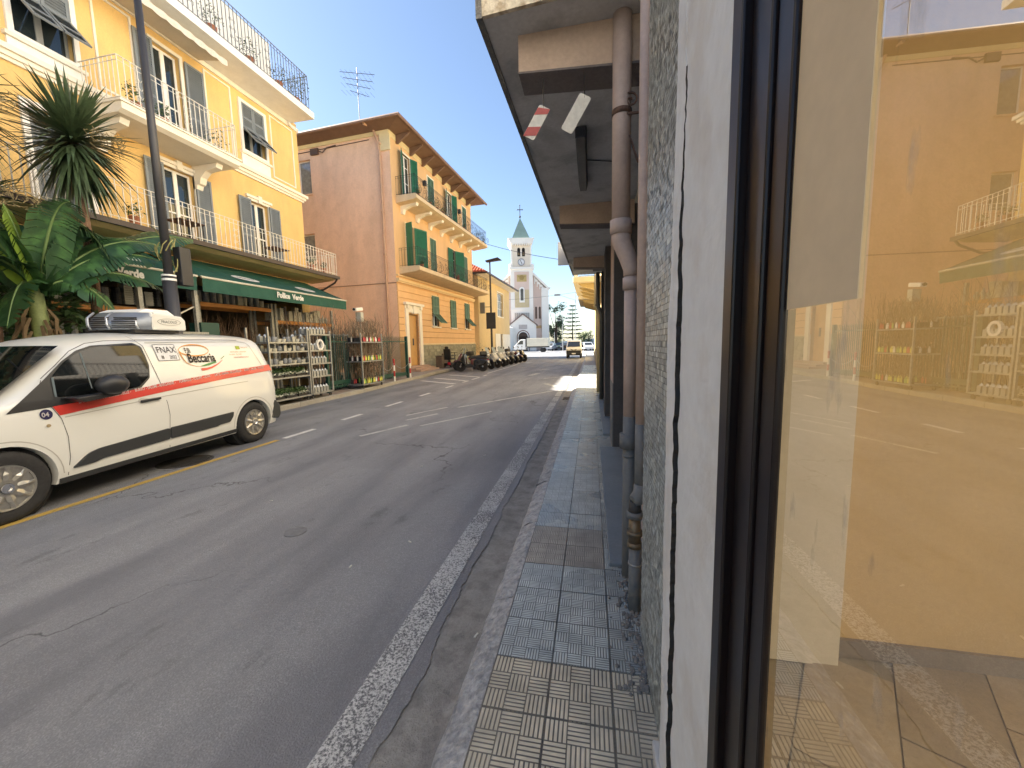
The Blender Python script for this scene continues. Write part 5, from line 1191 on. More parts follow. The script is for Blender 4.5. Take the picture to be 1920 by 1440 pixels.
MB().box(-.92,.92,-2.34,-2.29,0,2.9).lathe([(.92,-2.34),(.92,-2.29)], (0,0,2.9), 'y', 24).build('church_door', M('church door wood', (.06,.035,.022), rough=.6, var=.2, scale=4), c0)
MB().box(-.85,.85,-2.24,-2.2,4.4,5.3).build('inscription_plaque', M('grey marble plaque', (.50,.45,.42)), c0)
# side building before the church (far left) with oval window
sb_ = thing('church_side_house', 'small white gabled building with an oval window left of the church', 'building', (-19.5,70,0))
MB().prism([(-4,0),(4.2,0),(4.2,4.6),(-1.5,7.5),(-4,6)], 'xz', 0, 9).build('wall', mt_chw, sb_); MB().lathe([(.45,-.05),(.45,0)], (2.9,0,4.0), 'y', 16).build('oval_window', mt_dark, sb_); MB().box(1.2,2.4,-.04,.0,0,2.4).build('door', M('pale green glass door', (.35,.42,.36)), sb_)

# ---------------------------------------------------------------- far plaza: cars, trees, lamps
def deciduous(name, label, loc, h, r, m, n, seed, th=.3, size=.22, ctr=.65):
    rng = random.Random(seed); t = thing(name, label, 'tree', loc); b = MB(); b.tube([(0,0,0),(.1,0,h*.35),(0,0,h*.7)], [th,th*.75,th*.4], 8)
    f = MB()
    for k in range(15):
        a = rng.uniform(0,6.28); e = Vector((r*.75*math.cos(a)*rng.uniform(.3,1), r*.75*math.sin(a)*rng.uniform(.3,1), h*ctr+rng.uniform(-.30,.34)*h)); b.tube([(0,0,h*rng.uniform(.3,.55)), e*.6+Vector((0,0,h*.15)), e], [th*.35,th*.2,th*.08], 5)
        leaf_cluster(e, r*.36*rng.uniform(.7,1.2), n//15, rng, size, b=f)
    b.build('trunk', M('bark', (.12,.09,.065), rough=.9, var=.3), t); f.build('crown', m, t)
deciduous('plaza_tree', 'round leafy tree to the right of the church front', (-7.6,86,0), 9.4, 3.0, M('far tree leaves', (.07,.12,.055), rough=.7, var=.3), 2600, 1, size=.22)
ar = thing('araucaria_tree', 'tiered araucaria tree beyond the small white van', 'tree', (-4.35,95,0)); b = MB().tube([(0,0,0),(0,0,10.4)], [.2,.04], 8); f = MB(); rng = random.Random(3)
for k in range(9):
    z = 2.6+k*.95; L_ = 2.9-k*.27
    for q in range(7):
        a = q*.9+k; e = (L_*math.cos(a), L_*math.sin(a), z+.1+.18*L_*.4); m_ = (L_*.5*math.cos(a), L_*.5*math.sin(a), z-.15); b.tube([(0,0,z),m_,e], [.05,.04,.02], 4)
        for u in (.35,.55,.75,.95): leaf_cluster((L_*u*math.cos(a), L_*u*math.sin(a), z+.05), .24, 11, rng, .17, (1,1,.35), b=f)
b.build('trunk', M('bark', (.12,.09,.065)), ar); f.build('crown', M('far tree leaves', (.07,.12,.055)), ar)
for i, (x, y, h, r) in enumerate([(-.6,99,4.4,2.2),(-9,104,3.6,2.5),(-2.2,108,4.2,2.2)]): deciduous('small_tree', ['low yellow green bush tree at the right end of the plaza','low tree between the church and the white van','bushy tree under the tiered araucaria'][i], (x,y,0), h, r, M('yellow green leaves', (.13,.17,.05), rough=.7, var=.25), 700, 30+i, .12, .2, .6)
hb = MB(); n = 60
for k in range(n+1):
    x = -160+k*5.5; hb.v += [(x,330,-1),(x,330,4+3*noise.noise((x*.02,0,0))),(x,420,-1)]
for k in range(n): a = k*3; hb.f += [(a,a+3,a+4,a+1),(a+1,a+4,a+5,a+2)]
hb.build('far_hill', M('hill with painted haze', (.30,.36,.42), rough=1, var=.1, scale=.02), kind='structure')  # distance haze is put into the pale blue colour
def lamp(name, label, loc, h, arm, side, m=mt_steel, r=.06):
    t = thing(name, label, 'street lamp', loc); MB().tube([(0,0,0),(0,0,h)], [r,r*.7], 8).build('pole', m, t)
    if arm: MB().tube([(0,0,h*.86),(side*arm*.5,0,h*.90),(side*arm,0,h*.95)], r*.5, 6).build('arm', m, t); MB().box(min(side*arm,side*(arm+.9)),max(side*arm,side*(arm+.9)),-.15,.15,h*.94,h*.97).build('lamp_head', m, t, bevel=.02)
    return t
lamp('street_lamp', 'tall grey lamp post with a long arm in front of the tiered tree', (-2.3,60,0), 9.2, 2.3, -1, M('grey pole', (.28,.30,.31), rough=.6))
t = lamp('lamp_mast', 'thin mast with crossed lamps between the church tree and the tiered tree', (-5.1,72,0), 6.9, 0, 1, M('grey pole', (.28,.30,.31)))
MB().beam((-.7,0,5.6),(.7,0,5.8),.06).box(.5,.9,-.1,.1,5.75,5.95).box(-.9,-.5,-.1,.1,5.5,5.7).build('lamp_head', M('grey pole', (.28,.3,.31)), t)
lamp('parking_post', 'short pale post at the edge of the car park', (-7.0,76,0), 3.6, 0, 1, M('grey pole', (.28,.3,.31)))
sl2 = thing('street_lamp', 'dark lamp post with a flat head and two sign boxes beside the parked scooters', 'street lamp', (-8.55,33,.1)); mk = M('dark lamp paint', (.035,.03,.03), rough=.5)
MB().tube([(0,0,0),(0,0,1.3),(0,0,8.5)], [.12,.1,.065], 12).build('pole', mk, sl2); MB().add([(-.35,-.2,8.62),(.75,-.2,8.82),(1.05,-.2,8.6),(-.3,-.2,8.5),(-.35,.2,8.62),(.75,.2,8.82),(1.05,.2,8.6),(-.3,.2,8.5)], [(0,1,2,3),(4,7,6,5),(0,4,5,1),(1,5,6,2),(2,6,7,3),(3,7,4,0)]).build('lamp_head', mk, sl2)
MB().box(-1.2,-.55,-.1,.05,4.15,5.1).beam((-.6,0,4.7),(0,0,4.7),.05).build('sign_box', M('grey sign box', (.17,.17,.16), var=.15), sl2); MB().box(-.42,.42,-.14,-.08,2.8,4.2).build('sign_box', M('dark sign back', (.045,.045,.045)), sl2)

def paint_mat(name, c): return M(name, c, rough=.25, var=.03, scale=6, coat=.6, space='obj')
mt_carglass = M('car glass', (.03,.035,.04), rough=.05, var=0, spec=.9)
def wheel(par, x, y, r, w, side=-1, rim=None, n=24, z=None):
    """wheel with axle along local y; side=-1 shows its face towards -y"""
    z = r if z is None else z
    o = MB().lathe([(r*.62,-w/2),(r*.9,-w/2),(r*.985,-w*.36),(r,-w*.2),(r,w*.2),(r*.985,w*.36),(r*.9,w/2),(r*.62,w/2)], (0,0,0), 'y', n).build('wheel', mt_rubber, par, loc=(x,y,z), smooth=False)
    for p in o.data.polygons: p.use_smooth = len(p.vertices) == 4
    MB().lathe([(r*.63,side*w*.30),(r*.58,side*w*.40),(r*.2,side*w*.34),(r*.12,side*w*.44)], (0,0,0), 'y', n).build('rim', rim or mt_steel, o)
    return o
def small_car(label, loc, rz, col, L_=4.1, Wd=1.7, H=1.45, van=False):
    t = thing('parked_car', label, 'car', loc, rz); m = paint_mat('car paint %.2f %.2f %.2f' % col, col)
    s = L_/2; h2 = Wd/2
    prof = [(-s,.35),(-s,.75),(-s+.15,.9),(-s+1.0,.98),(-s+1.6,H-.05),(-s+2.0,H),(s-.9,H),(s-.25,1.0),(s,.9),(s,.35)]
    b = MB(); n = len(prof); ins = lambda z: 0 if z < 1.0 else (.16 if z < H-.02 else .22)
    vs = [(x, -h2+ins(z), z) for x, z in prof]+[(x, h2-ins(z), z) for x, z in prof]
    b.add(vs, [tuple(range(n)), tuple(range(n,2*n))]+[(i,(i+1)%n,(i+1)%n+n,i+n) for i in range(n)]); b.build('body', m, t, bevel=.04)
    for sd in (-1,1):
        y0 = sd*(h2-.075); MB().add([(-s+1.2,y0-sd*.0,1.02),(s-.5,y0,1.02),(s-1.0,sd*(h2-.17),H-.1),(-s+1.75,sd*(h2-.17),H-.1)], [(0,1,2,3)]).build('side_window', mt_carglass, t)
    MB().add([(-s+1.02,-h2+.18,1.0),(-s+1.02,h2-.18,1.0),(-s+1.57,h2-.25,H-.08),(-s+1.57,-h2+.25,H-.08)], [(0,1,2,3)]).build('windscreen', mt_carglass, t, loc=(-.02,0,.015))
    for x in (-s+.8, s-.8):
        for sd in (-1,1): wheel(t, x, sd*(h2-.1), .31, .2, sd)
    for sd in (-1,1): MB().box(-s-.01,-s+.06,sd*h2*.75-.15,sd*h2*.75+.15,.68,.82).build('headlight', M('headlight', (.7,.7,.68), rough=.15), t)
    return t
for i, (x, y, rz, c, lab) in enumerate([(-7.6,74,80,(.30,.32,.36),'silver car parked first to the right of the church corner'),(-6.2,78,85,(.05,.08,.07),'dark green car parked behind the lamp mast'),(-4.9,76,90,(.03,.03,.035),'black car half hidden left of the small white van'),
       (-1.7,74,95,(.10,.10,.11),'dark grey car just right of the small white van'),(-.6,70,100,(.72,.72,.70),'white car parked at the right end of the plaza'),(-.1,80,90,(.6,.6,.6),'pale car behind the white one at the plaza end')]):
    small_car(lab, (x,y,0), rz, c, H=1.5)
# oncoming small white van (local -x is its nose)
vw = thing('small_white_van', 'small white van with dark lower bumper driving towards us', 'van', (-1.62,37.5,0), 90)
b = MB(); pr_ = [(0,.45),(0,.95),(.08,1.08),(.75,1.66),(.95,1.76),(1.4,1.80),(3.7,1.80),(3.75,.45)]; n = len(pr_)
b.add([(x, -(.74 if z < 1.15 else .64), z) for x, z in pr_]+[(x, (.74 if z < 1.15 else .64), z) for x, z in pr_], [tuple(range(n)), tuple(range(n,2*n))]+[(i,(i+1)%n,(i+1)%n+n,i+n) for i in range(n)])
b.build('body', paint_mat('white van paint', (.75,.75,.72)), vw, bevel=.05)
MB().add([(.10,-.60,1.13),(.10,.60,1.13),(.70,.55,1.62),(.70,-.55,1.62)], [(0,1,2,3)]).build('windscreen', mt_carglass, vw, loc=(-.02,0,.01)); MB().box(-.05,.1,-.70,.70,.28,.78).build('bumper', mt_blackplastic, vw, bevel=.04)
MB().box(-.07,-.05,-.19,.19,.42,.53).build('number_plate', mt_white, vw); MB().add([(-.02,-.35,.93),(-.02,0,.82),(-.02,.35,.93),(-.02,.2,.8),(-.02,-.2,.8)], [(0,1,3,4),(1,2,3)]).build('grille', mt_blackplastic, vw)
for s in (-1,1):
    MB().box(-.03,.08,s*.58-.13,s*.58+.13,.82,.97).build('headlight', M('headlight', (.7,.7,.68)), vw, bevel=.02); MB().box(.25,.4,s*.85-.09,s*.85+.09,1.05,1.3).build('mirror', mt_blackplastic, vw, bevel=.02)
    for x in (.55,3.0): wheel(vw, x, s*.64, .28, .17, s)
# white truck with tarpaulin-high box sides crossing before the church
tk = thing('white_truck', 'white flatbed truck with tall cream side boards parked before the church', 'truck', (-12.75,65.0,0), -4)
b = MB(); pr_ = [(0,.5),(0,1.05),(.35,1.3),(1.1,2.1),(1.3,2.2),(2.05,2.2),(2.05,.5)]; n = len(pr_); b.add([(x,-.95,z) for x,z in pr_]+[(x,.95,z) for x,z in pr_], [tuple(range(n)), tuple(range(n,2*n))]+[(i,(i+1)%n,(i+1)%n+n,i+n) for i in range(n)]); b.build('cab', paint_mat('white van paint', (.75,.75,.72)), tk, bevel=.05)
MB().add([(.55,-.957,1.35),(1.65,-.957,1.35),(1.65,-.957,1.98),(1.2,-.957,1.98)], [(0,1,2,3)]).build('side_window', mt_carglass, tk)
MB().box(2.3,5.9,-1.0,1.0,1.0,1.5).build('side_board', M('cream truck boards', (.66,.62,.50), rough=.6, var=.06), tk, bevel=.02); MB().box(2.3,5.9,-.99,.99,1.51,2.35).build('side_board', M('cream truck boards', (.6,.58,.48)), tk, bevel=.02); MB().box(2.2,2.28,-1,1,1.0,2.5).box(2.2,5.9,-.5,-.4,.8,.99).box(2.2,5.9,.4,.5,.8,.99).box(0,2.2,-.5,.5,.55,.7).build('chassis', mt_iron, tk)
for x in (.75,4.9):
    for s in (-1,1): wheel(tk, x, s*.82, .37, .22, s)
# overhead wires
wr = MB()
def wire(a, b_, sag, r=.010):
    a, b_ = Vector(a), Vector(b_); pts = []
    for k in range(13): u = k/12; p = a*(1-u)+b_*u; p.z -= 4*sag*u*(1-u); pts.append(p)
    wr.tube(pts, r, 4)
w1 = MB(); wr = w1; wire((-9.4,32,10.2),(.3,24,6.2),.25,.016); w1.build('overhead_wire', mt_iron, label='thin wire slung across the street before the church tower', cat='wire')
w2 = MB(); wr = w2; wire((-9.6,45,6.7),(.3,40,6.8),.15,.014); w2.build('overhead_wire', mt_iron, label='faint lower wire crossing in front of the church nave', cat='wire')
for z, x in ((13.9,1),): pass

rh = thing('sun_blocker_house', 'unseen ochre block added behind the nursery yard to stop the sun', 'house', (-25,12.5,0)); MB().box(0,8,0,7.7,0,12.3).build('wall', mt_annex, rh)  # added out of view to keep sun through the gap off the road
# ================================================================== white delivery van in the foreground
# local frame: x runs back from the front axle, y away from the road, z up
van = thing('delivery_van', 'white refrigerated delivery van with red stripe and F.lli Beccaria lettering parked at left', 'van', (-5.37,2.46,0), 95.74)
mt_van = M('cream white van paint', (.70,.69,.64), rough=.28, var=0, coat=.6, spec=.5)
WV = 1.83
def side_in(z):      # how far the body side leans in from its widest line
    pts = [(.22,.05),(.35,.015),(.55,.0),(.85,.0),(1.0,.012),(1.12,.03),(1.35,.085),(1.55,.14),(1.68,.185),(1.74,.225),(1.80,.33),(1.84,.48),(1.865,.70),(1.875,.915)]
    for (a, b_), (c, d) in zip(pts, pts[1:]):
        if z <= c: return b_+(d-b_)*(z-a)/(c-a)
    return .915
# top outline of the body in side view: bonnet, windscreen, roof, tail
top = [(-.80,.62),(-.74,.85),(-.55,1.0),(-.25,1.10),(.02,1.17),(.10,1.20),(.38,1.42),(.66,1.64),(.80,1.735),(1.0,1.80),(1.25,1.835),(1.6,1.86),(2.2,1.87),(2.8,1.872),(3.25,1.865),(3.45,1.85)]
def top_z(x):
    for (a, b_), (c, d) in zip(top, top[1:]):
        if x <= c: return b_+(d-b_)*max(0,(x-a))/(c-a)
    return top[-1][1]
zl = [.24,.30,.36,.45,.55,.66,.78,.88,.96,1.03,1.09,1.14]
xs = [-.80,-.76,-.70,-.62,-.52,-.42,-.32,-.2,-.08,.04,.14,.24,.34,.44,.56,.68,.80,.94,1.08,1.25,1.42,1.6,1.8,2.0,2.2,2.4,2.6,2.75,2.9,3.05,3.2,3.32,3.42,3.50,3.56,3.60,3.63,3.655]
b = MB(); half = 26
for xi, x in enumerate(xs):
    zt = top_z(min(x, 3.45)); 
    rear = max(0, x-3.42)/.235            # tail rounds in
    ring = []
    for k in range(half):
        u = k/(half-1)
        if u <= .55:
            z = .24+(min(1.08, zt-.05)-.24)*(u/.55); y = side_in(z)
        else:
            v = (u-.55)/.45; zl_ = min(1.08, zt-.05)
            full = zt > 1.6
            z = zl_+(zt-zl_)*math.sin(v*math.pi/2)**(.82 if full else .9)
            zn = 1.08+(1.875-1.08)*(z-zl_)/max(.01, zt-zl_)
            ys_ = side_in(zn); y = ys_
            if not full:
                y = .03+(.885)*(1-math.cos(v*math.pi/2))**1.15
                yf = side_in(zn); w_ = min(1, max(0, (zt-1.2)/.4)); y = y*(1-w_)+yf*w_
        # nose rounds inwards in plan
        nose = max(0, -.30-x)/.5; y2 = y+(.40*nose**2)*(1-y/.915)
        y2 = y2+(.05*rear**2.2)*(1-y/.915)
        xx = x + (0 if x < 3.4 else -.17*max(0,(z-1.0)/.85)**1.3*min(1,(x-3.3)/.35))
        ring.append((xx, min(y2,.915), z))
    for p in ring: b.v.append(p)
    for p in ring[-2::-1]: b.v.append((p[0], 1.83-p[1], p[2]))
m_ = half*2-1
for i in range(len(xs)-1):
    for k in range(m_-1): a = i*m_+k; b.f.append((a,a+m_,a+m_+1,a+1))
b.f.append(tuple(range(m_))); b.f.append(tuple((len(xs)-1)*m_+k for k in range(m_)))
b.f += [(i*m_+0, i*m_+m_-1, (i+1)*m_+m_-1, (i+1)*m_) for i in range(len(xs)-1)]
body_me = b.mesh('body', mt_van, True)
body = link('body', body_me, van)
def cut(o, cm):
    c = link('cutter', cm, None); c.matrix_world = van.matrix_basis.copy()
    md = o.modifiers.new('cut', 'BOOLEAN'); md.operation = 'DIFFERENCE'; md.object = c; md.solver = 'EXACT'
    bpy.context.view_layer.update()
    me = bpy.data.meshes.new_from_object(o.evaluated_get(bpy.context.evaluated_depsgraph_get()))
    o.modifiers.clear(); o.data = me; bpy.data.objects.remove(c)
cm = MB()
for cx in (0.0, 3.06):
    cm.lathe([(.39,-.3),(.39,.30)], (cx,0,.345), 'y', 40).lathe([(.39,1.53),(.39,2.2)], (cx,0,.345), 'y', 40)
cut(body, cm.mesh('cutter'))
if len(body.data.materials) == 0: body.data.materials.append(mt_van)
try: body.data.shade_smooth()
except Exception: pass
for p in body.data.polygons: p.use_smooth = True
try:
    body.data.set_sharp_from_angle(angle=R_(35))
except Exception: pass
# dark liners
for cx in (0, 3.06): MB().lathe([(.41,.10),(.41,.301)], (cx,0,.345), 'y', 30).build('wheel_arch_liner', M('black liner', (.008,.008,.008), rough=.9, var=0), van)
MB().box(-.6,3.5,.32,1.5,.20,.42).build('underbody', M('black liner', (.008,.008,.008)), van)
# panels that lie on the curved side: project (x,z) outlines on to it
def on_side(poly, off=.004, dense=10, m=None, name='panel', thick=None, seg=.06):
    """triangulated patch following the body side; poly in (x,z)"""
    bm = bmesh.new(); vs = [bm.verts.new((x,0,z)) for x, z in poly]; bm.faces.new(vs)
    for t in range(1, 70):
        z = .2+t*.03
        bmesh.ops.bisect_plane(bm, geom=bm.verts[:]+bm.edges[:]+bm.faces[:], plane_co=(0,0,z), plane_no=(0,0,1))
    for v in bm.verts: v.co.y = side_in(v.co.z)-off
    me = bpy.data.meshes.new(name); bm.to_mesh(me); bm.free()
    me.materials.append(m)
    return link(name, me, van)
def rounded(poly, r=.05, n=4):
    out = []; N_ = len(poly)
    for i in range(N_):
        p0, p, p1 = (Vector(poly[(i-1)%N_]), Vector(poly[i]), Vector(poly[(i+1)%N_]))
        a = (p0-p); c = (p1-p); rr = min(r, a.length*.45, c.length*.45); a.normalize(); c.normalize()
        A = p+a*rr; B = p+c*rr
        for k in range(n+1): u = k/n; q_ = A*(1-u)**2+p*2*u*(1-u)+B*u*u; out.append((q_.x,q_.y))
    return out
mt_vglass = M('dark van window', (.005,.006,.006), rough=.04, var=0, spec=.4)
win = [(.47,1.145),(.49,1.36),(.62,1.495),(.78,1.60),(.93,1.655),(1.12,1.68),(1.40,1.695),(1.455,1.66),(1.475,1.44),(1.44,1.28),(1.29,1.165),(1.0,1.13)]
on_side(rounded([(.07,1.035),(.40,1.315),(.62,1.515),(.78,1.625),(.94,1.68),(1.41,1.712),(1.485,1.66),(1.495,1.42),(1.45,1.26),(1.30,1.14),(1.0,1.095),(.5,1.055)], .02), .005, m=mt_blackplastic, name='window_seal')
on_side(rounded(win, .03), .010, m=mt_vglass, name='side_window')
on_side([(.455,1.15),(.475,1.15),(.50,1.35),(.48,1.35)], .013, m=M('grey window post', (.10,.13,.14)), name='window_post')
on_side([(.79,1.20),(.802,1.20),(.815,1.60),(.80,1.595)], .0125, m=M('grey window post', (.10,.13,.14)), name='window_post')
# red stripe in two bands following the panel crease
mt_stripe = M('red stripe vinyl', (.60,.045,.035), rough=.35, var=.04, coat=.4, space='obj')
on_side([(.42,1.055),(.70,1.075),(1.54,1.17),(2.6,1.255),(3.58,1.31),(3.60,1.205),(2.6,1.145),(1.56,1.062),(.46,.955)], .006, m=mt_stripe, name='red_stripe')
def on_side_text(s, size, x, z, m, sx=1, slope=0, off=.010, bold=0, shear=0, align='LEFT', name='lettering', rot=0):
    me = text_mesh(s, size, m, .0005, sx, align, bold, shear)
    for v in me.vertices:
        u, w = v.co.x, v.co.y; c_, s_ = math.cos(rot), math.sin(rot); u, w = u*c_-w*s_, u*s_+w*c_
        X = x+u; Z = z+w+slope*u; v.co = (X, side_in(Z)-off, Z)
    return link(name, me, van)
mt_blk = M('black vinyl', (.015,.012,.012), rough=.4, var=0); mt_wv = M('white vinyl', (.75,.7,.66), rough=.4, var=0)
xx = .66
for k, s in enumerate(['LATTE - PANNA - MOZZARELLE -', 'BURRO - SALUMI - MARGARINE -', 'FORMAGGI - YOGURT - UOVA -', 'LATTE - PANNA - MOZZARELLE -', 'BURRO - SALUMI - YOGURT']):
    z_ = [1.055,1.108,1.155,1.198,1.232][k]; on_side_text(s, .052, .64+k*.585, z_, mt_wv, .70, [.085,.08,.078,.06,.05][k], .009, .0012)
def ribbon(pts, w, m, off=.008, name='emblem'):
    c = MB()
    for i in range(len(pts)-1):
        p, q = Vector(pts[i]), Vector(pts[i+1]); d = q-p; n_ = Vector((-d.y, d.x)).normalized()
        wa = w(i/(len(pts)-1)) if callable(w) else w; wb_ = w((i+1)/(len(pts)-1)) if callable(w) else w
        qs = [p-n_*wa/2, p+n_*wa/2, q+n_*wb_/2, q-n_*wb_/2]; c.add([(v.x, side_in(v.y)-off, v.y) for v in qs], [(0,1,2,3)])
    return c.build(name, m, van)
# registration sticker, oval emblem, lettering, flag swoosh
ribbon([(1.64,1.47),(1.63,1.685),(1.925,1.685),(1.935,1.47),(1.64,1.47)], .006, mt_blk, name='sticker_frame')
on_side([(1.643,1.473),(1.633,1.682),(1.922,1.682),(1.932,1.473)], .005, m=M('sticker white', (.66,.66,.66), rough=.4, var=0), name='sticker')
on_side_text('FNAX', .118, 1.652, 1.575, mt_blk, .86); on_side_text('10', .062, 1.685, 1.495, mt_blk, .6, bold=.002); on_side_text('2022', .062, 1.80, 1.493, mt_blk, .80)
mt_orange = M('orange vinyl', (.60,.26,.04), rough=.4, var=0)
ribbon([(2.20+.235*math.cos(a*math.pi/18), 1.600+.082*math.sin(a*math.pi/18)) for a in range(37)], lambda u: .006+.012*abs(math.sin(u*math.pi*2+.4)), mt_orange)
ribbon([(1.965,1.585),(1.972,1.53),(1.985,1.48),(2.01,1.43),(2.06,1.395),(2.14,1.367),(2.22,1.355)], lambda u: .018*(1-u)+.003, mt_orange)
on_side_text('F.lli', .105, 2.045, 1.565, mt_blk, .62, bold=.002)
on_side_text('Beccaria', .185, 2.05, 1.425, mt_blk, .72, bold=.004)
ribbon([(2.215,1.365),(2.29,1.372),(2.36,1.385),(2.43,1.402),(2.50,1.412)], lambda u: .006+.026*math.sin(min(1,u*1.2)*2.6), M('green vinyl', (.06,.25,.07), rough=.4, var=0))
ribbon([(2.21,1.315),(2.30,1.318),(2.39,1.335),(2.48,1.365),(2.56,1.40),(2.63,1.44)], lambda u: .036*(1-u)+.003, mt_stripe)
ribbon([(2.60,1.455),(2.64,1.475),(2.68,1.50)], .008, M('green vinyl', (.06,.25,.07)))
on_side([(2.965,1.60),(3.05,1.60),(3.05,1.655),(2.965,1.655)], .006, m=M('lime vinyl', (.36,.42,.04), var=0), name='green_square')
on_side_text('Tutto per la', .034, 3.06, 1.62, mt_orange, .9); on_side_text('PASTICCERIA E GELATERIA', .03, 2.82, 1.55, mt_orange, .95); on_side_text('Tel. 0184 - Fax 0184', .028, 2.78, 1.51, mt_orange, 1.1); on_side_text('www.fratellibeccaria.it', .036, 2.86, 1.462, mt_stripe, .95)
# number badge, indicator, handle, cladding, seams
c = []
for k in range(20): a = k*math.pi/10; c.append((.355+.052*math.cos(a), .985+.052*math.sin(a)))
on_side(c, .006, m=M('navy vinyl', (.02,.018,.07), rough=.4, var=0), name='number_badge'); on_side_text('04', .062, .317, .963, mt_wv, .95, off=.009, bold=.002)
on_side([(.355+.02*math.cos(k*.7)+.0, .87+.016*math.sin(k*.7)) for k in range(9)], .008, m=M('amber lens', (.35,.27,.15), rough=.2), name='side_indicator')
MB().obox((1.375,side_in(.985)-.022,.985),(.125,0,.004),(0,.012,0),(0,0,.016)).build('door_handle', mt_blackplastic, van, bevel=.01)
on_side([(1.30+.07*math.cos(k*.5), .985+.035*math.sin(k*.5)) for k in range(12)], .002, m=M('painted recess shade', (.5,.48,.43), rough=.3), name='recess_shade')  # darker flat oval paints the shade of the hollow behind the handle
mt_clad = M('dark grey cladding', (.030,.032,.034), rough=.55, var=.05, space='obj')
def slab(poly, t, name):
    n = len(poly); cc = MB(); cc.add([(x, side_in(z)-t, z) for x, z in poly]+[(x, side_in(z)+.01, z) for x, z in poly], [tuple(range(n)), tuple(range(n,2*n))]+[(i,(i+1)%n,(i+1)%n+n,i+n) for i in range(n)]); return cc.build(name, mt_clad, van, bevel=.004)
slab(rounded([(.50,.375),(.66,.50),(.76,.525),(1.572,.575),(1.568,.425),(.78,.40),(.70,.375)], .03), .018, 'side_cladding')
slab(rounded([(1.585,.577),(2.62,.605),(2.60,.53),(2.54,.455),(2.36,.45),(2.30,.435),(1.582,.427)], .02), .018, 'side_cladding')
slab([(.40,.235),(.40,.295),(2.69,.315),(2.69,.255)], .012, 'sill')
def seam(pts, w=.007, m=None, off=.0035): ribbon(pts, w, m or M('shut line', (.10,.09,.08), rough=.8, var=0), off, 'panel_seam')
seam([(.40,1.33),(.385,1.30),(.40,1.08),(.47,.92),(.50,.72),(.495,.50),(.47,.31)]); seam([(.40,1.345),(.55,1.47),(.72,1.62),(.90,1.705),(1.10,1.735),(1.47,1.748)])
seam([(1.46,1.755),(1.51,1.67),(1.53,1.45),(1.56,1.2),(1.59,.9),(1.60,.75),(1.575,.55),(1.57,.31)]); seam([(1.47,1.75),(2.5,1.76),(3.1,1.755)])
seam([(1.44,1.80),(1.46,1.755)]); seam([(1.56,1.715),(3.1,1.728),(3.22,1.71),(3.27,1.66),(3.40,1.32)], .012, M('painted groove shade', (.42,.40,.35), rough=.4, var=0)); 
seam([(.5,.93),(1.0,.965),(1.6,1.005),(2.4,1.04),(3.0,1.06)], .010, M('painted groove shade', (.42,.40,.35)))  # groove ribbons paint the shade of body creases on a flat side
for cx in (0, 3.06): ribbon([(cx+.435*math.cos(a*math.pi/20), .345+.435*math.sin(a*math.pi/20)) for a in range(0,21)], .010, M('painted groove shade', (.42,.40,.35)), .003, 'arch_lip')
# front quarter: bonnet edge, windscreen, headlamp; rear bumper
def wpt(x, z, y): return (x, y, z)
ws = MB(); rows = 8; cols_ = 14
for j in range(rows+1):
    u = j/rows; x = .10+(.70-.10)*u; z = top_z(x)+.006; yi = .135+(.235-.135)*u
    for i in range(cols_+1):
        v = i/cols_; y = yi+(1.83-2*yi)*v; bow = .07*(1-(2*v-1)**2)
        ws.v.append((x-bow*.35, y, z+.004+bow*.10))
for j in range(rows):
    for i in range(cols_): a = j*(cols_+1)+i; ws.f.append((a,a+1,a+cols_+2,a+cols_+1))
ws.build('windscreen', mt_vglass, van, smooth=True, loc=(-.012,0,.004))
mr = MB().ball((.855,-.155,1.235), .15, 16, 10, (1.05,.72,.74)); mr.build('wing_mirror', mt_blackplastic, van, smooth=True)
MB().prism([(.50,1.13),(.96,1.15),(.94,1.11),(.60,1.075)], 'xz', -.15, .03).build('mirror_arm', mt_blackplastic, van, bevel=.01)
MB().prism([(3.47,.34),(3.50,.60),(3.60,.66),(3.71,.55),(3.72,.38),(3.66,.30)], 'xz', .012, 1.81).build('rear_bumper', mt_clad, van, bevel=.02)
MB().prism([(-.9,.25),(-.90,.5),(-.78,.60),(-.60,.55),(-.46,.4),(-.46,.25)], 'xz', .06, 1.77).build('front_bumper', mt_clad, van, bevel=.03)
MB().tube([(.5,.66,1.60),(.36,.66,1.78),(.30,.66,1.90)], [.012,.004,.003], 6).build('roof_aerial', mt_blackplastic, van)
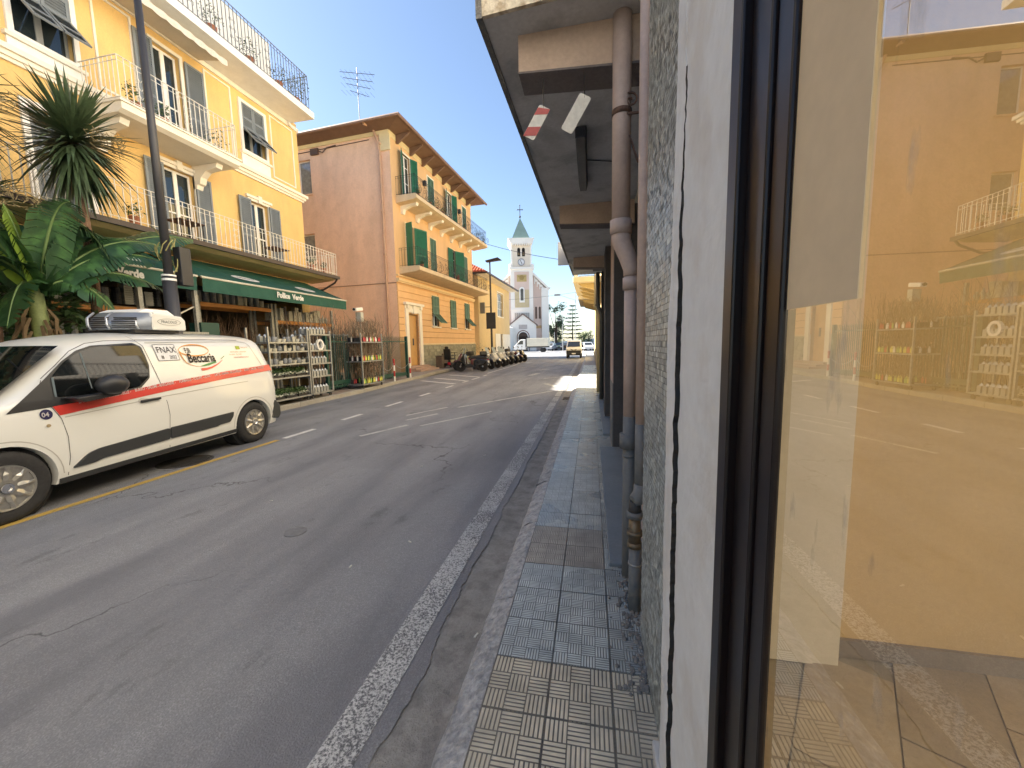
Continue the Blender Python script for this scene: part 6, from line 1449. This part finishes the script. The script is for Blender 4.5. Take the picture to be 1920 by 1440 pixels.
# wheels with nine-spoke silver covers
mt_hub = M('silver wheel cover', (.42,.40,.36), rough=.32, var=.1, scale=10, metal=.75, space='obj')
def van_wheel(x, y, side):
    r = .345; o = MB().lathe([(r*.60,-.09),(r*.70,-.103),(r*.86,-.108),(r*.965,-.09),(r*.995,-.06),(r,0),(r*.995,.06),(r*.965,.09),(r*.86,.108),(r*.6,.09)], (0,0,0), 'y', 48).build('wheel', mt_rubber, van, loc=(x,y,r))
    for p in o.data.polygons: p.use_smooth = len(p.vertices) == 4
    tr_ = MB()
    for k in range(48):
        a = k*math.pi/24
        for yy in (-.05,0,.05): tr_.obox((math.cos(a)*(r-.001),yy,math.sin(a)*(r-.001)), (-math.sin(a)*.016,0,math.cos(a)*.016),(0,.016,0),(math.cos(a)*.004,0,math.sin(a)*.004))
    tr_.build('tread', mt_rubber, o, kind='stuff')
    MB().lathe([(r*.62,side*.070),(.0,side*.066)], (0,0,0), 'y', 40).build('rim_well', M('black rim well', (.012,.012,.012), rough=.8, var=0), o)
    c = MB(); R0 = r*.63
    c.lathe([(R0,side*.095),(R0*.975,side*.112),(R0*.91,side*.107),(R0*.90,side*.085)], (0,0,0), 'y', 48)
    c.lathe([(.088,side*.085),(.084,side*.104),(.05,side*.108),(.045,side*.098),(.001,side*.098)], (0,0,0), 'y', 24)
    for k in range(9):
        a0 = k*2*math.pi/9
        P_ = lambda rr, da, yy: (rr*math.cos(a0+da), side*yy, rr*math.sin(a0+da))
        c.add([P_(.075,-.34,.100),P_(.075,.34,.100),P_(.125,.275,.103),P_(.165,.13,.100),P_(R0*.95,.15,.106),P_(R0*.95,-.15,.106),P_(.165,-.13,.100),P_(.125,-.275,.103),
               P_(.075,0,.112),P_(.14,0,.118),P_(R0*.95,0,.112)], [(0,8,9,7),(8,1,2,9),(7,9,6),(9,2,3),(6,9,10,5),(9,3,4,10)])
    c.build('hub_cover', mt_hub, o); ringo = MB(); ringo.lathe([(.046,side*.109),(.046,side*.122),(.030,side*.122),(.030,side*.108)], (0,0,0), 'y', 20); ringo.build('hub_cap', mt_chrome, o)
for x in (0.0, 3.06):
    van_wheel(x, .115, -1); van_wheel(x, 1.715, 1)
# refrigeration unit on the roof
ru = MB(); n = 26
uy0, uy1, UX = .48, 1.37, 1.93
ru.prism([(UX,1.90),(2.44,1.90),(2.44,2.05),(2.38,2.11),(UX,2.14)], 'xz', uy0, uy1); ru.build('cooling_unit', mt_van, van, bevel=.02)
MB().prism([(UX-.12,2.06),(UX-.04,2.16),(UX+.06,2.20),(UX+.36,2.20),(UX+.46,2.13),(UX+.5,2.08)], 'xz', uy0+.12, uy1-.12).build('unit_top_cover', mt_white, van, bevel=.02)
fz = MB(); m1 = 24; prof = [(1.90,0),(1.95,-.03),(2.01,-.02),(2.07,.03),(2.14,.13)]
bw = lambda v: .30*(1-abs(2*v-1)**2.2)
for j in range(m1+1):
    v = j/m1; y = uy0+(uy1-uy0)*v; bow = bw(v)
    for z, dx in prof: fz.v.append((UX-bow+dx*(.3+.7*min(1,bow*4)), y, z))
for j in range(m1):
    for k in range(4): a = j*5+k; fz.f.append((a,a+5,a+6,a+1))
fz.build('unit_front', M('silver grey unit shell', (.24,.26,.29), rough=.35, var=.05, metal=.5), van, smooth=True)
sl_ = MB()
for q_, z in enumerate((1.93,1.957,1.984,2.011,2.038,2.062)):
    for (v0, v1) in ((.10,.30),(.36,.60),(.66,.88)):
        for j in range(8):
            va = v0+(v1-v0)*j/8; vb = v0+(v1-v0)*(j+1)/8
            f_ = lambda v: (UX-bw(v)-.012-.018+(.03 if z > 2.03 else 0), uy0+(uy1-uy0)*v)
            (xa, ya), (xb, yb_) = f_(va), f_(vb); sl_.beam((xa,ya,z),(xb,yb_,z), .02, .013)
sl_.build('grille_slot', mt_iron, van, kind='stuff')
for v in (.08,.33,.63,.90):
    y = uy0+(uy1-uy0)*v; x0 = UX-bw(v); MB().tube([(x0-.03,y,1.905),(x0-.045,y+.015,1.97),(x0-.02,y+.05,2.06),(x0+.1,y+.1,2.14)], .013, 8).build('grille_rib', M('pale silver rib', (.5,.52,.55), rough=.3, metal=.6), van, smooth=True)
me = text_mesh('FRACOLD', .055, M('grey vinyl', (.12,.12,.12), var=0), .0005, .95)
for v in me.vertices: v.co = (2.06+v.co.x, uy0-.004, 2.0+v.co.y)
link('lettering', me, van)
ov = MB(); prev = None
for k in range(25):
    a = k*math.pi/12; p = (2.18+.17*math.cos(a), uy0-.003, 2.018+.045*math.sin(a))
    if prev: ov.beam(prev, p, .003)
    prev = p
ov.build('unit_emblem', M('grey vinyl', (.12,.12,.12)), van)
MB().box(1.75,2.38,.55,1.3,1.855,1.901).build('unit_foot', mt_iron, van)

# ================================================================== scooters and the mobility scooter
def scooter(label, loc, rz, col, scale=1.0, seat=(.02,.02,.02), screen=True, topcase=False, bike=False):
    t = thing('parked_scooter', label, 'motor scooter', loc, rz, None); t.scale = (scale,)*3
    m = M('scooter paint %.2f %.2f %.2f' % col, col, rough=.25, var=.03, coat=.5, space='obj')
    # local x forward; front wheel at +.65
    for x, nm in ((.66,'f'),(-.66,'r')): 
        o = MB().lathe([(.20,-.05),(.26,-.055),(.29,-.02),(.29,.02),(.26,.055),(.20,.05)], (0,0,0), 'y', 22).build('wheel', mt_rubber, t, loc=(x,0,.29)); MB().lathe([(.20,-.05),(.185,0),(.20,.05)], (0,0,0), 'y', 22).box(-.19,.19,-.012,.012,-.02,.02).box(-.02,.02,-.012,.012,-.19,.19).obox((0,0,0),(.13,0,.13),(0,.012,0),(-.014,0,.014)).obox((0,0,0),(-.13,0,.13),(0,.012,0),(.014,0,.014)).lathe([(.05,-.06),(.05,.06)], (0,0,0), 'y', 12).build('rim', M('alloy rim', (.45,.45,.44), rough=.35, metal=.7), o)
    b = MB()
    if bike:
        b.prism([(-.9,.78),(-.55,.80),(-.2,.72),(.05,.88),(.38,.90),(.45,.72),(.2,.55),(-.3,.5),(-.6,.62)], 'xz', -.14, .14).build('body', m, t, bevel=.05)
        MB().prism([(-.25,.28),(.3,.28),(.35,.6),(-.2,.6)], 'xz', -.17, .17).build('engine', mt_steel, t, bevel=.03)
    else:
        b.prism([(-.85,.68),(-.30,.74),(-.12,.62),(-.12,.36),(-.32,.28),(-.70,.40),(-.95,.60)], 'xz', -.17, .17).build('body', m, t, bevel=.05)
        MB().prism([(.62,.50),(.70,.62),(.48,1.02),(.36,1.0),(.26,.40),(.34,.28),(.46,.40)], 'xz', -.19, .19).build('front_shield', m, t, bevel=.06)
        MB().prism([(-.14,.24),(.34,.24),(.34,.34),(-.14,.40)], 'xz', -.16, .16).build('footboard', mt_blackplastic, t, bevel=.02)
    MB().prism([(.42,.58),(.60,.66),(.85,.62),(.97,.46),(.90,.50),(.66,.56)], 'xz', -.07, .07).build('front_mudguard', m, t, bevel=.02)
    MB().prism([(-.92,.74),(-.90,.84),(-.35,.86),(.0,.80),(.02,.74),(-.3,.72)], 'xz', -.15, .15).build('seat', M('seat vinyl', seat, rough=.5, var=.1), t, bevel=.03)
    for s in (-1,1): MB().tube([(.66,s*.07,.29),(.50,s*.07,.72),(.44,s*.04,.98)], .022, 6).build('fork', mt_steel, t); MB().tube([(.42,0,1.0),(.40,s*.18,1.05),(.30,s*.34,1.04)], .016, 6).build('handlebar', mt_blackplastic, t); MB().tube([(.38,s*.2,1.06),(.36,s*.28,1.22)], .006, 4).lathe([(.055,-.01),(.055,.01)], (.36,s*.30,1.26), 'x', 10).build('mirror', mt_blackplastic, t)
    MB().prism([(.40,.98),(.56,.96),(.60,.86),(.50,.80),(.38,.9)], 'xz', -.11, .11).build('headlight', M('headlight', (.7,.7,.68)), t, bevel=.03)
    if screen: MB().add([(.52,-.16,1.0),(.52,.16,1.0),(.40,.13,1.34),(.40,-.13,1.34),(.44,0,1.40)], [(0,1,2,4,3)]).build('windshield', M('scooter screen', (.45,.50,.50), rough=.1, var=0), t)
    MB().tube([(-.2,-.16,.3),(-.5,-.2,.33),(-.95,-.22,.42)], [.03,.05,.055], 8).build('exhaust', mt_steel, t); MB().tube([(-.1,.1,.32),(-.12,.28,.02)], .012, 5).build('side_stand', mt_steel, t)
    MB().prism([(-.42,.20),(-.1,.2),(-.1,.4),(-.35,.42)], 'xz', -.12, .12).build('engine_block', mt_iron, t, bevel=.03)
    MB().box(-1.02,-.96,-.09,.09,.5,.62).build('number_plate', mt_white, t); MB().box(-.98,-.93,-.12,.12,.64,.70).build('tail_light', M('red lens', (.4,.02,.02), rough=.2), t)
    if topcase: MB().box(-1.12,-.72,-.2,.2,.86,1.12).build('top_case', mt_blackplastic, t, bevel=.06)
    return t
dark, navy, white, silver, bord, grey = (.02,.02,.022), (.025,.03,.06), (.68,.66,.60), (.40,.41,.42), (.12,.03,.035), (.16,.16,.17)
for i, (x, y, rz, c, lab, kw) in enumerate([
    (-6.85,21.55,182,dark,'black scooter with a white side panel, nearest of the parked row',{}),
    (-7.35,22.55,205,bord,'dark maroon scooter with a round top case behind the nearest one',dict(topcase=True)),
    (-6.75,23.6,-22,navy,'dark blue scooter with tall windshield second along the parking line',dict(topcase=True)),
    (-6.6,24.8,-25,white,'white scooter with a cream front third along the parking line',dict()),
    (-6.5,26.1,-28,(.58,.57,.50),'cream white scooter leaning fourth in the row',dict(topcase=False)),
    (-6.6,27.3,-25,silver,'silver scooter with clear windshield mid row',dict()),
    (-6.5,28.6,-25,dark,'black motorcycle with chrome engine mid row',dict(bike=True, screen=False)),
    (-6.4,29.9,-22,grey,'grey motorcycle with a bare fork near the far end',dict(bike=True, screen=False)),
    (-6.3,31.2,-22,bord,'maroon motorcycle second from the far end of the row',dict(bike=True, screen=False)),
    (-6.2,32.6,-20,dark,'black scooter with a large top case, last of the row',dict(topcase=True, screen=False))]):
    o = scooter(lab, (x,y,0), rz, c, 1.02, **kw); o['group'] = 'scooters and motorcycles parked in a row'
    if i == 0: MB().prism([(.24,.50),(.40,.86),(.50,.84),(.44,.58),(.30,.42)], 'xz', -.205, -.19).build('white_panel', mt_white, o)
    o.rotation_euler.x = R_(7)
ms = thing('mobility_scooter', 'black mobility scooter with a high backed seat and red tail light by the stone wall', 'mobility scooter', (-9.05,24.0,.12), 80)
MB().box(-.55,.65,-.3,.3,.12,.30).build('chassis', mt_blackplastic, ms, bevel=.05); MB().box(-.40,.12,-.27,.27,.50,.62).build('seat', mt_blackplastic, ms, bevel=.04); MB().obox((-.40,0,.88),(.06,0,-.01),(0,.25,0),(-.05,0,.32)).build('backrest', mt_blackplastic, ms, bevel=.04); MB().box(-.52,-.42,-.13,.13,1.2,1.36).build('headrest', mt_blackplastic, ms, bevel=.04)
MB().box(-.2,-.1,-.06,.06,.3,.5).build('seat_post', mt_iron, ms)
for s in (-1,1):
    MB().box(-.4,.08,s*.32-.04,s*.32+.04,.74,.80).build('armrest', mt_blackplastic, ms, bevel=.02)
    for x in (-.4,.55): wheel(ms, x, s*.26, .15, .10, s)
MB().tube([(.6,0,.3),(.5,0,.95)], .03, 8).beam((.48,-.25,.95),(.48,.25,.95),.03).build('tiller', mt_iron, ms); MB().box(-.60,-.55,-.30,-.12,.2,.36).build('tail_light', M('red plastic light', (.55,.03,.05), rough=.3), ms)
pot_plant((-9.2,30.6,.12), .3, .5, .75, 'leafy green shrub in a pot behind the parked scooters', n=420, seed=77, sc=(1,1,.8))
bin_ = thing('litter_bin', 'small brown litter bin by the stone wall of the peach house', 'bin', (-9.35,22.9,.12)); MB().box(-.2,.2,-.2,.2,.0,.75).build('container', M('rusty brown grille', (.10,.07,.05)), bin_, bevel=.02); MB().box(-.22,.22,-.22,.22,.76,.80).build('rim', mt_iron, bin_)

# ================================================================== banana plant and yuccas at the left
mt_ban = M('banana leaf', (.024,.062,.022), rough=.36, var=.3, scale=3, fine=14, spec=.5, two=(.05,.12,.035))
mt_ban2 = M('young banana leaf', (.16,.25,.03), rough=.4, var=.15, scale=4)
mt_bstem = M('banana stem', (.20,.24,.08), rough=.6, var=.25, scale=6)
def banana_leaf(par, p0, p1, sag, width, m, seed, roll=0, tears=14, name='leaf'):
    rng = random.Random(seed); p0, p1 = Vector(p0), Vector(p1); n = 30; b = MB(); d = (p1-p0); side = d.cross(Vector((0,0,1))).normalized(); upv = side.cross(d).normalized()
    side = (side*math.cos(R_(roll))+upv*math.sin(R_(roll))).normalized(); pts = []
    for k in range(n+1):
        u = k/n; p = p0+d*u; p.z += sag*(4*u*(1-u))-.10*sag*u; pts.append(p)
    for s in (-1,1):
        tears_at = sorted(rng.sample(range(3, n-2), tears)); last = []
        ph = rng.uniform(0,6)
        for k in range(n):
            u0, u1 = k/n, (k+1)/n
            w = lambda u: width*.5*min(1, (u/.14)**.6)*min(1, ((1-u)/.22)**.55)
            droop = lambda u: -.28*w(u)+.035*math.sin(u*17+ph)
            torn = k in tears_at
            g_ = .012 if torn else 0
            A, B_ = pts[k], pts[k+1]
            mid = lambda P, u, f: P+side*s*w(u)*f+Vector((0,0,droop(u)*f*f+.05*w(u)*math.sin(f*3)))
            fr = .02 if not torn else .03
            off = (d.normalized()*(-g_))
            a0, a1, a2 = A, mid(A,u0,.5), mid(A,u0,1)
            if (k-1) in tears_at: a1 = a1+d.normalized()*.010; a2 = a2+d.normalized()*.035+Vector((0,0,-.02))
            b0, b1, b2 = B_, mid(B_,u1,.5), mid(B_,u1,1)
            b.add([a0,a1,a2,b0,b1,b2], [(0,3,4,1),(1,4,5,2)])
    o = b.build(name, m, par, smooth=True)
    MB().tube(pts, [.022*(1-.8*k/n)+.003 for k in range(n+1)], 6).build('midrib', M('leaf midrib', (.13,.20,.06), rough=.5), o, smooth=True)
bp = thing('banana_plant', 'banana plant with broad torn leaves rising behind the delivery van', 'banana plant', (-8.35,4.42,.115))
O = Vector(bp.location)
def L3(x, y, z): return Vector((x,y,z))-O
MB().tube([(0,0,0),(.02,.03,1.2),(0,0,2.3),(.0,.05,2.75)], [.14,.12,.09,.05], 12).build('stem', mt_bstem, bp, smooth=True)
crown = L3(-8.3,4.45,2.55)
for i, (x, y, z, sag, w, m, rl_) in enumerate([(-7.85,6.0,2.70,.34,.52,mt_ban,-25),(-7.9,5.2,2.18,.36,.50,mt_ban,-35),(-8.1,6.15,3.62,.36,.55,mt_ban,-35),(-8.5,7.1,4.02,.35,.55,mt_ban,-35),(-8.1,3.95,2.0,.36,.70,mt_ban,-20),(-7.9,5.9,3.3,.30,.50,mt_ban,-40),(-8.2,3.6,3.9,.3,.6,mt_ban,45),(-7.7,4.6,3.9,.35,.55,mt_ban,20),(-8.6,5.6,3.5,.6,.5,mt_ban,-10),
        (-8.2,4.15,3.75,.10,.60,mt_ban2,60),(-8.0,5.25,3.12,.85,.42,mt_ban,25),(-8.4,3.2,3.2,.6,.6,mt_ban,-30),(-8.0,3.3,2.4,.5,.6,mt_ban,-10),(-8.9,5.0,3.8,.4,.5,mt_ban,30),(-8.5,4.7,3.95,.2,.45,mt_ban,50),(-8.7,4.0,3.6,.4,.6,mt_ban2,40)]):
    banana_leaf(bp, crown, L3(x,y,z), sag, w, m, 400+i, rl_)
dr = MB(); rng = random.Random(6)
for k in range(24):
    a = rng.uniform(0,6.28); r0 = .12; z0 = rng.uniform(1.2,2.4); dr.tube([(r0*math.cos(a),r0*math.sin(a),z0),(.2*math.cos(a),.2*math.sin(a),z0-.15),(.22*math.cos(a)+rng.gauss(0,.08),.22*math.sin(a)+rng.gauss(0,.08),z0-.55)], [.02,.03,.006], 4)
dr.build('dry_leaves', M('dry banana leaf', (.13,.085,.04), rough=.9, var=.3), bp)
mt_yuc = M('yucca leaf', (.065,.10,.045), rough=.42, var=.25, scale=5, fine=20, spec=.5)
def yucca(label, base, top_, n, L_, seed):
    t = thing('yucca_tree', label, 'yucca', base); rng = random.Random(seed); o = Vector(base); tp = Vector(top_)-o
    MB().tube([(0,0,0),tp*.5+Vector((.05,.05,0)),tp], [.09,.07,.06], 10).build('trunk', M('yucca bark', (.17,.10,.06), rough=.9, var=.3, scale=10, bump=.8), t)
    f = MB()
    for k in range(n):
        u = k/n; el = R_(85-165*u**.9+rng.uniform(-24,24)); a = k*2.39996+rng.uniform(-.2,.2); dr_ = Vector((math.cos(a)*math.cos(el), math.sin(a)*math.cos(el), math.sin(el)))
        Ln = L_*rng.uniform(.6,1.15); s = dr_.cross(Vector((0,0,1)));  s = s.normalized() if s.length > .01 else Vector((1,0,0)); w = .020*rng.uniform(.8,1.3)
        p0 = tp+Vector((0,0,.12-.32*u)); g_ = .22 if u > .45 else .06
        q = [p0, p0+dr_*Ln*.35, p0+dr_*Ln*.7+Vector((0,0,-g_*Ln*.35)), p0+dr_*Ln*.97+Vector((0,0,-g_*Ln))]
        f.add([q[0]-s*w*.8, q[0]+s*w*.8, q[1]-s*w*1.2, q[1]+s*w*1.2, q[2]-s*w*.9, q[2]+s*w*.9, q[3]], [(0,1,3,2),(2,3,5,4),(4,5,6)])
    f.build('foliage', mt_yuc, t)
    fl_b = MB()
    for k in range(90):
        a = rng.uniform(-.4,1.9); p = tp+Vector((.35+rng.uniform(-.15,.15), .25+rng.uniform(-.2,.3), .05+rng.uniform(-.12,.16))); fl_b.tube([p, p+Vector((rng.uniform(-.1,.1),rng.uniform(-.1,.1),rng.uniform(-.1,.1)))], .006, 4)
    fl_b.build('seed_stalk', M('dry seed stalk', (.28,.22,.11), rough=.8), t)
yucca('spiky yucca with a round head of drooping leaves above the banana plant', (-8.85,5.35,.115), (-8.8,5.42,5.28), 620, .98, 1)
yucca('second yucca cut by the left edge of the picture', (-8.4,3.6,.115), (-8.4,3.75,5.0), 380, .9, 2)
yucca('low yucca head behind the banana leaves at the far left', (-8.7,4.0,.115), (-8.7,4.1,3.85), 160, .7, 3)
sh_ = MB(); rng = random.Random(12)
for k in range(80): leaf_cluster((rng.uniform(-9.7,-8.7), rng.uniform(2.2,5.6), rng.uniform(1.0,3.7)), .34, 60, rng, .085, b=sh_)
sh_.build('climbing_shrub', mt_leaf, label='dark leafy shrub filling the shade behind the banana plant', cat='shrub')

rng = random.Random(44)
for k, (x, y, lab) in enumerate([(-.62,1.87,'white cigarette butt lying in the gutter'),(-1.72,2.35,'pale paper scrap on the near asphalt'),(-1.45,2.75,'small cigarette butt on the asphalt near the edge line'),(-2.2,4.6,'tiny white scrap in the middle of the road'),(-1.5,5.2,'small pale scrap near the white edge line'),(-3.3,3.3,'flat pale scrap on the road before the van')]):
    a = rng.uniform(0,3.1); MB().beam((-.016*math.cos(a),-.016*math.sin(a),.005),(.016*math.cos(a),.016*math.sin(a),.006),.008,.007).build('litter', M('dirty white paper', (.62,.6,.55)), loc=(x,y,0 if k else .0), label=lab, cat='litter')

for yy in (.32, 1.51): MB().obox((-.66,yy,.74),(.16,0,.05),(0,.17,0),(-.02,0,.07)).build('headlight', M('headlight', (.7,.7,.68)), van, bevel=.03)
MB().box(-.91,-.88,.55,1.28,.40,.56).build('grille', mt_iron, van, bevel=.01); MB().box(-.915,-.90,.66,1.17,.28,.39).build('number_plate', mt_white, van)
